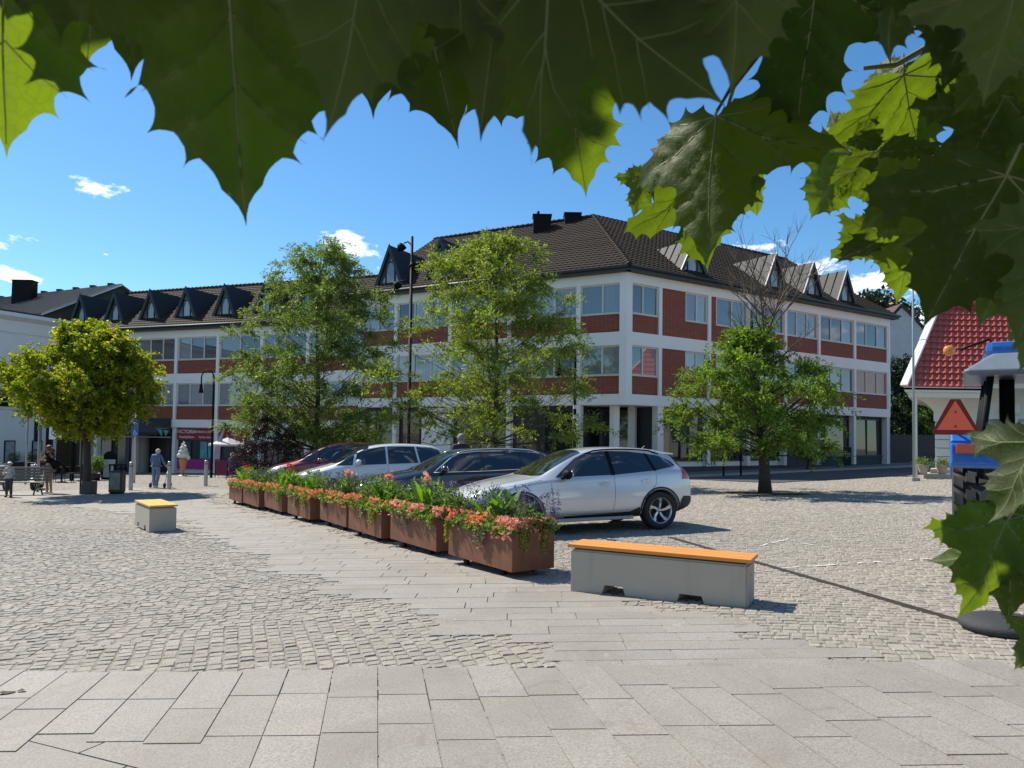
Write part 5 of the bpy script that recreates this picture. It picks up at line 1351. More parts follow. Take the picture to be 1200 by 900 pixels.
hatch = dict(W=1.80, L=4.37, R=0.335, axles=(0.87, 3.515), paint='silver', clad=0.27, cladded=True, handle_mat='chrome', mirror_mat='black', spoiler=(3.96, 1.375), rails=(2.15, 3.75, 0.585),
    st=[(0.00, 0.33, 0.50, 0.60, 0.62, 0.45), (0.05, 0.26, 0.58, 0.70, 0.72, 0.55), (0.22, 0.22, 0.68, 0.79, 0.82, 0.62), (0.55, 0.21, 0.80, 0.88, 0.885, 0.66), (0.95, 0.21, 0.88, 0.945, 0.895, 0.70),
        (1.22, 0.21, 0.92, 0.985, 0.895, 0.72), (1.34, 0.21, 0.925, 1.03, 0.895, 0.70), (1.75, 0.21, 0.93, 1.27, 0.895, 0.62), (2.10, 0.21, 0.94, 1.43, 0.895, 0.58), (2.60, 0.21, 0.955, 1.475, 0.895, 0.585),
        (3.10, 0.21, 0.975, 1.465, 0.895, 0.58), (3.55, 0.22, 1.00, 1.44, 0.895, 0.565), (3.92, 0.24, 1.02, 1.39, 0.885, 0.54), (4.10, 0.27, 1.03, 1.27, 0.87, 0.54), (4.23, 0.30, 1.01, 1.08, 0.845, 0.61), (4.33, 0.33, 0.90, 0.95, 0.80, 0.68), (4.37, 0.38, 0.62, 0.68, 0.74, 0.62)],
    win=[('side_window', [(1.50, 0.965), (1.95, 1.275), (2.12, 1.345), (2.50, 1.395), (2.56, 1.39), (2.56, 0.985)]),
         ('side_window', [(2.62, 0.985), (2.62, 1.395), (3.00, 1.385), (3.34, 1.345), (3.42, 1.04)]),
         ('quarter_window', [(3.46, 1.045), (3.385, 1.335), (3.64, 1.30), (3.90, 1.20), (3.97, 1.13), (3.82, 1.095)])],
    pillars=[('window_surround', [(2.55, 0.98), (2.55, 1.392), (2.63, 1.397), (2.63, 0.982)]), ('window_surround', [(3.41, 1.035), (3.33, 1.35), (3.39, 1.338), (3.47, 1.04)])],
    windscreen=[(1.30, -0.66), (1.22, -0.4), (1.20, 0), (1.22, 0.4), (1.30, 0.66), (2.10, 0.545), (2.14, 0.3), (2.15, 0), (2.14, -0.3), (2.10, -0.545)],
    rearwin=[(3.98, -0.5), (4.20, -0.55), (4.22, 0.55), (3.98, 0.5)],
    tail=[[(4.02, 1.34), (4.10, 1.29), (4.24, 1.10), (4.42, 1.02), (4.42, 0.87), (4.05, 0.88), (4.08, 1.03), (4.05, 1.20)]],
    tail_x=[[(0.62, 0.86), (0.86, 0.88), (0.80, 1.05), (0.66, 1.02)]],
    head=[[(0.06, 0.62), (0.16, 0.74), (0.50, 0.83), (0.62, 0.82), (0.45, 0.72), (0.2, 0.62)]],
    grille=[(-0.36, 0.44), (0.36, 0.44), (0.40, 0.66), (-0.40, 0.66)],
    seams=[[(1.40, 0.92), (1.42, 0.60), (1.45, 0.34)], [(2.60, 0.98), (2.60, 0.60), (2.55, 0.32)], [(3.45, 1.03), (3.42, 0.80), (3.20, 0.55), (3.12, 0.34)], [(1.45, 0.34), (3.1, 0.34)], [(1.25, 0.93), (0.7, 0.84), (0.45, 0.80)]],
    handles=[(2.40, 0.835), (3.22, 0.865)], mirror=(1.62, 0.97))
_q = lambda x: x if x < 3.56 else 3.56 + (x - 3.56) * 0.84
hatch['st'] = [(_q(s_[0]),) + s_[1:] for s_ in hatch['st']]
hatch['win'] = [(n_, [(_q(x), z) for x, z in p]) for n_, p in hatch['win']]
hatch['tail'] = [[(_q(x), z) for x, z in p] for p in hatch['tail']]
hatch['rearwin'] = [(_q(x), y) for x, y in hatch['rearwin']]
hatch['rails'] = (2.15, 3.65, 0.585); hatch['spoiler'] = (3.90, 1.375); hatch['L'] = 4.25
estate = dict(W=1.85, L=4.85, R=0.335, axles=(0.93, 3.72), paint='car_black', clad=0.24, handle_mat='car_black', rails=(2.2, 4.3, 0.56), rail_mat='chrome',
    st=[(0.00, 0.33, 0.50, 0.60, 0.64, 0.48), (0.05, 0.24, 0.58, 0.70, 0.76, 0.56), (0.22, 0.20, 0.68, 0.79, 0.85, 0.62), (0.6, 0.19, 0.80, 0.88, 0.905, 0.66), (1.1, 0.19, 0.87, 0.95, 0.92, 0.70),
        (1.45, 0.19, 0.91, 0.99, 0.92, 0.72), (1.58, 0.19, 0.915, 1.04, 0.92, 0.70), (1.98, 0.19, 0.92, 1.26, 0.92, 0.62), (2.35, 0.19, 0.93, 1.42, 0.92, 0.585), (2.9, 0.19, 0.94, 1.47, 0.92, 0.59),
        (3.5, 0.19, 0.95, 1.47, 0.92, 0.585), (4.1, 0.20, 0.96, 1.44, 0.915, 0.575), (4.45, 0.23, 0.96, 1.39, 0.90, 0.56), (4.62, 0.27, 0.95, 1.24, 0.875, 0.57), (4.74, 0.30, 0.93, 1.03, 0.84, 0.62), (4.82, 0.33, 0.82, 0.88, 0.80, 0.66), (4.85, 0.38, 0.62, 0.68, 0.75, 0.62)],
    win=[('side_window', [(1.75, 0.965), (2.18, 1.255), (2.38, 1.34), (2.75, 1.385), (2.82, 1.385), (2.82, 0.975)]), ('side_window', [(2.88, 0.975), (2.88, 1.387), (3.55, 1.385), (3.72, 1.36), (3.78, 1.0)]),
         ('quarter_window', [(3.84, 1.0), (3.78, 1.355), (4.2, 1.335), (4.42, 1.27), (4.50, 1.12), (4.42, 1.02)])],
    windscreen=[(1.54, -0.68), (1.45, -0.4), (1.43, 0), (1.45, 0.4), (1.54, 0.68), (2.33, 0.555), (2.38, 0.3), (2.39, 0), (2.38, -0.3), (2.33, -0.555)],
    rearwin=[(4.52, -0.5), (4.73, -0.58), (4.74, 0.58), (4.52, 0.5)],
    tail=[[(4.62, 0.98), (4.86, 0.98), (4.88, 0.78), (4.55, 0.84)]], head=[[(0.05, 0.60), (0.18, 0.73), (0.55, 0.82), (0.6, 0.74), (0.25, 0.60)]],
    grille=[(-0.40, 0.42), (0.40, 0.42), (0.44, 0.68), (-0.44, 0.68)],
    seams=[[(1.62, 0.92), (1.64, 0.60), (1.66, 0.28)], [(2.86, 0.97), (2.86, 0.60), (2.82, 0.26)], [(3.80, 1.0), (3.72, 0.8), (3.45, 0.5), (3.38, 0.28)], [(1.5, 0.93), (0.8, 0.84), (0.5, 0.80)]],
    handles=[(2.66, 0.84), (3.55, 0.86)], mirror=(1.88, 0.97), chrome_line=[(1.72, 0.955), (2.16, 1.265), (2.37, 1.355), (2.78, 1.40), (3.55, 1.40), (4.22, 1.35), (4.44, 1.285), (4.53, 1.12), (4.44, 1.01), (3.8, 0.985), (2.8, 0.96), (1.72, 0.955)])
mpv = dict(W=1.82, L=4.50, R=0.33, axles=(0.90, 3.60), paint='car_white', clad=0.24, 
    st=[(0.00, 0.33, 0.52, 0.64, 0.62, 0.48), (0.05, 0.24, 0.62, 0.75, 0.74, 0.56), (0.22, 0.20, 0.72, 0.84, 0.83, 0.62), (0.6, 0.19, 0.86, 0.95, 0.885, 0.66), (0.95, 0.19, 0.93, 1.03, 0.905, 0.70),
        (1.12, 0.19, 0.96, 1.08, 0.905, 0.72), (1.25, 0.19, 0.97, 1.15, 0.905, 0.70), (1.65, 0.19, 0.985, 1.40, 0.905, 0.63), (2.05, 0.19, 0.995, 1.56, 0.905, 0.60), (2.6, 0.19, 1.00, 1.625, 0.905, 0.61),
        (3.2, 0.19, 1.01, 1.62, 0.905, 0.605), (3.75, 0.20, 1.02, 1.58, 0.90, 0.59), (4.12, 0.23, 1.02, 1.52, 0.89, 0.575), (4.28, 0.27, 1.01, 1.36, 0.865, 0.58), (4.38, 0.30, 0.99, 1.12, 0.84, 0.63), (4.47, 0.33, 0.88, 0.94, 0.80, 0.66), (4.50, 0.38, 0.62, 0.68, 0.75, 0.62)],
    win=[('quarter_window', [(1.10, 1.02), (1.50, 1.25), (1.62, 1.30), (1.55, 1.02)]), ('side_window', [(1.62, 1.02), (1.70, 1.345), (2.0, 1.46), (2.40, 1.525), (2.50, 1.53), (2.50, 1.035)]), ('side_window', [(2.56, 1.035), (2.56, 1.532), (3.35, 1.52), (3.42, 1.05)]),
         ('quarter_window', [(3.48, 1.05), (3.41, 1.515), (3.85, 1.48), (4.08, 1.40), (4.16, 1.26), (4.05, 1.10)])],
    windscreen=[(1.20, -0.70), (1.10, -0.4), (1.08, 0), (1.10, 0.4), (1.20, 0.70), (2.03, 0.575), (2.09, 0.3), (2.10, 0), (2.09, -0.3), (2.03, -0.575)],
    rearwin=[(4.17, -0.5), (4.35, -0.58), (4.36, 0.58), (4.17, 0.5)],
    tail=[[(4.20, 1.44), (4.30, 1.30), (4.50, 1.05), (4.50, 0.84), (4.36, 0.84), (4.30, 1.10)]], head=[[(0.05, 0.64), (0.2, 0.80), (0.70, 0.93), (0.6, 0.82), (0.3, 0.66)]],
    grille=[(-0.40, 0.46), (0.40, 0.46), (0.44, 0.66), (-0.44, 0.66)],
    seams=[[(1.45, 0.97), (1.47, 0.60), (1.5, 0.28)], [(2.54, 1.03), (2.54, 0.60), (2.52, 0.26)], [(3.46, 1.04), (3.42, 0.8), (3.22, 0.5), (3.15, 0.28)], [(1.2, 0.99), (0.8, 0.92), (0.6, 0.88)]],
    handles=[(2.36, 0.90), (3.22, 0.93)], mirror=(1.66, 1.05))
suv = dict(mpv); suv.update(paint='car_red', W=1.84, mirror=(1.66, 1.06), handle_mat='chrome',
    st=[(x, zb, zs + 0.06 * (x > 0.1), zt + 0.06 * (x > 0.1) + 0.01, wb * 1.01, wr * 0.98) for (x, zb, zs, zt, wb, wr) in mpv['st']])
suv['win'] = [(n_, [(x, z + 0.06) for x, z in p]) for n_, p in mpv['win']]
suv['tail'] = [[(x, z + 0.06) for x, z in p] for p in mpv['tail']]
suv['head'] = [[(x, z + 0.06) for x, z in p] for p in mpv['head']]
def place_car(name, label, spec, px, Yw, heading_dir, by='mirror'):
    """by='mirror': wing mirror at the pixel and distance Yw; by='wheel': rear tyre's outer foot at the pixel"""
    hd = Vector(heading_dir).normalized(); ang = math.atan2(-hd[1], -hd[0])        # local +x points to the rear
    rearv = -hd; side = Vector((-rearv.y, rearv.x)); sgn = -1                      # the side seen is local -y
    if by == 'mirror': m = P(px[0], px[1], Yw); lx, ly = spec['mirror'][0] + 0.03, spec['W'] / 2 + 0.05
    else: m = G(*px); lx, ly = spec['axles'][1], spec['W'] / 2 - 0.03
    o = Vector((m.x, m.y)) - rearv * lx - side * (sgn * ly)
    t = car(name, label, (o.x, o.y, gz(o.x, o.y)), ang, spec)
    n = Vector((-0.025, 0.012, 1)).normalized(); q = Vector((0, 0, 1)).rotation_difference(n)
    t.rotation_euler = (q.to_matrix() @ Matrix.Rotation(ang, 3, 'Z')).to_euler()
    return t
HD = (-0.935, -0.355)
place_car('hatchback_car', 'silver five-door hatchback with black wheel-arch cladding, nearest the benches', hatch, (775, 620.5), None, HD, 'wheel')
place_car('estate_car', 'black estate car with chrome window line, between the silver and white cars', estate, (522, 545), 15.3, HD)
place_car('people_carrier', 'white people carrier parked between the black and dark red cars', mpv, (421, 541), 19.8, HD)
place_car('family_car', 'dark red tall car, farthest of the parked four', suv, (374.7, 536), 23.0, HD)
# ------------------------------------------------------------------ benches of concrete block and timber
M['concrete'] = None
def concrete():
    m, nt, b = new_mat('cast_concrete')
    n1 = noise_t(nt, 2.2, 6, 0.6); n2 = noise_t(nt, 45, 3, 0.6)
    tcn = nt.nodes.new('ShaderNodeTexCoord'); mp = nt.nodes.new('ShaderNodeMapping'); mp.inputs['Scale'].default_value = (7, 7, 0.8); nt.links.new(tcn.outputs['Object'], mp.inputs[0])
    st = noise_t(nt, 1.0, 3, 0.6, vec=mp.outputs[0])
    col = mixc(nt, n1, (0.40, 0.345, 0.275), (0.49, 0.43, 0.35))
    col = mixc(nt, ramp(nt, st, [(0.55, (0, 0, 0)), (0.85, (0.4, 0.4, 0.4))]), col, (0.27, 0.25, 0.22))
    nt.links.new(mixc(nt, mathn(nt, 'MULTIPLY', n2, 0.15), col, (0.2, 0.2, 0.2)), b.inputs['Base Color'])
    b.inputs['Roughness'].default_value = 0.8; bump(nt, b, n2, 0.2, 0.004); return m
M['concrete'] = concrete()
def wood(name, c1, c2):
    m, nt, b = new_mat(name); tcn = nt.nodes.new('ShaderNodeTexCoord'); mp = nt.nodes.new('ShaderNodeMapping'); mp.inputs['Scale'].default_value = (1.2, 30, 30); nt.links.new(tcn.outputs['Object'], mp.inputs[0])
    n = noise_t(nt, 1.0, 5, 0.6, vec=mp.outputs[0], dist=0.4); nt.links.new(mixc(nt, n, c1, c2), b.inputs['Base Color']); b.inputs['Roughness'].default_value = 0.5; bump(nt, b, n, 0.15, 0.003); return m
M['timber_orange'] = wood('orange_timber', (0.72, 0.30, 0.055), (0.60, 0.22, 0.035)); M['timber_yellow'] = wood('yellow_timber', (0.66, 0.42, 0.07), (0.55, 0.33, 0.05)); M['timber_old'] = wood('weathered_timber', (0.16, 0.13, 0.10), (0.10, 0.085, 0.07))
def block_bench(label, loc, ang, L, W, H, timber, planks, notches):
    """local x along the length, the long face at y=0, depth towards +y"""
    t = thing('block_bench', label, 'bench', loc, ang, None)
    # profile in x,z with the two forklift notches, extruded over the width; edges softened
    pf = [(0.0, 0.0)]
    for (a, c, h) in notches: pf += [(a, 0.0), (a + 0.035, h), (c - 0.035, h), (c, 0.0)]
    pf += [(L, 0.0), (L, H), (0, H)]
    bm = bmesh.new(); n = len(pf)
    v0 = [bm.verts.new((x, 0, z)) for x, z in pf]; v1 = [bm.verts.new((x, W, z)) for x, z in pf]
    bm.faces.new(v0); bm.faces.new(v1[::-1])
    for i in range(n): bm.faces.new((v0[i], v1[i], v1[(i + 1) % n], v0[(i + 1) % n]))
    bmesh.ops.recalc_face_normals(bm, faces=bm.faces[:])
    eds = [e for e in bm.edges if (abs(e.verts[0].co.z - e.verts[1].co.z) > H * 0.9) or (e.verts[0].co.z > H * 0.9 and e.verts[1].co.z > H * 0.9)]
    bmesh.ops.bevel(bm, geom=eds, offset=0.018, segments=2, affect='EDGES')
    bmesh.ops.triangulate(bm, faces=[f for f in bm.faces if len(f.verts) > 4])
    me = bpy.data.meshes.new('concrete_block'); bm.to_mesh(me); bm.free(); me.materials.append(M['concrete']); auto_uv(me)
    o = bpy.data.objects.new('concrete_block', me); C.objects.link(o); o.parent = t
    b = MB(); b.box(L + 0.0005, L + 0.002, W * 0.44, W * 0.44 + 0.02, H * 0.70, H * 0.70 + 0.025); b.build('lifting_hole', M['dark'], o)
    b = MB(); b.box(0.03, L - 0.03, 0.05, W - 0.05, H + 0.0005, H + 0.018); b.build('batten', M['dark'], t)
    w_ = (W + 0.03) / planks
    for i in range(planks):
        b = MB(); b.box(-0.03, L + 0.03, -0.015 + i * w_ + 0.004, -0.015 + (i + 1) * w_ - 0.004, H + 0.019, H + 0.054, bev=0.005); b.build('seat_plank', M[timber], t)
    return t
ga, gb, gc = G(668, 692.5), G(876, 711.5), G(897, 705.5)
d = Vector((gb.x - ga.x, gb.y - ga.y)); print('bench', d.length, (gc - gb).length)
block_bench('grey concrete block bench topped with orange planks, between the nearest planter and the drain', (ga.x, ga.y, gz(ga.x, ga.y)), math.atan2(d.y, d.x), d.length, 0.40, 0.43, 'timber_orange', 3, [(0.34, 0.60, 0.10), (1.10, 1.38, 0.10)])
# far one: its end faces the viewer
g1 = G(175.5, 624.5); g2 = G(206.5, 624.5)
block_bench('concrete block bench with yellow planks, standing alone on the setts', (g1.x, g1.y, gz(g1.x, g1.y)), math.radians(180 - 27 - 90 + 28 + 3.0) , 1.3, 0.46, 0.43, 'timber_yellow', 3, [(0.28, 0.46, 0.09), (0.88, 1.06, 0.09)])
o = [x for x in C.objects if x.name.startswith('block_bench')][-1]
o.name = 'block_bench.001'
# long side faces the left: local x runs away from the viewer, local -y must be on the left -> mirror by placing from the right corner
dv = Vector((-0.62, 0.785)).normalized(); g2 = G(206.5, 621.5); o.location = (g2.x, g2.y, gz(g2.x, g2.y)); o.rotation_euler = (0, 0, math.atan2(dv.y, dv.x))

# ------------------------------------------------------------------ drain channel and sign base
a, c = G(785, 629.5), G(1140, 732)
t = thing('drain_channel', 'narrow dark slotted drain running across the setts from the silver car', 'drain', (a.x, a.y, gz(a.x, a.y)))
dd = Vector((c.x - a.x, c.y - a.y)); L = dd.length; u = dd.normalized(); n_ = Vector((-u.y, u.x)); L += 0.0
b = MB(Matrix(((u.x, n_.x, 0, 0), (u.y, n_.y, 0, 0), (0, 0, 1, 0), (0, 0, 0, 1))))
sl_ = (gz(c.x, c.y) - gz(a.x, a.y)) / L
k = int(L / 0.035)
for i in range(k):
    x = i * 0.035; z = sl_ * x; b.box(x, x + 0.022, -0.028, 0.028, z - 0.005, z + 0.007)
b.box(0, L, -0.04, -0.029, -0.02, 0.006, xf=Matrix(((1, 0, 0, 0), (0, 1, 0, 0), (sl_, 0, 1, 0), (0, 0, 0, 1)))); b.box(0, L, 0.029, 0.04, -0.02, 0.006, xf=Matrix(((1, 0, 0, 0), (0, 1, 0, 0), (sl_, 0, 1, 0), (0, 0, 0, 1))))
b.build('grating', pm('rusty_grate', (0.045, 0.036, 0.03), 0.8, var=0.4, scale=15), t)
g = G(1178, 738); t = thing('sign_stand', 'round black rubber foot with thin steel post behind the lowest leaf', 'sign stand', (g.x, g.y, gz(g.x, g.y)))
b = MB(); b.lathe([(0.001, 0.115), (0.06, 0.115), (0.20, 0.105), (0.30, 0.075), (0.325, 0.045), (0.32, 0.015), (0.29, -0.01)], 40); b.build('rubber_base', pm('grained_rubber', (0.028, 0.030, 0.032), 0.75, var=0.5, scale=60, bstr=0.6, bscale=90), t)
b = MB(); b.tube([(0, 0, 0.10), (0, 0, 1.25)], 0.028, 12); b.build('post', M['steel'], t)

# ------------------------------------------------------------------ street furniture
labs = ['steel bollard just beyond the litter bin, under the parking sign', 'steel bollard beside the woman with the walking frame', 'steel bollard in front of the ice cream cone']
for (px, py), lb in zip(((153, 574.5), (198, 573), (241, 569.5)), labs):
    g = G(px, py); t = thing('bollard', lb, 'bollard', g[:], 0, 'steel bollards')
    if lb == labs[0]:
        b = MB(); b.lathe([(0.001, 1.06), (0.055, 1.06), (0.07, 1.045), (0.075, 1.0)], 20); b.lathe([(0.075, 1.0), (0.075, -0.1)], 20); ob = b.build('post', M['steel'], t)
        b = MB(); b.lathe([(0.078, 0.90), (0.078, 0.93)], 20); ob2 = b.build('band', M['dark'], t); ob2.scale = (1, 1, 1)
    else:
        for o in (ob, ob2): c_ = o.copy(); C.objects.link(c_); c_.parent = t
# parking sign
g = P(157.5, 555, 33); zg = gz(g.x, 33); t = thing('parking_sign', 'blue parking sign with white letter and wheelchair symbol on steel post', 'sign', (g.x, 33, zg))
M['sign_blue'] = pm('sign_blue', (0.012, 0.10, 0.42), 0.35, var=0.03)
b = MB(); b.tube([(0, 0, 0), (0, 0, 3.55)], 0.045, 12); b.build('post', M['steel'], t)
zt = P(157.5, 494, 33).z - zg
for z0, z1 in ((zt - 0.66, zt - 0.34), (zt - 0.335, zt)):
    b = MB(); b.box(-0.165 - 0.0, 0.165, -0.075, -0.06, z0 + 0.005, z1 - 0.005, bev=0.006); sp_ = b.build('sign_plate', M['sign_blue'], t)
mt = lambda z: Matrix(((1, 0, 0, 0), (0, 0, -1, -0.078), (0, 1, 0, z), (0, 0, 0, 1)))
def mesh_text(nm, body, size, mat, parent, mtx, shear=0.0):
    return text_obj(nm, body, size, mat, parent, mtx, 0.002, shear=shear)
mesh_text('lettering', 'P', 0.36, M['white_paint'], t, mt(zt - 0.17))
b = MB(); zc = zt - 0.50; yy = -0.079
b.tube([(-0.02, yy, zc + 0.11), (-0.01, yy, zc + 0.0), (0.05, yy, zc + 0.0), (0.08, yy, zc - 0.08), (0.11, yy, zc - 0.08)], 0.014, 6); b.ball((-0.025, yy, zc + 0.13), 0.022, 6)
b.tube([(0.07 * math.cos(a), yy, zc - 0.04 + 0.07 * math.sin(a)) for a in [math.radians(130 + i * 22) for i in range(11)]], 0.011, 6); b.tube([(-0.02, yy, zc + 0.06), (0.05, yy, zc + 0.055)], 0.012, 6)
b.build('wheelchair_symbol', M['white_paint'], t)
# litter bin
g = G(137, 578.5); t = thing('litter_bin', 'dark litter bin with printed picture panel and domed open lid', 'bin', g[:], 0.1)
b = MB(); b.box(-0.215, 0.215, -0.19, 0.19, 0.05, 0.80, bev=0.04); b.build('body', M['dark'], t)
b = MB(); b.box(-0.18, 0.18, -0.16, 0.16, -0.05, 0.05); b.build('plinth', M['black'], t)
b = MB(); b.box(-0.17, 0.17, -0.197, -0.191, 0.16, 0.74); b.build('picture_panel', pm('printed_panel', (0.14, 0.16, 0.12), 0.5, var=0.95, scale=5), t)
b = MB(); b.box(-0.23, 0.23, -0.21, 0.21, 0.98, 1.03, bev=0.02)
for x in (-0.19, 0.19):
    for y in (-0.17, 0.17): b.box(x - 0.02, x + 0.02, y - 0.02, y + 0.02, 0.77, 0.985)
b.build('lid', M['black'], t)
# tall luminaire mast with three hooded heads
g = P(478, 540, 30); zg = gz(g.x, 30); zt = P(478, 277, 30).z - zg
t = thing('lamp_post', 'tall black lamp mast with three hooded lamps on alternating sides', 'street lamp', (g.x, 30, zg))
b = MB(); b.tube([(0, 0, 0), (0, 0, 0.8), (0, 0, 0.81), (0, 0, zt)], [0.14, 0.13, 0.085, 0.06], 12); b.build('post', M['black'], t)
for (pxl, pyl, sx) in ((473, 290, -1), (482, 312, 1), (468, 335, -1)):
    q = P(pxl, pyl, 30); dx = q.x - g.x; z = q.z - zg
    b = MB(); b.tube([(0, 0, z + 0.1), (dx * 0.5, 0, z + 0.25), (dx + sx * 0.0, 0, z + 0.18)], 0.03, 8); a_ = b.build('lamp_arm', M['black'], t)
    b = MB(); b.lathe([(0.02, 0.20), (0.10, 0.17), (0.17, 0.05), (0.20, -0.10), (0.18, -0.10), (0.14, 0.03), (0.02, 0.1)], 20, xf=Matrix.Translation((dx + sx * 0.10, 0, z)) @ Matrix.Rotation(sx * 0.45, 4, 'Y')); b.build('lamp_shade', M['black'], t)
# swan-neck lamps
def swan(label, px, Y, pytop, side, banded=False):
    g = P(px, 540, Y); zg = gz(g.x, Y); zt = P(px, pytop, Y).z - zg
    t = thing('lamp_post', label, 'street lamp', (g.x, Y, zg)); R = 0.42
    pts = [(0, 0, 0), (0, 0, zt - R)] + [(side * (R / 2 - R / 2 * math.cos(a)) * 1.6, 0, zt - R + R * math.sin(a)) for a in [PI * i / 10 for i in range(1, 11)]]
    pts += [(pts[-1][0], 0, zt - R - 0.35)]
    b = MB(); b.tube(pts, [0.07] + [0.05] * 2 + [0.035] * (len(pts) - 3), 10); b.build('post', M['black'], t)
    x = pts[-1][0]; b = MB(); b.lathe([(0.03, zt - R - 0.30), (0.07, zt - R - 0.36), (0.09, zt - R - 0.60), (0.13, zt - R - 0.78), (0.11, zt - R - 0.80), (0.001, zt - R - 0.78)], 16, xf=Matrix.Translation((x, 0, 0))); b.build('lamp_shade', M['black'], t)
    if banded:
        for z in (0.9, 1.3, 1.8, 2.6, 3.0): b = MB(); b.lathe([(0.062, z), (0.062, z + 0.16)], 12); b.build('band', M['white_paint'], t)
    return t
swan('black swan-neck lamp in front of the red shopfront', 248, 38, 434, -1)
swan('swan-neck lamp with white bands behind the silver car roof', 673, 29, 406, -1, True)
swan('thin black lamp standing behind the small tree', 896, 36, 420, -1)
# flagpole at the pavilion
g = P(1071, 545, 27.5); zt = 11.5
t = thing('flagpole', 'pale green flagpole in front of the white gable', 'flagpole', (g.x, 27.5, gz(g.x, 27.5)))
b = MB(); b.tube([(0, 0, 0), (0, 0, zt * 0.5), (0, 0, zt)], [0.05, 0.04, 0.028], 12); b.ball((0, 0, zt), 0.05, 8); b.build('pole', pm('pale_green_paint', (0.30, 0.40, 0.40), 0.5), t)
b = MB(); b.box(-0.16, 0.16, -0.16, 0.16, -0.1, 0.12, bev=0.02); b.build('foot', M['kerb'], t)
# flower pots on the pavilion's step
for k, (px, Y) in enumerate(((1082, 28.9), (1104, 28.9))):
    q = P(px, 552, Y); zb = gz(17, 29) + 0.2
    t = thing('flower_pot', ['grey pot of pale flowers by the pavilion downpipe', 'grey pot of pale flowers beside the tractor wheel'][k], 'flower pot', (q.x, Y, zb))
    b = MB(); b.lathe([(0.10, 0.0), (0.13, 0.0), (0.16, 0.10), (0.22, 0.34), (0.24, 0.36), (0.20, 0.34)], 16); b.build('pot', M['concrete'], t)
    r = np.random.default_rng(k + 5); n = 500; pp = r.normal(0, 0.13, (n, 3)) * (1, 1, 0.7) + (0, 0, 0.45); mesh_np('foliage', leaves_at(pp, r, 0.06, 0.03, 0), quads(n), M['fol_mid'], t); blossoms(r.normal(0, 0.14, (40, 3)) * (1, 1, 0.6) + (0, 0, 0.52), r, 0.03, 'trail_y', t)
# board signs
g = P(848, 545, 33); zg = gz(g.x, 33)
t = thing('notice_board', 'two-legged dark notice board half hidden by the small tree', 'notice board', (g.x, 33, zg), 0.15)
for x in (0, 0.85): b = MB(); b.box(x - 0.035, x + 0.035, -0.035, 0.035, -0.1, 2.75); b.build('leg', M['black'], t)
b = MB(); b.box(0.036, 0.814, -0.03, 0.03, 1.55, 2.7, bev=0.01); b.build('board', pm('blue_print', (0.03, 0.08, 0.25), 0.4, var=0.7, scale=4), t)
q = FR @ Vector((16.6, 0.9, 0)); t = thing('pavement_board', 'small black board with white drawing by the glazed shop bay', 'sign', (q.x, q.y, gz(q.x, q.y) + 0.09), math.atan2(DR.y, DR.x))
b = MB(); b.box(-0.38, 0.38, -0.03, 0.03, 0.05, 1.15, bev=0.01); b.build('board', M['black'], t)
b = MB(); b.tube([(0.25 * math.cos(a), -0.034, 0.7 + 0.12 * math.sin(2 * a)) for a in [2 * PI * i / 24 for i in range(25)]], 0.008, 5); b.build('drawing', M['white_paint'], t)

# ---- arcade side: signs, cone sculpture, sunshade, railing
g = P(84, 560, 36); zg = gz(g.x, 36); zt = P(84, 496, 36).z - zg
t = thing('street_sign', 'blue street direction sign on a thick black post', 'sign', (g.x, 36, zg))
b = MB(); b.tube([(0, 0, 0), (0, 0, zt)], 0.10, 12); b.build('post', M['black'], t)
b = MB(); b.box(-0.50, 0.36, -0.13, -0.105, zt - 0.42, zt - 0.04, bev=0.01); b.build('sign_plate', M['sign_blue'], t)
mesh_text('lettering', '< Sentrum', 0.18, M['white_paint'], t, Matrix(((1, 0, 0, -0.07), (0, 0, -1, -0.132), (0, 1, 0, zt - 0.23), (0, 0, 0, 1))))
for k, (px, pt_, Y, lb) in enumerate(((44.5, 480, 26.5, 'slim steel pole beside the young woman'), (30, 486, 33, 'slim steel pole in front of the framed pictures'))):
    g = P(px, 560, Y); t = thing('steel_pole', lb, 'pole', (g.x, Y, gz(g.x, Y))); z = P(px, pt_, Y).z - gz(g.x, Y); b = MB(); b.tube([(0, 0, 0), (0, 0, z)], 0.045, 10); b.ball((0, 0, z), 0.055, 6); b.build('post', M['grey_metal'], t)
g = P(214, 560, 41); zg = gz(g.x, 41)
t = thing('ice_cream_sculpture', 'tall soft-serve ice cream cone figure in front of the red shop', 'sculpture', (g.x, 41, zg))
b = MB(); b.lathe([(0.001, 0.04), (0.06, 0.05), (0.14, 0.45), (0.22, 0.86), (0.24, 0.98), (0.20, 1.0)], 20); b.build('cone', pm('wafer_orange', (0.48, 0.22, 0.09), 0.6, var=0.2, scale=20), t)
b = MB(); turns = 4.6; pts = []; rad = []
for i in range(90):
    u = i / 89; a = turns * 2 * PI * u; R = 0.24 * (1 - u) ** 0.8; pts.append((R * math.cos(a), R * math.sin(a), 1.06 + 0.96 * u)); rad.append(0.13 * (1 - u) ** 0.7 + 0.012)
b.tube(pts, rad, 10); b.ball((0, 0, 1.25), 0.24, 10, sc=(1, 1, 1.3)); b.build('soft_serve', pm('soft_white', (0.66, 0.66, 0.60), 0.5, var=0.04), t)
b = MB(); b.lathe([(0.001, 0.05), (0.24, 0.05), (0.26, 0.0)], 24); b.build('foot_plate', M['steel'], t)
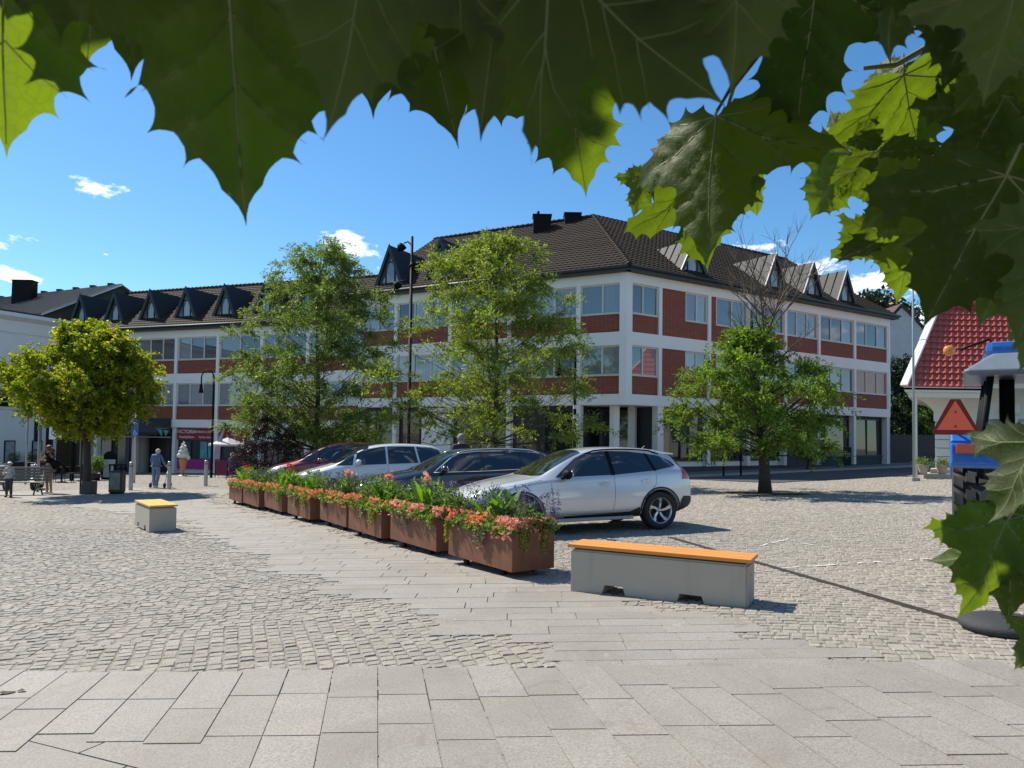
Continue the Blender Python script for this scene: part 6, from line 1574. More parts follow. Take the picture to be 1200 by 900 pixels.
# sunshade
g = P(266, 560, 40); zg = gz(g.x, 40); zt = P(266, 512.5, 40).z - zg; ze = P(266, 520.5, 40).z - zg
t = thing('sunshade', 'pale grey sunshade over the shop terrace', 'parasol', (g.x, 40, zg))
b = MB(); b.tube([(0, 0, 0), (0, 0, zt)], 0.03, 8); b.build('pole', M['dark'], t)
b = MB(); n = 8; R = 1.02; vs = [(0, 0, zt)]
for j in range(n): a = 2 * PI * (j + 0.5) / n; vs.append((R * math.cos(a), R * math.sin(a), ze))
for j in range(n): a = 2 * PI * (j + 0.5) / n; vs.append((R * math.cos(a), R * math.sin(a), ze - 0.10))
b.add(vs, [(0, 1 + j, 1 + (j + 1) % n) for j in range(n)] + [(1 + j, 9 + j, 9 + (j + 1) % n, 1 + (j + 1) % n) for j in range(n)]); b.build('canopy', leaf_mat('sunshade_cloth', (0.55, 0.54, 0.56), (0.58, 0.57, 0.58), 0.3, tcol=(1, 1, 1)), t, recalc=False)
# beach flag banner
g = P(256, 560, 39.5); zg = gz(g.x, 39.5)
t = thing('banner_flag', 'leaning feather banner in pink and blue beside the sunshade', 'banner', (g.x, 39.5, zg))
b = MB(); b.tube([(0, 0, 0), (0.05, 0, 1.6), (0.35, 0, 2.9)], 0.018, 6); b.build('pole', M['dark'], t)
b = MB(); prs = [(-0.22, 0.5, 0.02), (-0.30, 1.0, 0.06), (-0.22, 1.6, 0.07), (-0.02, 2.2, 0.17), (0.28, 2.85, 0.34)]
b.add([(x0, -0.03, z) for x0, z, x1 in prs] + [(x1, -0.02, z) for x0, z, x1 in prs], [(i, i + 1, 6 + i, 5 + i) for i in range(4)]); b.build('flag_cloth', pm('banner_print', (0.36, 0.28, 0.42), 0.7, var=0.6, scale=2), t)
# terrace railing with magenta cloth panels
a_, c_ = P(252, 560, 38.6), P(312, 560, 36.2); t = thing('terrace_railing', 'black terrace railing with magenta cloth panels before the shop', 'railing', (a_.x, a_.y, gz(a_.x, a_.y)), math.atan2(c_.y - a_.y, c_.x - a_.x)); L = math.hypot(c_.x - a_.x, c_.y - a_.y)
for i in range(5): b = MB(); x = L * i / 4; b.tube([(x, 0, -0.05), (x, 0, 0.98)], 0.025, 8); b.build('post', M['black'], t)
b = MB(); b.box(0, L, -0.02, 0.02, 0.94, 0.98); b.box(0, L, -0.02, 0.02, 0.12, 0.15); b.build('rail', M['black'], t)
for i in range(4): b = MB(); b.box(L * i / 4 + 0.05, L * (i + 1) / 4 - 0.05, -0.006, 0.006, 0.18, 0.92); b.build('cloth_panel', pm('magenta_cloth', (0.16, 0.012, 0.05), 0.8, var=0.5, scale=9), t)
# rounded A-board, posters, bunting, cafe tables
g = P(127, 560, 37); t = thing('pavement_board', 'black A-board with arched top and pale poster in the arcade mouth', 'sign', (g.x, 37, gz(g.x, 37)), 0.1)
b = MB(); b.prism([(-0.36, 0.0), (0.36, 0.0), (0.36, 1.15)] + [(0.36 * math.cos(a), 1.15 + 0.34 * math.sin(a)) for a in [PI * i / 10 for i in range(1, 10)]] + [(-0.36, 1.15)], -0.02, 0.02, axis='y', xf=Matrix.Rotation(-0.12, 4, 'X')); b.build('board', M['black'], t)
b = MB(); b.box(-0.28, 0.28, -0.03, -0.022, 0.12, 1.05, xf=Matrix.Rotation(-0.12, 4, 'X')); b.build('poster_sheet', pm('pale_poster', (0.40, 0.42, 0.44), 0.6, var=0.5, scale=4), t)
g = P(65, 507, 38); t = thing('hanging_sign', 'square white sign with dark round emblem at the arcade corner', 'sign', g[:])
b = MB(); b.box(-0.33, 0.33, -0.02, 0.02, -0.36, 0.36, bev=0.01); b.build('sign_plate', M['white_paint'], t)
b = MB(); b.lathe([(0.17, 0), (0.20, 0), (0.20, 0.004), (0.17, 0.004)], 28, xf=Matrix.Translation((0, -0.026, 0)) @ Matrix.Rotation(PI / 2, 4, 'X')); b.ball((0, -0.024, 0), 1, 6, sc=(0.08, 0.006, 0.06)); b.build('emblem', M['dark'], t)
b = MB(); b.tube([(0.0, 0, 0.36), (0, 0, 0.7), (0.7, 0.3, 0.7)], 0.015, 6); b.build('bracket', M['dark'], t)
g = P(190, 512, 40.5); t = thing('pennant', 'teal and green pennants hanging in the arcade beside the red shop', 'bunting', g[:])
b = MB(); b.add([(-0.30, 0, 0.45), (0.0, 0, 0.40), (-0.02, 0, 0.0), (0.05, 0.03, 0.42), (0.36, 0.03, 0.36), (0.18, 0.03, 0.02)], [(0, 1, 2), (3, 4, 5)]); b.build('cloth', pm('teal_cloth', (0.05, 0.22, 0.24), 0.8, var=0.8, scale=3), t)
b = MB(); b.tube([(-0.4, 0, 0.47), (0.9, 0.1, 0.55)], 0.008, 5); b.build('cord', M['dark'], t)
def chair(parent=None): pass
for k, (px, Y, lb) in enumerate(((72, 34.5, 'round black cafe table by the shop corner'), (96, 36, 'round black cafe table behind the tree trunk'))):
    g = P(px, 560, Y); t = thing('cafe_table', lb, 'table', (g.x, Y, gz(g.x, Y))); b = MB(); b.lathe([(0.001, 0.72), (0.36, 0.72), (0.36, 0.745), (0.001, 0.745)], 20); b.build('table_top', M['black'], t); b = MB(); b.tube([(0, 0, 0.03), (0, 0, 0.72)], 0.03, 8); b.lathe([(0.001, 0.05), (0.24, 0.03), (0.24, 0)], 16); b.build('leg', M['black'], t)
def cafe_chair(px, Y, rz, lb):
    g = P(px, 560, Y); t = thing('cafe_chair', lb, 'chair', (g.x, Y, gz(g.x, Y)), rz, 'dark wicker cafe chairs')
    b = MB(); b.box(-0.23, 0.23, -0.22, 0.22, 0.42, 0.46, bev=0.01); b.build('seat', M['black'], t)
    b = MB(); n = 10; vs = []
    for i in range(n + 1): a = PI * i / n; x, y = 0.27 * math.cos(a), 0.05 + 0.24 * math.sin(a); vs += [(x, y, 0.46), (x, y, 0.62 + 0.26 * math.sin(a))]
    b.add(vs, [(2 * i, 2 * i + 2, 2 * i + 3, 2 * i + 1) for i in range(n)]); b.build('backrest', M['black'], t)
    for x in (-0.2, 0.2):
        for y in (-0.19, 0.19): b = MB(); b.tube([(x, y, 0), (x * 0.95, y * 0.95, 0.42)], 0.014, 6); b.build('leg', M['dark'], t)
cafe_chair(80, 34.2, 1.9, 'dark cafe chair between the two round tables'); cafe_chair(64, 34.8, -1.6, 'dark cafe chair nearest the arcade corner'); cafe_chair(103, 35.6, 2.2, 'dark cafe chair behind the guarded tree')
def bush_pot(px, Y, H, R, lb, seed, mat='fol_mid'):
    g = P(px, 560, Y); t = thing('potted_plant', lb, 'potted plant', (g.x, Y, gz(g.x, Y))); r = np.random.default_rng(seed)
    b = MB(); b.lathe([(0.14, 0), (0.16, 0.0), (0.22, 0.36), (0.20, 0.36), (0.15, 0.30)], 16); b.build('pot', M['dark'], t)
    n = 900; pp = rand_unit(n, r) * R * r.random((n, 1)) ** 0.4 * (1, 1, H / R * 0.5) + (0, 0, 0.4 + H * 0.5); mesh_np('foliage', leaves_at(pp, r, 0.12, 0.05, 0.1), quads(n), M[mat], t)
    b = MB(); b.tube([(0, 0, 0.3), (0, 0, 0.4 + H * 0.5)], 0.015, 6); b.build('stem', M['bark'], t)
bush_pot(113, 36.5, 0.9, 0.36, 'pale flowering potted bush next to the A-board', 1); bush_pot(104, 37, 0.6, 0.33, 'low potted bush behind the guarded tree', 2)
# window boxes of the white house: long dark trough with small shrubs
q = FH @ Vector((1.9, 0.45, 0)); t = thing('plant_trough', 'long dark trough with small shrubs under the framed pictures', 'planter', (q.x, q.y, gz(q.x, q.y) + 0.25), math.atan2(-DH.y, -DH.x))
b = MB(); b.box(-1.6, 1.3, -0.2, 0.2, 0.1, 0.6, bev=0.01); b.build('trough', M['dark'], t)
for k in range(3):
    r = np.random.default_rng(k); n = 350; pp = rand_unit(n, r) * 0.32 * r.random((n, 1)) ** 0.4 + (-1.1 + k * 1.0, 0, 0.95); mesh_np('foliage', leaves_at(pp, r, 0.09, 0.05, 0.1), quads(n), M['locust_dark'], t)

# ---- wooden park bench with curved iron legs
g = G(20, 581); t = thing('park_bench', 'weathered wooden park bench with curved iron legs at the square edge', 'bench', (g.x - 0.4, g.y + 0.1, g.z), 0.05)
for i in range(4): b = MB(); b.box(-1.1, 1.1, 0.0 + i * 0.12, 0.10 + i * 0.12, 0.43, 0.46, bev=0.006); b.build('seat_plank', M['timber_old'], t)
for i in range(5): b = MB(); b.box(-1.1, 1.1, 0.50 + i * 0.022, 0.53 + i * 0.022, 0.47 + i * 0.10, 0.55 + i * 0.10, bev=0.006); b.build('back_plank', M['timber_old'], t)
for x in (-0.85, 0.85):
    b = MB(); b.tube([(x, 0.02, 0), (x, 0.06, 0.14), (x, 0.16, 0.26), (x, 0.25, 0.29), (x, 0.34, 0.26), (x, 0.46, 0.14), (x, 0.52, 0)], 0.025, 8); b.tube([(x, 0.0, 0.41), (x, 0.48, 0.41), (x, 0.62, 0.95)], 0.022, 8); b.tube([(x, 0.25, 0.29), (x, 0.25, 0.41)], 0.02, 8); b.build('leg', M['dark'], t)

# ---- scooters parked behind the bench
def scooter(px, Y, rz, lb, col):
    g = P(px, 560, Y); t = thing('motor_scooter', lb, 'scooter', (g.x, Y, gz(g.x, Y)), rz); pnt = M[col]
    for x in (-0.62, 0.62):
        b = MB(Matrix.Translation((x, 0, 0.24)) @ Matrix.Rotation(PI / 2, 4, 'X')); b.lathe([(0.15, -0.05), (0.22, -0.06), (0.24, 0), (0.22, 0.06), (0.15, 0.05), (0.15, -0.05)], 28); w_ = b.build('wheel', M['rubber'], t)
        b = MB(Matrix.Translation((x, 0, 0.24)) @ Matrix.Rotation(PI / 2, 4, 'X')); b.lathe([(0.001, -0.04), (0.15, -0.03), (0.15, 0.03), (0.001, 0.04)], 20); b.build('rim', M['steel'], w_)
    b = MB(); b.prism([(-0.55, 0.35), (-0.30, 0.22), (0.15, 0.20), (0.30, 0.30), (0.42, 0.75), (0.46, 0.98), (0.38, 1.0), (0.30, 0.70), (0.14, 0.32), (-0.05, 0.32), (-0.14, 0.62), (-0.75, 0.72), (-0.85, 0.60)], -0.15, 0.15, axis='y'); b.build('body', pnt, t)
    b = MB(); b.box(-0.75, -0.10, -0.13, 0.13, 0.71, 0.80, bev=0.035); b.build('seat', M['black'], t)
    b = MB(); b.tube([(0.60, 0.0, 0.26), (0.48, 0, 0.9), (0.42, 0, 1.05)], 0.03, 8); b.tube([(0.36, -0.32, 1.08), (0.42, 0, 1.05), (0.36, 0.32, 1.08)], 0.016, 8); b.build('handlebar', M['dark'], t)
    b = MB(); b.ball((0.50, 0, 0.92), 1, 8, sc=(0.06, 0.09, 0.09)); b.build('headlight', M['lens'], t)
    b = MB(); b.prism([(0.40, 0.44), (0.62, 0.50), (0.86, 0.36), (0.84, 0.32), (0.62, 0.44), (0.42, 0.38)], -0.08, 0.08, axis='y'); b.build('mudguard', pnt, t)
    for y in (-0.2, 0.2): b = MB(); b.tube([(0.40, y, 1.06), (0.44, y * 1.15, 1.24)], 0.007, 5); b.ball((0.44, y * 1.2, 1.26), 1, 6, sc=(0.02, 0.06, 0.045)); b.build('mirror', M['dark'], t)
scooter(44, 28.5, -1.2, 'white motor scooter parked between the bench and the woman', 'car_white'); scooter(0, 28.0, -0.6, 'silver motor scooter behind the wooden bench and child', 'silver')

# ------------------------------------------------------------------ tractor (rear view)
M['tractor_blue'] = car_paint('tractor_blue', (0.02, 0.14, 0.50), 0.0, 0.35)
g = P(1125, 650, 7.55); tr = thing('tractor', 'compact blue tractor seen from behind with red warning triangle', 'tractor', (g.x + 0.03, 7.3, gz(g.x, 7.3)), -0.55)
# local: x right, y forward (away), x=0 at left rear tyre centre
def tyre_lug(parent, x, y, R, w_, hub=True, n=22):
    Xf = Matrix.Translation((x, y, R)) @ Matrix.Rotation(PI / 2, 4, 'Y')
    b = MB(Xf); w2 = w_ / 2; b.lathe([(R * 0.58, -w2 * 0.8), (R * 0.80, -w2), (R * 0.93, -w2 * 0.98), (R * 0.945, -w2 * 0.6), (R * 0.95, 0), (R * 0.945, w2 * 0.6), (R * 0.93, w2 * 0.98), (R * 0.80, w2), (R * 0.58, w2 * 0.8)], 56)
    for i in range(n):
        for row in range(4):
            a = 2 * PI * (i + (0.5 if row in (0, 3) else 0.0) + (0.25 if row in (1, 2) else 0)) / n; z0 = (-w2 * 0.98, -w2 * 0.48, w2 * 0.04, w2 * 0.54)[row]; z1 = z0 + w2 * 0.44; da = 2 * PI / n * 0.33; sk = (0.5 if row in (0, 1) else -0.5) * 2 * PI / n * (0.6 if row in (0, 3) else 0.25)
            vs = []
            for (aa, z) in ((a - da - sk / 2, z0), (a + da - sk / 2, z0), (a + da + sk / 2, z1), (a - da + sk / 2, z1)):
                vs += [(R * 0.94 * math.cos(aa), R * 0.94 * math.sin(aa), z)]
            vt = []
            am = a
            for (aa, z) in ((a - da * 0.8 - sk / 2, z0 + 0.008), (a + da * 0.8 - sk / 2, z0 + 0.008), (a + da * 0.8 + sk / 2, z1 - 0.008), (a - da * 0.8 + sk / 2, z1 - 0.008)): vt += [(R * math.cos(aa), R * math.sin(aa), z)]
            b.add(vs + vt, [(4, 5, 6, 7), (0, 1, 5, 4), (1, 2, 6, 5), (2, 3, 7, 6), (3, 0, 4, 7)])
    w = b.build('wheel', M['rubber'], parent)
    b = MB(Xf); b.lathe([(R * 0.58, -w2 * 0.8), (R * 0.55, -w2 * 0.4), (R * 0.25, -w2 * 0.2), (R * 0.001, -w2 * 0.2)], 32); b.lathe([(R * 0.58, w2 * 0.8), (R * 0.55, w2 * 0.3), (R * 0.25, w2 * 0.1), (R * 0.001, w2 * 0.1)], 32); b.build('rim', M['white_paint'], w)
tyre_lug(tr, 0, 0.68, 0.70, 0.44); tyre_lug(tr, 1.55, 0.68, 0.70, 0.44); tyre_lug(tr, 0.12, 2.55, 0.42, 0.28, n=18); tyre_lug(tr, 1.43, 2.55, 0.42, 0.28, n=18)
for sx, x in ((1, 0.0), (-1, 1.55)):
    b = MB(); b.smooth = False
    prof = [(0.0 - 0.10, 1.26), (-0.08, 1.47), (0.04, 1.58), (0.9, 1.60), (1.25, 1.42), (1.42, 1.1)]; n = len(prof)
    top = [(x - 0.24, y, z) for y, z in prof]; top2 = [(x + 0.27, y, z) for y, z in prof]; low = [(x - 0.24, y + (0.04 if i < 3 else -0.03), z - 0.05) for i, (y, z) in enumerate(prof)]; low2 = [(x + 0.27, p[1], p[2]) for p in low]
    b.add(top + top2 + low + low2, [(i, i + 1, n + i + 1, n + i) for i in range(n - 1)] + [(2 * n + i, 2 * n + i + 1, 3 * n + i + 1, 3 * n + i) for i in range(n - 1)] + [(i, i + 1, 2 * n + i + 1, 2 * n + i) for i in range(n - 1)] + [(n + i, n + i + 1, 3 * n + i + 1, 3 * n + i) for i in range(n - 1)] + [(0, n, 3 * n, 2 * n), (n - 1, 2 * n - 1, 4 * n - 1, 3 * n - 1)])
    o = b.build('fender', M['tractor_blue'], tr); m_ = o.modifiers.new('bev', 'BEVEL'); m_.width = 0.03; m_.segments = 3
    b = MB(); b.box(x - 0.19 , x + 0.16, -0.135, -0.09, 1.37, 1.47, bev=0.012); b.build('tail_light', M['tail'], o)
M['cab_grey'] = pm('cab_roof_plastic', (0.16, 0.19, 0.22), 0.35, var=0.25, scale=5)
M['clear'] = None
m, nt_, bb_ = new_mat('cab_glass'); bb_.inputs['Transmission Weight'].default_value = 1.0; bb_.inputs['Roughness'].default_value = 0.0; bb_.inputs['IOR'].default_value = 1.1; bb_.inputs['Base Color'].default_value = (0.75, 0.82, 0.80, 1); M['clear'] = m
x0, x1, y0, y1, zf, zr_ = 0.03, 1.36, 0.15, 1.55, 1.42, 2.20
for (xa, ya, xb, yb) in ((x0, y0, x0 + 0.10, y0 + 0.08), (x1, y0, x1 - 0.10, y0 + 0.08), (x0, y1, x0 + 0.10, y1 - 0.05), (x1, y1, x1 - 0.10, y1 - 0.05), (x0 + 0.0, 0.85, x0 + 0.10, 0.85)):
    b = MB(); b.tube([(xa, ya, zf - 0.4), (xa, ya, zf), (xb, yb, zr_)], 0.035, 8); b.build('cab_post', M['black'], tr)
b = MB(); b.box(x0, x1, y0 - 0.02, y0 + 0.03, zf - 0.45, zf - 0.05, bev=0.01); b.box(x0, x1, y1 - 0.02, y1 + 0.03, zf - 0.5, zf + 0.02, bev=0.01); b.box(x0 - 0.01, x0 + 0.03, y0, y1, zf - 0.5, zf - 0.02, bev=0.005); b.box(x1 - 0.03, x1 + 0.01, y0, y1, zf - 0.5, zf - 0.02, bev=0.005); b.build('cab_panel', M['dark'], tr)
b = MB(); b.add([(x0 + 0.04, y0, zf), (x1 - 0.04, y0, zf), (x1 - 0.12, y0 + 0.08, zr_), (x0 + 0.12, y0 + 0.08, zr_)], [(0, 1, 2, 3)]); b.build('rear_window', M['clear'], tr)
b = MB(); b.add([(x0, y0 + 0.05, zf), (x0, y1 - 0.05, zf), (x0 + 0.10, y1 - 0.1, zr_), (x0 + 0.10, y0 + 0.1, zr_)], [(0, 1, 2, 3)]); b.build('side_window', M['clear'], tr)
b = MB(); b.box(x0 + 0.20, x0 + 0.34, 0.80, 0.90, zf - 0.1, zr_, bev=0.01); b.build('door_frame', M['black'], tr)
b = MB(); b.box(x0 + 0.02, x0 + 0.12, y0 - 0.02, y0 + 0.04, zf - 0.3, zf + 0.25, bev=0.01); b.tube([(x0 + 0.20, y0 + 0.02, zf + 0.02), (x0 + 0.26, y0 - 0.02, zf + 0.20), (x0 + 0.75, y0 - 0.02, zf + 0.22), (x0 + 0.82, y0 + 0.02, zf + 0.02)], 0.018, 6); b.build('grab_rail', M['black'], tr)
b = MB(); zc = zr_
b.add([(x0 - 0.16, y0 - 0.22, zc + 0.02), (x1 + 0.16, y0 - 0.22, zc + 0.02), (x1 + 0.14, y1 + 0.2, zc + 0.02), (x0 - 0.14, y1 + 0.2, zc + 0.02), (x0 + 0.12, y0 + 0.02, zc + 0.22), (x1 - 0.12, y0 + 0.02, zc + 0.22), (x1 - 0.12, y1 - 0.02, zc + 0.22), (x0 + 0.12, y1 - 0.02, zc + 0.22),
       (x0 - 0.10, y0 - 0.15, zc - 0.02), (x1 + 0.10, y0 - 0.15, zc - 0.02), (x1 + 0.1, y1 + 0.14, zc - 0.02), (x0 - 0.1, y1 + 0.14, zc - 0.02)],
      [(4, 5, 6, 7), (0, 1, 5, 4), (1, 2, 6, 5), (2, 3, 7, 6), (3, 0, 4, 7), (8, 9, 1, 0), (9, 10, 2, 1), (10, 11, 3, 2), (11, 8, 0, 3), (8, 11, 10, 9)])
o = b.build('cab_roof', M['cab_grey'], tr); m_ = o.modifiers.new('bev', 'BEVEL'); m_.width = 0.035; m_.segments = 3
b = MB(); b.box(x0 + 0.06, x0 + 0.62, y0 + 0.15, y1 - 0.3, zc + 0.20, zc + 0.36, bev=0.06); b.build('roof_hatch', M['tractor_blue'], o)
b = MB(); b.box(x0 + 0.45, x1 - 0.2, y0 + 0.0, y0 + 0.06, zc + 0.225, zc + 0.25, bev=0.006); b.build('wiper_rail', M['black'], o)
b = MB(); b.tube([(x0 + 0.12, y0 + 0.3, zc + 0.36), (x0 + 0.1, y0 + 0.3, zc + 0.40), (x0 - 0.17, y0 + 0.1, zc + 0.28)], 0.012, 6); b.build('beacon_arm', M['black'], o)
bx, by, bz = x0 - 0.27, y0 + 0.05, zc + 0.27
b = MB(); b.lathe([(0.001, 0.035), (0.035, 0.035), (0.055, 0.02), (0.058, 0), (0.055, -0.02), (0.035, -0.035), (0.001, -0.035)], 20, xf=Matrix.Translation((bx, by, bz)) @ Matrix.Rotation(PI / 2, 4, 'X')); b.build('beacon', pm('amber_lens', (0.75, 0.22, 0.01), 0.2, var=0.15, coat=1), o)
# triangle
b = MB(); tx, tz, s_ = -0.19, 1.74, 0.225; yy = -0.05
b.prism([(tx - s_ * 0.92, tz - s_ * 0.62), (tx - s_ * 0.80, tz - s_ * 0.78), (tx + s_ * 0.80, tz - s_ * 0.78), (tx + s_ * 0.92, tz - s_ * 0.62), (tx + s_ * 0.20, tz + s_ * 0.86), (tx - s_ * 0.20, tz + s_ * 0.86)], yy, yy + 0.012, axis='y'); tri = b.build('warning_triangle', pm('dark_red_reflector', (0.20, 0.01, 0.015), 0.35, var=0.1), tr)
b = MB(); b.prism([(tx - s_ * 0.74, tz - s_ * 0.56), (tx + s_ * 0.74, tz - s_ * 0.56), (tx, tz + s_ * 0.80)], yy - 0.004, yy - 0.001, axis='y'); b.build('orange_centre', pm('fluorescent_orange', (0.95, 0.15, 0.07), 0.5, var=0.05), tri)
b = MB()
for zz in (tz - 0.09, tz + 0.06): b.lathe([(0.001, 0), (0.010, 0), (0.010, 0.006), (0.001, 0.006)], 12, xf=Matrix.Translation((tx, yy - 0.005, zz)) @ Matrix.Rotation(PI / 2, 4, 'X'))
b.build('bolt', M['dark'], tri)
b = MB(); b.tube([(tx, yy + 0.012, tz - 0.1), (tx, yy + 0.1, tz - 0.15), (0.1, 0.2, 1.45)], 0.015, 6); b.build('bracket', M['black'], tri)
# interior, bonnet, axle
b = MB(); b.box(0.58, 1.02, 0.55, 1.0, 1.0, 1.12, bev=0.04); b.box(0.60, 1.0, 0.50, 0.62, 1.1, 1.72, bev=0.05); b.build('seat', M['black'], tr)
b = MB(); pts = [(0.8 + 0.19 * math.cos(a), 1.22 + 0.08 * math.sin(a), 1.52 + 0.17 * math.sin(a)) for a in [2 * PI * i / 20 for i in range(21)]]; b.tube(pts, 0.014, 6); b.tube([(0.8, 1.22, 1.52), (0.8, 1.45, 1.2)], 0.02, 6); b.build('steering_wheel', M['black'], tr)
b = MB(); b.box(0.48, 1.12, 1.6, 3.0, 0.75, 1.36, bev=0.08); b.build('bonnet', M['tractor_blue'], tr)
b = MB(); b.box(0.2, 1.38, 0.45, 0.85, 0.48, 0.80, bev=0.03); b.box(0.55, 1.05, 0.3, 2.8, 0.45, 0.85, bev=0.03); b.box(0.3, 1.3, -0.05, 0.1, 0.55, 0.65, bev=0.01); b.box(0.1, 1.3, 2.45, 2.65, 0.36, 0.48, bev=0.02); b.build('chassis', M['dark'], tr)
b = MB(); b.tube([(0.42, 0.2, 1.62), (0.30, -0.06, 1.60)], 0.012, 6); b.ball((0.29, -0.07, 1.60), 1, 6, sc=(0.04, 0.02, 0.03)); b.build('work_lamp', M['dark'], tr)

g = G(8, 813); r = np.random.default_rng(8)
for k, (px, py) in enumerate(((8, 813), (26, 811))):
    g = G(px, py); t = thing('fallen_leaf', ['crumpled dark fallen leaf on the slabs by the picture edge', 'smaller fallen leaf scrap lying next to the crumpled one'][k], 'leaf', (g.x, g.y, g.z + 0.004))
    b = MB(); n = 9; rad = 0.055 if k == 0 else 0.03; vs = [(0, 0, 0.012)] + [(rad * (0.6 + 0.5 * r.random()) * math.cos(a), rad * 0.7 * (0.6 + 0.5 * r.random()) * math.sin(a), 0.015 * r.random()) for a in [2 * PI * i / n for i in range(n)]]
    b.add(vs, [(0, 1 + i, 1 + (i + 1) % n) for i in range(n)]); b.build('blade', pm('dry_leaf', (0.06, 0.05, 0.03), 0.8, var=0.3), t, recalc=False)
# ------------------------------------------------------------------ people
def skin_mesh(name, verts, edges, radii, mat, parent, sub=2, root=0):
    me = bpy.data.meshes.new('t'); me.from_pydata([tuple(v) for v in verts], edges, []); o = bpy.data.objects.new('t', me); C.objects.link(o)
    m = o.modifiers.new('skin', 'SKIN'); m.use_smooth_shade = True
    for i, r in enumerate(radii):
        rr = r if hasattr(r, '__len__') else (r, r); me.skin_vertices[0].data[i].radius = rr
    me.skin_vertices[0].data[root].use_root = True
    s = o.modifiers.new('s', 'SUBSURF'); s.levels = sub; s.render_levels = sub
    dg = bpy.context.evaluated_depsgraph_get(); dg.update(); res = bpy.data.meshes.new_from_object(o.evaluated_get(dg)); bpy.data.objects.remove(o)
    res.materials.clear(); res.materials.append(mat); res.name = name
    for p in res.polygons: p.use_smooth = True; p.material_index = 0
    ob = bpy.data.objects.new(name, res); C.objects.link(ob); ob.parent = parent; return ob
def hand(V, E, R, wi, wrist, elbow, side, curl=0.5):
    d = (wrist - elbow).normalized(); lat = Vector((side, 0, 0)); lat = (lat - d * lat.dot(d));
    if lat.length < 0.1: lat = Vector((0, 1, 0)) - d * d.y
    lat.normalize(); nrm = d.cross(lat).normalized()
    palm = wrist + d * 0.055; V.append(palm); R.append((0.038, 0.018)); E.append((wi, len(V) - 1)); pi_ = len(V) - 1
    for k, (off_, L) in enumerate(((-0.030, 0.062), (-0.010, 0.072), (0.010, 0.068), (0.028, 0.052))):
        a = palm + d * 0.045 + lat * off_; b_ = a + (d * (1 - curl * 0.4) + nrm * curl).normalized() * L * 0.55; c = b_ + (d * (1 - curl) + nrm * curl * 1.3).normalized() * L * 0.45
        i = len(V); V += [a, b_, c]; R += [0.010, 0.009, 0.007]; E += [(pi_, i), (i, i + 1), (i + 1, i + 2)]
    a = wrist + d * 0.03 - lat * 0.035; b_ = a + (d * 0.7 - lat * 0.6 + nrm * 0.3).normalized() * 0.045; i = len(V); V += [a, b_]; R += [0.012, 0.009]; E += [(wi, i), (i, i + 1)]
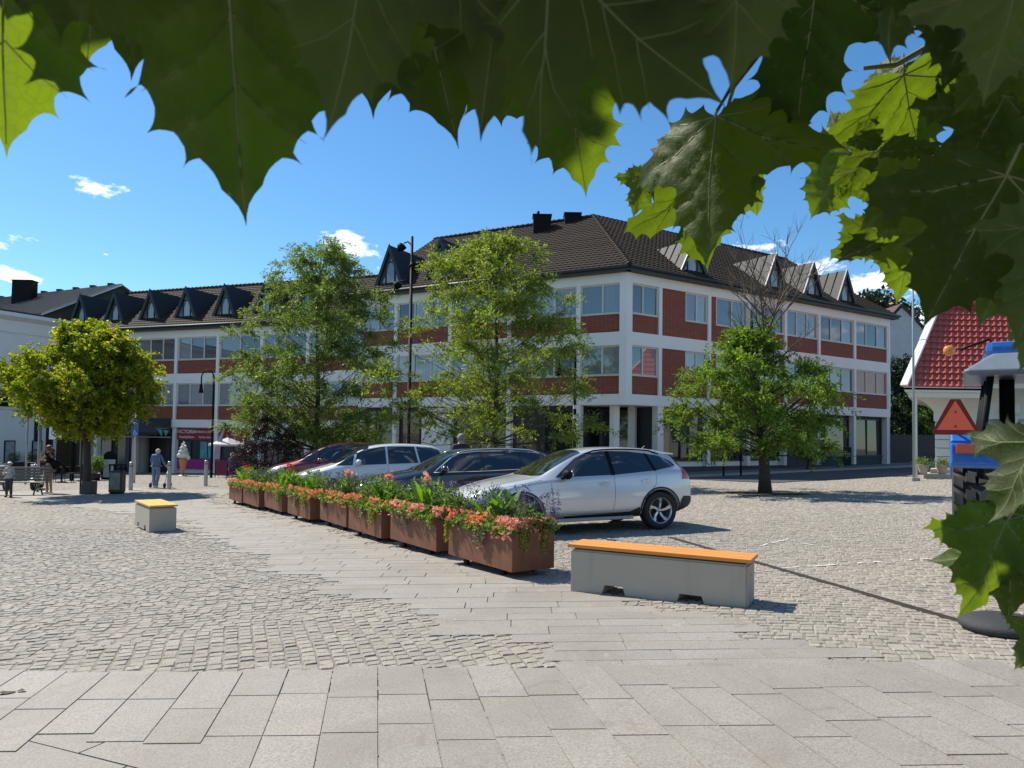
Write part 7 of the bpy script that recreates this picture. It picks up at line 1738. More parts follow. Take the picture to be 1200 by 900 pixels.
def figure(name_label, loc, rotz, H, pose, mats, hair, build=1.0, extras=None, hair_style='short'):
    """faces local -y; pose gives joint positions for a 1.70 m body"""
    t = thing('person', name_label, 'person', loc, rotz); s = H / 1.70
    J = dict(pelvis=(0, 0, 0.93), waist=(0, 0, 1.08), chest=(0, 0, 1.30), neck=(0, -0.005, 1.46), head=(0, -0.015, 1.58), top=(0, 0.0, 1.655),
             shl=(0.17, 0, 1.39), ell=(0.22, 0.02, 1.12), wrl=(0.23, -0.05, 0.88), shr=(-0.17, 0, 1.39), elr=(-0.22, 0.02, 1.12), wrr=(-0.23, -0.05, 0.88),
             hil=(0.09, 0, 0.90), knl=(0.10, -0.02, 0.49), anl=(0.10, 0.02, 0.08), tol=(0.11, -0.13, 0.03), hir=(-0.09, 0, 0.90), knr=(-0.10, -0.02, 0.49), anr=(-0.10, 0.02, 0.08), tor=(-0.11, -0.13, 0.03))
    J.update(pose); J = {k: Vector(v) * s for k, v in J.items()}
    order = list(J.keys()); idx = {k: i for i, k in enumerate(order)}; V = [J[k].copy() for k in order]
    rad = dict(pelvis=(0.15, 0.11), waist=(0.13, 0.095), chest=(0.155, 0.105), neck=0.055, head=(0.078, 0.098), top=(0.060, 0.075), shl=0.058, ell=0.040, wrl=0.027, shr=0.058, elr=0.040, wrr=0.027, hil=0.085, knl=0.056, anl=0.038, tol=0.030, hir=0.085, knr=0.056, anr=0.038, tor=0.030)
    R = [tuple(x * s * (build if k in ('pelvis', 'waist', 'chest') else 1) for x in (rad[k] if hasattr(rad[k], '__len__') else (rad[k],) * 2)) for k in order]
    E = [('pelvis', 'waist'), ('waist', 'chest'), ('chest', 'neck'), ('neck', 'head'), ('head', 'top'), ('chest', 'shl'), ('shl', 'ell'), ('ell', 'wrl'), ('chest', 'shr'), ('shr', 'elr'), ('elr', 'wrr'), ('pelvis', 'hil'), ('hil', 'knl'), ('knl', 'anl'), ('anl', 'tol'), ('pelvis', 'hir'), ('hir', 'knr'), ('knr', 'anr'), ('anr', 'tor')]
    E = [(idx[a], idx[b_]) for a, b_ in E]
    hand(V, E, R, idx['wrl'], J['wrl'], J['ell'], 1); hand(V, E, R, idx['wrr'], J['wrr'], J['elr'], -1)
    skin_mesh('body', V, E, R, mats['skin'], t, root=idx['pelvis'])
    hd = J['head']; fd = (J['head'] - J['neck']); rt = pose.get('_turn', 0)
    # face: nose, eyes, mouth, ears
    for nm, c, r, m in (('nose', (0, -0.108, 0.005), (0.013, 0.018, 0.020), 'skin'), ('eye', (0.032, -0.086, 0.022), (0.012, 0.010, 0.008), 'eye'), ('eye', (-0.032, -0.086, 0.022), (0.012, 0.010, 0.008), 'eye'), ('mouth', (0, -0.092, -0.042), (0.024, 0.010, 0.006), 'lip'), ('ear', (0.080, 0.0, 0.0), (0.010, 0.022, 0.032), 'skin'), ('ear', (-0.080, 0.0, 0.0), (0.010, 0.022, 0.032), 'skin')):
        b = MB(); b.ball(hd + Vector(c) * s, 1, 6, sc=tuple(x * s for x in r)); b.smooth = True; b.build(nm, mats.get(m, M['dark']) if m != 'lip' else pm('lip', (0.35, 0.12, 0.10), 0.5), t)
    # hair
    b = MB(); hh = hd + Vector((0, 0.018, 0.030)) * s
    bm = bmesh.new(); bmesh.ops.create_icosphere(bm, subdivisions=4, radius=1)
    for v in bm.verts:
        n = v.co.normalized(); k = 1 + 0.06 * noise.noise(n * 5 + Vector(loc)); v.co = Vector((n.x * 0.092, n.y * 0.108, n.z * 0.102)) * k * s * hair.get('size', 1.0) + hh
    kill = [v for v in bm.verts if (v.co.y < hh.y - 0.045 * s and v.co.z < hh.z + 0.045 * s) or v.co.z < hh.z - hair.get('down', 0.06) * s]
    bmesh.ops.delete(bm, geom=kill, context='VERTS'); me = bpy.data.meshes.new('hair'); bm.to_mesh(me); bm.free(); me.materials.append(hair['mat'])
    for p in me.polygons: p.use_smooth = True
    ob = bpy.data.objects.new('hair', me); C.objects.link(ob); ob.parent = t
    def garment(nm, keys, rads, edges, mat):
        VV = [J[k].copy() if isinstance(k, str) else Vector(k) * s for k in keys]; skin_mesh(nm, VV, edges, [tuple(x * s for x in (r if hasattr(r, '__len__') else (r, r))) for r in rads], mat, t)
    if 'jacket' in mats:
        b1 = build
        garment('jacket', ['waist', 'chest', 'shl', 'ell', 'wrl', 'shr', 'elr', 'wrr', 'pelvis', 'neck'], [(0.16 * b1, 0.125 * b1), (0.18 * b1, 0.13 * b1), 0.078, 0.060, 0.045 if mats.get('sleeve', 1) else 0.0, 0.078, 0.060, 0.045, (0.175 * b1, 0.14 * b1), 0.066], [(0, 1), (1, 2), (2, 3), (3, 4), (1, 5), (5, 6), (6, 7), (0, 8), (1, 9)], mats['jacket'])
    if 'top' in mats:
        J['s2l'] = J['shl'].lerp(J['ell'], 0.35); J['s2r'] = J['shr'].lerp(J['elr'], 0.35)
        garment('top', ['waist', 'chest', 'shl', 's2l', 'shr', 's2r', 'pelvis'], [(0.135, 0.105), (0.165, 0.115), 0.066, 0.055, 0.066, 0.055, (0.155, 0.12)], [(0, 1), (1, 2), (2, 3), (1, 4), (4, 5), (0, 6)], mats['top'])
    if 'trousers' in mats:
        garment('trousers', ['pelvis', 'hil', 'knl', 'anl', 'hir', 'knr', 'anr', 'waist'], [(0.165 * build, 0.13 * build), 0.10, 0.074, 0.058, 0.10, 0.074, 0.058, (0.14 * build, 0.11)], [(0, 1), (1, 2), (2, 3), (0, 4), (4, 5), (5, 6), (0, 7)], mats['trousers'])
    if 'shorts' in mats:
        J['k2l'] = J['hil'].lerp(J['knl'], 0.5); J['k2r'] = J['hir'].lerp(J['knr'], 0.5)
        garment('shorts', ['pelvis', 'hil', 'k2l', 'hir', 'k2r'], [(0.165, 0.13), 0.102, 0.092, 0.102, 0.092], [(0, 1), (1, 2), (0, 3), (3, 4)], mats['shorts'])
    for a, b_ in (('anl', 'tol'), ('anr', 'tor')):
        bb = MB(); p, q = J[a], J[b_]; d = (q - p); d.z = 0; bb.ball(Vector((p.x + d.x * 0.45, p.y + d.y * 0.45, J[b_].z + 0.012 * s)), 1, 8, xf=None, sc=(0.048 * s, 0.125 * s, 0.045 * s)); bb.smooth = True; bb.build('shoe', mats['shoe'], t)
    return t, J, s
M['eye'] = pm('eye', (0.03, 0.02, 0.02), 0.3); M['hair_white'] = pm('white_hair', (0.55, 0.53, 0.50), 0.8, var=0.2, scale=30, bstr=0.5, bscale=80); M['hair_brown'] = pm('brown_hair', (0.10, 0.045, 0.022), 0.6, var=0.3, scale=30); M['hair_grey'] = pm('grey_hair', (0.22, 0.20, 0.19), 0.8, var=0.3, scale=30, bstr=0.5, bscale=80)
denim = pm('light_denim', (0.10, 0.17, 0.30), 0.85, var=0.25, scale=14, bstr=0.4, bscale=25); denim2 = pm('pale_denim', (0.15, 0.23, 0.35), 0.85, var=0.2, scale=10, bstr=0.4, bscale=25)
# woman with walking frame, from behind
g = G(182, 572); 
figure('elderly woman in denim pushing a walking frame, seen from behind', (g.x, g.y, g.z), PI, 1.58,
       dict(chest=(0, -0.06, 1.29), neck=(0, -0.12, 1.43), head=(0, -0.16, 1.54), top=(0, -0.15, 1.615), shl=(0.17, -0.06, 1.37), shr=(-0.17, -0.06, 1.37), ell=(0.25, -0.10, 1.12), elr=(-0.25, -0.10, 1.12), wrl=(0.25, -0.32, 0.98), wrr=(-0.25, -0.32, 0.98), knl=(0.09, -0.03, 0.49), anl=(0.09, -0.06, 0.08), tol=(0.10, -0.20, 0.03), anr=(-0.08, 0.12, 0.10), tor=(-0.09, -0.03, 0.03)),
       dict(skin=M['skin'], jacket=denim, trousers=denim2, shoe=M['white_paint'], eye=M['eye']), dict(mat=M['hair_white'], size=1.05, down=0.09), 1.12)
t = thing('walking_frame', 'wheeled walking frame held by the woman in denim', 'walker', (g.x, g.y + 0.42, g.z), 0)
for sx in (-1, 1):
    b = MB(); b.tube([(sx * 0.24, -0.14, 0.90), (sx * 0.24, -0.02, 0.91), (sx * 0.25, 0.02, 0.86), (sx * 0.27, 0.22, 0.12)], 0.014, 8); b.tube([(sx * 0.25, 0.06, 0.72), (sx * 0.28, -0.24, 0.10)], 0.014, 8); b.build('frame', M['steel'], t)
    for yy in (-0.25, 0.24):
        b = MB(Matrix.Translation((sx * 0.28, yy, 0.10)) @ Matrix.Rotation(PI / 2, 4, 'Y')); b.lathe([(0.07, -0.016), (0.10, -0.016), (0.10, 0.016), (0.07, 0.016), (0.07, -0.016)], 24); b.lathe([(0.001, -0.008), (0.07, -0.008), (0.07, 0.008), (0.001, 0.008)], 16); b.build('wheel', M['rubber'], t)
b = MB(); b.box(-0.22, 0.22, -0.10, 0.14, 0.54, 0.57, bev=0.01); b.build('seat', M['black'], t)
# young woman, side on, facing left, hand at her face
g = G(57, 578.5)
t, J, s = figure('young woman in black top and shorts, hand at her face', (g.x, g.y, g.z), -PI / 2, 1.72,
       dict(neck=(0, -0.02, 1.46), head=(0, -0.06, 1.565), top=(0, -0.05, 1.64), ell=(0.20, -0.16, 1.16), wrl=(0.10, -0.24, 1.38), elr=(-0.20, -0.12, 1.14), wrr=(-0.12, -0.30, 1.16), tol=(0.11, -0.13, 0.03)),
       dict(skin=M['skin_tan'], top=M['black'], shorts=pm('taupe_cloth', (0.16, 0.13, 0.13), 0.85, var=0.1), shoe=M['white_paint'], eye=M['eye']), dict(mat=M['hair_brown'], size=1.12, down=0.16), 0.95)
b = MB(); b.tube([(0, 0.03, 1.62), (0, 0.11, 1.50), (0.02, 0.12, 1.36)], [0.07, 0.065, 0.02], 10); b.build('ponytail', M['hair_brown'], t)
bg_ = thing('shoulder_bag', 'large black shoulder bag on the young woman\'s back', 'bag', (g.x, g.y, g.z), -PI / 2)
b = MB(); bm = bmesh.new(); bmesh.ops.create_icosphere(bm, subdivisions=3, radius=1)
b.add([Vector((v.co.x * 0.11, v.co.y * 0.20 + 0.20, v.co.z * (0.22 if v.co.z < 0 else 0.14) + 1.08)) for v in bm.verts], [[v.index for v in f.verts] for f in bm.faces], smooth=True); bm.free()
b.build('bag_body', M['black'], bg_); b = MB(); b.tube([(0.0, 0.32, 1.15), (0.06, 0.12, 1.44), (0.06, -0.04, 1.40), (0.03, 0.04, 1.15)], 0.012, 6); b.build('strap', M['black'], bg_)
# child by the bench
g = G(10, 582.5)
figure('small child in pale patterned jacket, cap and dark trousers by the bench', (g.x, g.y, g.z), 0.15, 1.14,
       dict(head=(0, -0.02, 1.60), ell=(0.25, -0.06, 1.16), wrl=(0.10, -0.24, 1.18), elr=(-0.25, -0.06, 1.14), wrr=(-0.08, -0.26, 1.20), anl=(0.16, -0.10, 0.08), tol=(0.22, -0.24, 0.03)),
       dict(skin=M['skin'], jacket=pm('patterned_cloth', (0.36, 0.36, 0.35), 0.85, var=0.7, scale=14), trousers=pm('dark_trousers', (0.04, 0.04, 0.045), 0.85), shoe=M['black'], eye=M['eye']), dict(mat=M['white_paint'], size=1.18, down=0.0), 1.1)
# man beyond the black car
g = P(540, 540, 18.7)
figure('grey-haired man in dark jacket standing beyond the black estate car, seen from behind', (g.x, 18.7, gz(g.x, 18.7)), PI + 0.2, 1.84, {}, dict(skin=M['skin'], jacket=pm('dark_jacket', (0.028, 0.022, 0.03), 0.8), trousers=pm('navy_trousers', (0.03, 0.035, 0.05), 0.85), shoe=M['black'], eye=M['eye']), dict(mat=M['hair_grey'], size=1.04, down=0.07), 1.1)
# seated guest at the terrace
g = P(272, 560, 35.2); zg = gz(g.x, 35.2)
figure('white-haired guest in dark jacket seated before the terrace railing', (g.x, 35.2, zg), PI - 0.4, 1.70,
       dict(pelvis=(0, 0, 0.55), waist=(0, 0.02, 0.70), chest=(0, 0.03, 0.92), neck=(0, 0.02, 1.08), head=(0, 0.0, 1.20), top=(0, 0.01, 1.275), shl=(0.17, 0.03, 1.01), shr=(-0.17, 0.03, 1.01), ell=(0.24, 0.0, 0.76), elr=(-0.24, 0, 0.76), wrl=(0.18, -0.24, 0.70), wrr=(-0.18, -0.24, 0.70),
            hil=(0.09, -0.02, 0.53), hir=(-0.09, -0.02, 0.53), knl=(0.12, -0.44, 0.52), knr=(-0.12, -0.44, 0.52), anl=(0.12, -0.44, 0.09), anr=(-0.12, -0.44, 0.09), tol=(0.12, -0.60, 0.03), tor=(-0.12, -0.60, 0.03)),
       dict(skin=M['skin'], jacket=pm('navy_jacket', (0.03, 0.04, 0.07), 0.8), trousers=pm('slate_trousers', (0.06, 0.065, 0.08), 0.85), shoe=M['black'], eye=M['eye']), dict(mat=M['hair_white'], size=1.05, down=0.08), 1.1)
cafe_chair(272, 35.2, -0.4, 'dark cafe chair under the seated guest')
# ------------------------------------------------------------------ overhanging plane tree
HALF = [(0.0, 0.0), (0.05, -0.05), (0.14, -0.10), (0.22, -0.085), (0.30, -0.14), (0.36, -0.07), (0.54, -0.10), (0.49, -0.005), (0.61, 0.0), (0.565, 0.09), (0.70, 0.11), (0.665, 0.18), (0.80, 0.22), (0.94, 0.38), (0.80, 0.36), (0.765, 0.45), (0.69, 0.405), (0.63, 0.51), (0.56, 0.45), (0.44, 0.455),
        (0.325, 0.47), (0.325, 0.55), (0.44, 0.665), (0.335, 0.65), (0.305, 0.70), (0.365, 0.81), (0.255, 0.775), (0.215, 0.83), (0.245, 0.92), (0.150, 0.885), (0.085, 0.98), (0.0, 1.15)]
VEINS0 = [[(0, 0), (0.01, 0.5), (0, 1.08)], [(0, 0), (0.4, 0.22), (0.86, 0.365)], [(0, 0), (-0.4, 0.22), (-0.86, 0.365)], [(0, 0), (0.25, 0.0), (0.5, -0.055)], [(0, 0), (-0.25, 0.0), (-0.5, -0.055)],
         [(0, 0.36), (0.16, 0.54), (0.42, 0.69)], [(0, 0.36), (-0.16, 0.54), (-0.42, 0.69)], [(0, 0.60), (0.12, 0.72), (0.29, 0.83)], [(0, 0.60), (-0.12, 0.72), (-0.29, 0.83)],
         [(0.36, 0.20), (0.5, 0.33), (0.58, 0.49)], [(-0.36, 0.20), (-0.5, 0.33), (-0.58, 0.49)], [(0.45, 0.235), (0.6, 0.24), (0.71, 0.23)], [(-0.45, 0.235), (-0.6, 0.24), (-0.71, 0.23)],
         [(0.30, 0.17), (0.42, 0.15), (0.57, 0.12)], [(-0.30, 0.17), (-0.42, 0.15), (-0.57, 0.12)], [(0, 0.18), (0.14, 0.32), (0.30, 0.45)], [(0, 0.18), (-0.14, 0.32), (-0.30, 0.45)]]
VEINS = [VEINS0[0]] + [v[:-1] + [tuple(v[-2][k] + (v[-1][k] - v[-2][k]) * (0.86 if vi < 4 else 0.78) for k in (0, 1))] for vi, v in enumerate(VEINS0[1:])]
def scallop(pts, r, k=4):
    out = []
    for i in range(len(pts) - 1):
        a, c = Vector(pts[i]), Vector(pts[i + 1]); d = c - a; n = Vector((-d.y, d.x)); L = d.length
        for j in range(k):
            t = j / k; out.append(a + d * t + n * (0.11 * math.sin(PI * t)) * (1 if L > 0.07 else 0.3))
    out.append(Vector(pts[-1])); return out
def leaf_template(seed, res):
    random.seed(seed)
    jit = [Vector((p[0] * (1 + random.uniform(-0.07, 0.07)), p[1] + random.uniform(-0.025, 0.025))) if 0 < i < len(HALF) - 1 else Vector(p) for i, p in enumerate(HALF)]
    jit2 = [Vector((p[0] * (1 + random.uniform(-0.09, 0.05)), p[1] + random.uniform(-0.03, 0.03))) if 0 < i < len(HALF) - 1 else Vector(p) for i, p in enumerate(HALF)]
    rgt = scallop(jit, 0); lft = [Vector((-p.x, p.y)) for p in scallop(jit2, 0)]
    out = rgt + lft[-2:0:-1]; n = len(out)
    def inside(p):
        c = False
        for i in range(n):
            a, d = out[i], out[i - 1]
            if (a.y > p.y) != (d.y > p.y) and p.x < (d.x - a.x) * (p.y - a.y) / (d.y - a.y + 1e-12) + a.x: c = not c
        return c
    pts = list(out); x = -0.95
    while x < 0.95:
        y = -0.15
        while y < 1.12:
            p = Vector((x + random.uniform(-0.2, 0.2) * res, y + random.uniform(-0.2, 0.2) * res))
            if inside(p) and min((p - q).length for q in out) > res * 0.4: pts.append(p)
            y += res
        x += res
    # vein points make the creases crisp
    vs, es, fs, *_ = delaunay_2d_cdt(pts, [(i, (i + 1) % n) for i in range(n)], [], 1, 1e-6)
    fs = [f for f in fs if inside(sum((vs[i] for i in f), Vector((0, 0))) / len(f))]
    segs = []
    for vi, v in enumerate(VEINS):
        for a, c in zip(v[:-1], v[1:]): segs.append((Vector(a), Vector(c), 1.0 if vi < 5 else 0.55))
    dist = []
    for p in vs:
        best = 1
        for a, c, w_ in segs:
            d = c - a; t = max(0, min(1, (p - a).dot(d) / d.dot(d))); best = min(best, (p - a - d * t).length / w_)
        dist.append(best)
    return [Vector((p.x, p.y)) for p in vs], [list(f) for f in fs], dist
TPL = [leaf_template(s, 0.045) for s in (1, 2, 3)]; TPL_LO = leaf_template(9, 0.30)
def plane_leaf_mat():
    m, nt, b = new_mat('plane_leaf'); g = nt.nodes.new('ShaderNodeNewGeometry'); oi = nt.nodes.new('ShaderNodeObjectInfo')
    at = nt.nodes.new('ShaderNodeAttribute'); at.attribute_name = 'vein'
    n1 = noise_t(nt, 30, 5, 0.6); n2 = noise_t(nt, 160, 2)
    tcv = nt.nodes.new('ShaderNodeTexCoord'); vo = nt.nodes.new('ShaderNodeTexVoronoi'); vo.feature = 'DISTANCE_TO_EDGE'; vo.inputs['Scale'].default_value = 130; nt.links.new(tcv.outputs['Object'], vo.inputs['Vector'])
    net = ramp(nt, vo.outputs['Distance'], [(0.0, (1, 1, 1)), (0.09, (0, 0, 0))]); shade = mathn(nt, 'MULTIPLY_ADD', oi.outputs['Random'], 0.75, 0.45)
    up_ = mixc(nt, n1, (0.020, 0.042, 0.009), (0.034, 0.062, 0.012)); up_ = mixc(nt, mathn(nt, 'MULTIPLY', oi.outputs['Random'], 0.5), up_, (0.06, 0.09, 0.016))
    dn = mixc(nt, n1, (0.065, 0.078, 0.045), (0.095, 0.108, 0.066))
    col = mixc(nt, g.outputs['Backfacing'], up_, dn)
    spot = mathn(nt, 'GREATER_THAN', noise_t(nt, 22, 2), 0.74); col = mixc(nt, mathn(nt, 'MULTIPLY', spot, 0.5), col, (0.10, 0.06, 0.02))
    col = mixc(nt, mathn(nt, 'MULTIPLY', at.outputs['Fac'], 0.55), col, (0.24, 0.28, 0.10))
    col = mixc(nt, mathn(nt, 'MULTIPLY', net, 0.28), col, (0.16, 0.19, 0.09)); col = mixc(nt, 1.0, col, shade, 'MULTIPLY')
    nt.links.new(col, b.inputs['Base Color']); b.inputs['Roughness'].default_value = 0.55; b.inputs['Specular IOR Level'].default_value = 0.22
    h = mathn(nt, 'ADD', mathn(nt, 'MULTIPLY', net, -0.35), mathn(nt, 'MULTIPLY', at.outputs['Fac'], -1.0)); bump(nt, b, h, 0.35, 0.0015)
    t = nt.nodes.new('ShaderNodeBsdfTranslucent'); tc_ = mixc(nt, n1, (0.17, 0.28, 0.008), (0.29, 0.42, 0.015)); tc_ = mixc(nt, mathn(nt, 'MULTIPLY', at.outputs['Fac'], 0.45), tc_, (0.10, 0.15, 0.02)); tc_ = mixc(nt, mathn(nt, 'MULTIPLY', net, 0.35), tc_, (0.12, 0.19, 0.01)); tc_ = mixc(nt, 1.0, tc_, mathn(nt, 'MULTIPLY_ADD', oi.outputs['Random'], 0.5, 0.65), 'MULTIPLY'); nt.links.new(tc_, t.inputs['Color'])
    mx = nt.nodes.new('ShaderNodeMixShader'); mx.inputs[0].default_value = 0.38; nt.links.new(b.outputs[0], mx.inputs[1]); nt.links.new(t.outputs[0], mx.inputs[2]); nt.links.new(mx.outputs[0], nt.nodes['Material Output'].inputs['Surface'])
    return m
M['plane_leaf'] = plane_leaf_mat(); M['petiole'] = pm('petiole', (0.24, 0.27, 0.12), 0.5, var=0.2); M['twig_red'] = pm('young_twig', (0.07, 0.035, 0.022), 0.6, var=0.3, scale=60)
TRK = Vector((2.1, -1.2, gz(2.1, -1.2)))
plane = thing('plane_tree', 'overhanging tree with large lobed leaves hanging close over the square', 'tree', TRK[:])
pinv = Matrix.Translation(-TRK)
def deform(p, fold, curl, wav, ph):
    x, y = p; z = -fold * abs(x) ** 1.3 - curl * y * y * 0.6 + curl * 0.25 * y
    z += wav * (math.sin(5.0 * x + ph) * math.cos(4.0 * y + ph * 1.7) * 0.5 + 0.35 * math.sin(11 * x + 7 * y + ph)) * min(1, (abs(x) + abs(y)) * 1.5)
    return Vector((x, y, z))
nleaf = 0; LIT = []; DARK = []
def leaf(J, T, d, roll=0.0, dt=0.0, fold=0.25, curl=0.25, wav=0.07, petiole=None, flip=False, name='leaf', lit=False):
    """J, T: where the leaf joins its stalk and where its tip points (directions from the viewpoint), d: metres away, dt: how much nearer/farther the tip is"""
    global nleaf
    a = PD(J[0], J[1], d); c = PD(T[0], T[1], d + dt); y = (c - a); S = y.length / 1.06; y.normalize()
    n = (CAM - (a + c) / 2).normalized(); n = (n - y * n.dot(y)).normalized(); n = Matrix.Rotation(math.radians(roll), 3, y) @ n
    if flip: n = -n
    x = y.cross(n).normalized(); vs, fs, dist = TPL[nleaf % 3]; ph = nleaf * 1.37
    tm = Matrix(((x.x, y.x, n.x), (x.y, y.y, n.y), (x.z, y.z, n.z)))
    V = []
    for p, dv in zip(vs, dist):
        q = deform(p, fold, curl, wav, ph); q.z += 0.022 * max(0, 1 - dv / 0.07) ** 1 * -1 + 0.010 * math.sin(p.y * 40 + abs(p.x) * 25) * min(1, dv / 0.1) * 0.6
        V.append(a + tm @ (q * S) - TRK)
    me = bpy.data.meshes.new(name); me.from_pydata([tuple(v) for v in V], [], fs); me.materials.append(M['plane_leaf'])
    at = me.attributes.new('vein', 'FLOAT', 'POINT'); at.data.foreach_set('value', [max(0.0, 1 - dv / 0.030) for dv in dist])
    for p in me.polygons: p.use_smooth = True
    o = bpy.data.objects.new(name, me); C.objects.link(o); o.parent = plane
    # raised veins and the stalk
    b = MB()
    for vi, v in enumerate(VEINS):
        pts = []
        for s0, s1 in zip(v[:-1], v[1:]):
            for j in range(6): p = Vector(s0).lerp(Vector(s1), j / 6); pts.append(p)
        pts.append(Vector(v[-1])); R = 0.0075 if vi == 0 else (0.0062 if vi < 5 else 0.0032); k = len(pts)
        if vi >= 5 and False: continue
        b.tube([a + tm @ ((deform(p, fold, curl, wav, ph) + Vector((0, 0, -0.020))) * S) - TRK for p in pts], [S * R * 1.15 * (1 - 0.8 * i / k) for i in range(k)], 5, caps=False)
    b.build('vein', M['petiole'], o, recalc=False, uv=False)
    if petiole:
        e = PD(petiole[0], petiole[1], petiole[2] if len(petiole) > 2 else d); m_ = a.lerp(e, 0.5) + Vector((0, 0, 0.01)); b = MB(); b.tube([a - TRK, m_ - TRK, e - TRK], S * 0.011, 7); b.build('leaf_stalk', M['petiole'], o, recalc=False, uv=False)
    for f_ in ((0, 0.1), (0, 0.5), (0, 0.9), (0.45, 0.3), (-0.45, 0.3), (0.25, 0.6), (-0.25, 0.6)):
        (LIT if lit else DARK).append((a + tm @ (Vector((f_[0], f_[1], 0)) * S), S))
    nleaf += 1
    return o
# big leaves along the top
leaf((5, -130), (12, 170), 0.50, -12, 0.02, 0.15, 0.2, lit=True)
leaf((262, -120), (286, 242), 0.47, 6, 0.0, 0.22, 0.15, 0.08)
leaf((170, -190), (150, 60), 0.60, 20, 0.0, 0.3)
leaf((60, -210), (70, 40), 0.62, -10, 0.02)
leaf((455, -150), (372, 134), 0.36, -25, 0.0, 0.2, 0.3, flip=True)
leaf((475, -100), (531, 160), 0.56, 10, 0.0, 0.3, 0.2)
leaf((420, -200), (440, 125), 0.62, -8, 0.02)
leaf((590, -210), (575, 132), 0.40, 12, 0.01, 0.25, 0.35, flip=True)
leaf((640, -60), (812, 118), 0.33, -28, 0.03, 0.35, 0.4, flip=True)
leaf((660, 52), (684, 222), 0.78, 8, 0.02, 0.22, 0.2, 0.08, (655, 10))
leaf((700, -190), (720, 60), 0.5, -20)
leaf((860, -140), (868, 88), 0.36, 22, 0.02, 0.3, 0.3, flip=True)
leaf((790, -160), (800, 62), 0.55, 15)
leaf((838, 135), (822, 300), 0.85, 32, -0.04, 0.28, 0.2, 0.05, (888, 66, 0.84))
leaf((828, 205), (836, 315), 0.93, -35, 0.05, 0.3, 0.3, 0.09, (838, 150), lit=True)
leaf((868, 190), (893, 252), 0.97, -30, 0.04, 0.3, 0.3, 0.09, (850, 140), lit=True)
leaf((760, 203), (741, 252), 0.98, 20, 0.0, 0.2, 0.2, 0.08, (800, 175), lit=True)
leaf((940, 92), (880, 140), 0.92, 62, 0.03, 0.5, 0.5, 0.1, (965, 60))
leaf((958, -30), (938, 158), 0.82, -18, 0.0, 0.3, 0.2)
leaf((1058, 76), (1018, 160), 1.06, 40, 0.0, 0.4, 0.2, 0.06, (1060, 68))
leaf((1060, 88), (1082, 196), 1.02, -20, 0.03, 0.15, 0.2, 0.07, (1058, 74), lit=True)
leaf((1085, 100), (1112, 118), 1.12, -10, 0.03, 0.15, lit=True)
leaf((996, 180), (948, 256), 1.06, 12, 0.05, 0.12, 0.2, 0.06, (1010, 165), lit=True)
leaf((985, 175), (970, 130), 1.12, -30, 0.03, 0.3, lit=True)
leaf((1018, 150), (1000, 196), 1.05, 30, lit=True); leaf((1026, 178), (1052, 238), 0.98, 15, 0.04, 0.15, lit=True)
leaf((1010, 200), (1030, 240), 1.02, -30); leaf((1000, 160), (1040, 175), 1.0, 40)
leaf((1132, 182), (1072, 204), 1.0, 50, 0.0, 0.4, 0.3, 0.1, (1140, 180))
leaf((1062, -60), (1030, 72), 0.62, 52); leaf((1148, -70), (1122, 100), 0.62, -45); leaf((1196, -40), (1160, 112), 0.56, 16, flip=True)
leaf((1190, 55), (1118, 132), 0.66, 10); leaf((1178, 112), (1122, 222), 0.70, -14); leaf((1205, 150), (1150, 250), 0.74, 20)
leaf((1088, 212), (1008, 266), 0.85, 24, 0.0, 0.3, 0.2, 0.08, (1110, 195)); leaf((1040, 272), (984, 314), 0.92, -48, 0.02, 0.35, 0.3, lit=True); leaf((1072, 276), (1056, 352), 0.96, -28, 0.0, 0.3)
leaf((1092, 268), (1122, 322), 1.02, 18, 0.03, 0.15, lit=True); leaf((1060, 240), (1090, 300), 0.88, 30); leaf((1035, 250), (1070, 330), 1.05, 10, 0.03, 0.15, lit=True)
leaf((1180, 205), (1085, 375), 0.56, 8, 0.0, 0.25, 0.15, 0.06, (1215, 170)); leaf((1110, 240), (1140, 330), 0.8, -20); leaf((1222, 238), (1146, 376), 0.62, 12)
leaf((1262, 250), (1178, 395), 0.50, -35, flip=True); leaf((1240, 330), (1190, 428), 0.60, 40); leaf((1215, 230), (1230, 370), 0.66, 0)
leaf((1218, 518), (1170, 610), 0.66, 50, 0.02, 0.35, 0.25, 0.08, (1225, 400), True, lit=True)
leaf((1180, 612), (1138, 724), 0.82, -48, 0.0, 0.12, 0.2, 0.08, (1225, 560))
leaf((1200, 604), (1176, 722), 0.86, 15, 0.0, 0.2, 0.25); leaf((1196, 640), (1088, 650), 0.88, 68, 0.02, 0.25, 0.2); leaf((1240, 590), (1215, 690), 0.94, -20)
leaf((1232, 742), (1190, 782), 0.8, 10)
# dense dark background row of leaves just above and at the frame's top
random.seed(77)
for i in range(22):
    x = 120 + i * 32 + random.uniform(-15, 15); leaf((x, random.uniform(-200, -120)), (x + random.uniform(-50, 50), random.uniform(20, 84)), random.uniform(0.58, 0.85), random.uniform(-35, 35), random.uniform(-0.03, 0.05), random.uniform(0.15, 0.35))
for (x, y) in ((1185, 10), (1165, 60), (1205, 110), (1195, 300)):
    leaf((x + 15, y - 70), (x - 15, y + 50), random.uniform(0.7, 0.95), random.uniform(-35, 35))
print('leaves', nleaf)
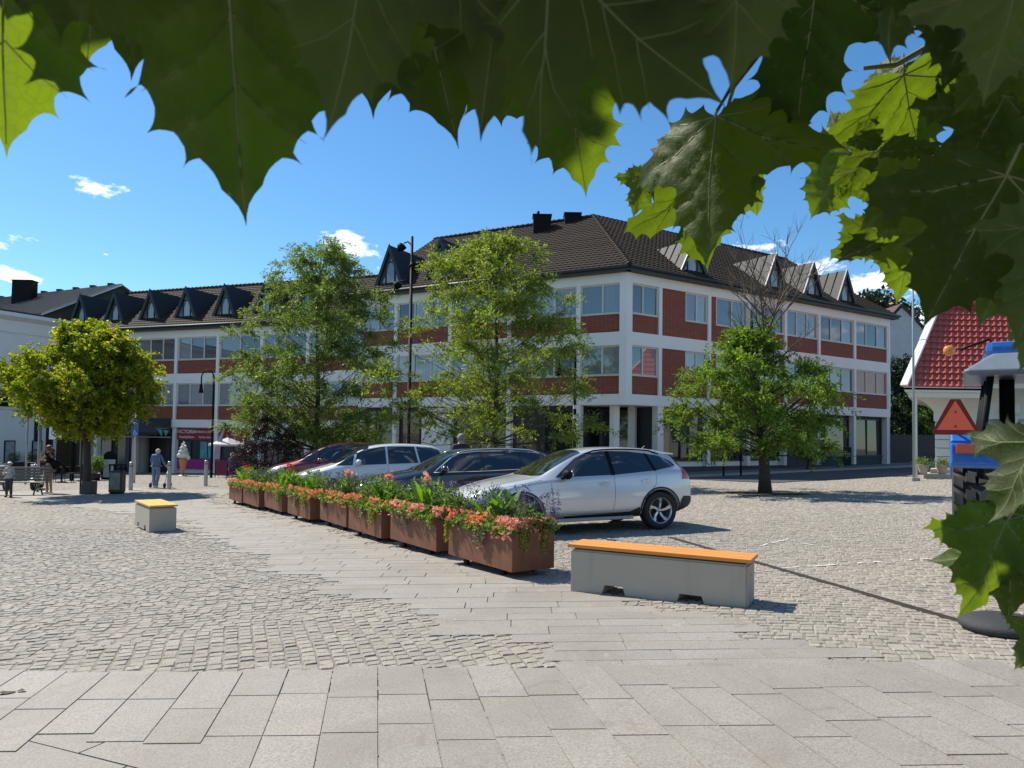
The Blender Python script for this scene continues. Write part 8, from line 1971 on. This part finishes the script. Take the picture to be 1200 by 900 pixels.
# trunk, limbs, twigs
b = MB(pinv); b.tube([TRK + Vector((0, 0, -0.1)), TRK + Vector((0.02, 0.02, 1.2)), TRK + Vector((-0.1, 0.1, 2.6)), TRK + Vector((-0.3, 0.3, 4.2)), TRK + Vector((-0.4, 0.5, 6.0))], [0.24, 0.19, 0.17, 0.12, 0.06], 16); b.build('trunk', M['bark'], plane, recalc=False, uv=False)
def twig(pts, r0_, r1, m='twig_red', nm='twig'):
    b = MB(pinv); n = len(pts); b.tube(pts, [r0_ + (r1 - r0_) * i / (n - 1) for i in range(n)], 8, caps=False); return b.build(nm, M[m], plane, recalc=False, uv=False)
q = PD(1205, 215, 0.85); twig([TRK + Vector((-0.1, 0.1, 2.5)), Vector((1.5, 0.2, 2.75)), Vector((1.1, 0.8, 2.6)), PD(1150, 60, 1.1)], 0.06, 0.008, nm='limb')
twig([PD(1150, 60, 1.1), PD(1163, 100, 0.9), PD(1180, 165, 0.86), q, PD(1230, 330, 0.8), PD(1225, 560, 0.85)], 0.0035, 0.0025)
twig([PD(1150, 60, 1.1), PD(1098, 48, 1.05), PD(1075, 62, 1.02), PD(1050, 76, 1.0), PD(1012, 80, 1.0)], 0.0045, 0.0025, 'petiole')
twig([PD(1150, 60, 1.1), PD(1160, 140, 1.05), PD(1118, 168, 1.0), PD(1090, 180, 1.0), PD(1045, 186, 1.02)], 0.004, 0.0022)
twig([PD(950, -60, 0.8), PD(905, 30, 0.82), PD(888, 66, 0.84), PD(860, 102, 0.85), PD(850, 135, 0.9)], 0.0026, 0.0018)
twig([PD(888, 66, 0.84), PD(862, 95, 0.84), PD(840, 130, 0.85)], 0.0018, 0.0016)
twig([TRK + Vector((-0.2, 0.2, 3.2)), Vector((1.0, 0.4, 3.1)), Vector((0.2, 0.7, 2.75)), Vector((-0.6, 0.8, 2.55)), Vector((-1.3, 0.9, 2.5))], 0.05, 0.006, nm='limb')
for x, y in ((5, -130), (262, -120), (455, -150), (590, -210), (640, -60), (860, -140), (958, -30)):
    p = PD(x, y, 0.5); twig([Vector((p.x * 0.9 + 0.05, 0.8, 2.66)), Vector((p.x, 0.62, 2.35)), p], 0.004, 0.002)
# unseen crown added to shade the leaves below, kept above the field of view
r = np.random.default_rng(3); vs, fs, _ = TPL_LO; base = np.array([(p.x, p.y, -0.25 * abs(p.x) - 0.15 * p.y * p.y) for p in vs]); F = np.array([f for f in fs if len(f) == 3]); VV = []; FF = []; k = 0; tries = 0
holes = [(p, 0.02 + 0.30 * S_) for p, S_ in LIT]  # gaps shaped into the crown so sun reaches the lit leaves
def blocked(c):
    for h, rad in holes:
        v = Vector(c) - h; t = v.dot(SUN_DIR)
        if t > 0 and (v - SUN_DIR * t).length < rad + 0.11: return True
    return False
while k < 3400 and tries < 90000:
    tries += 1; c = np.array([r.uniform(-2.4, 2.8), r.uniform(-1.6, 2.6), r.uniform(2.1, 4.2)])
    if c[2] < 1.6 + 0.72 * max(0, c[1]) + 0.30: continue
    if blocked(c): continue
    R = rand_unit(1, r)[0]; R = np.array([R[0] * 0.5, R[1] * 0.5, -abs(R[2]) - 0.1]) ; z = R / np.linalg.norm(R); x = np.cross(z, rand_unit(1, r)[0]); x /= np.linalg.norm(x); y = np.cross(z, x); S = r.uniform(0.11, 0.20)
    VV.append(c + (base[:, :1] * x + base[:, 1:2] * y + base[:, 2:] * z) * S); FF.append(F + k * len(base)); k += 1
# extra unseen sprays added on the dark leaves' sun rays to shade them
sd = np.array(SUN_DIR); 
for p, S_ in DARK:
    for q in range(3):
        t = r.uniform(0.9, 2.4); c = np.array(p) + sd * t + r.normal(0, 0.04, 3)
        if c[2] < 1.6 + 0.72 * max(0, c[1]) + 0.20 or blocked(c): continue
        z = sd + r.normal(0, 0.25, 3); z /= -np.linalg.norm(z); x = np.cross(z, rand_unit(1, r)[0]); x /= np.linalg.norm(x); y = np.cross(z, x); S = r.uniform(0.13, 0.20)
        VV.append(c - y * S * 0.45 + (base[:, :1] * x + base[:, 1:2] * y + base[:, 2:] * z) * S); FF.append(F + k * len(base)); k += 1
o = mesh_np('crown', np.concatenate(VV) - np.array(TRK), np.concatenate(FF), M['plane_leaf'], plane); o['kind'] = 'stuff'
print('crown leaves', k)
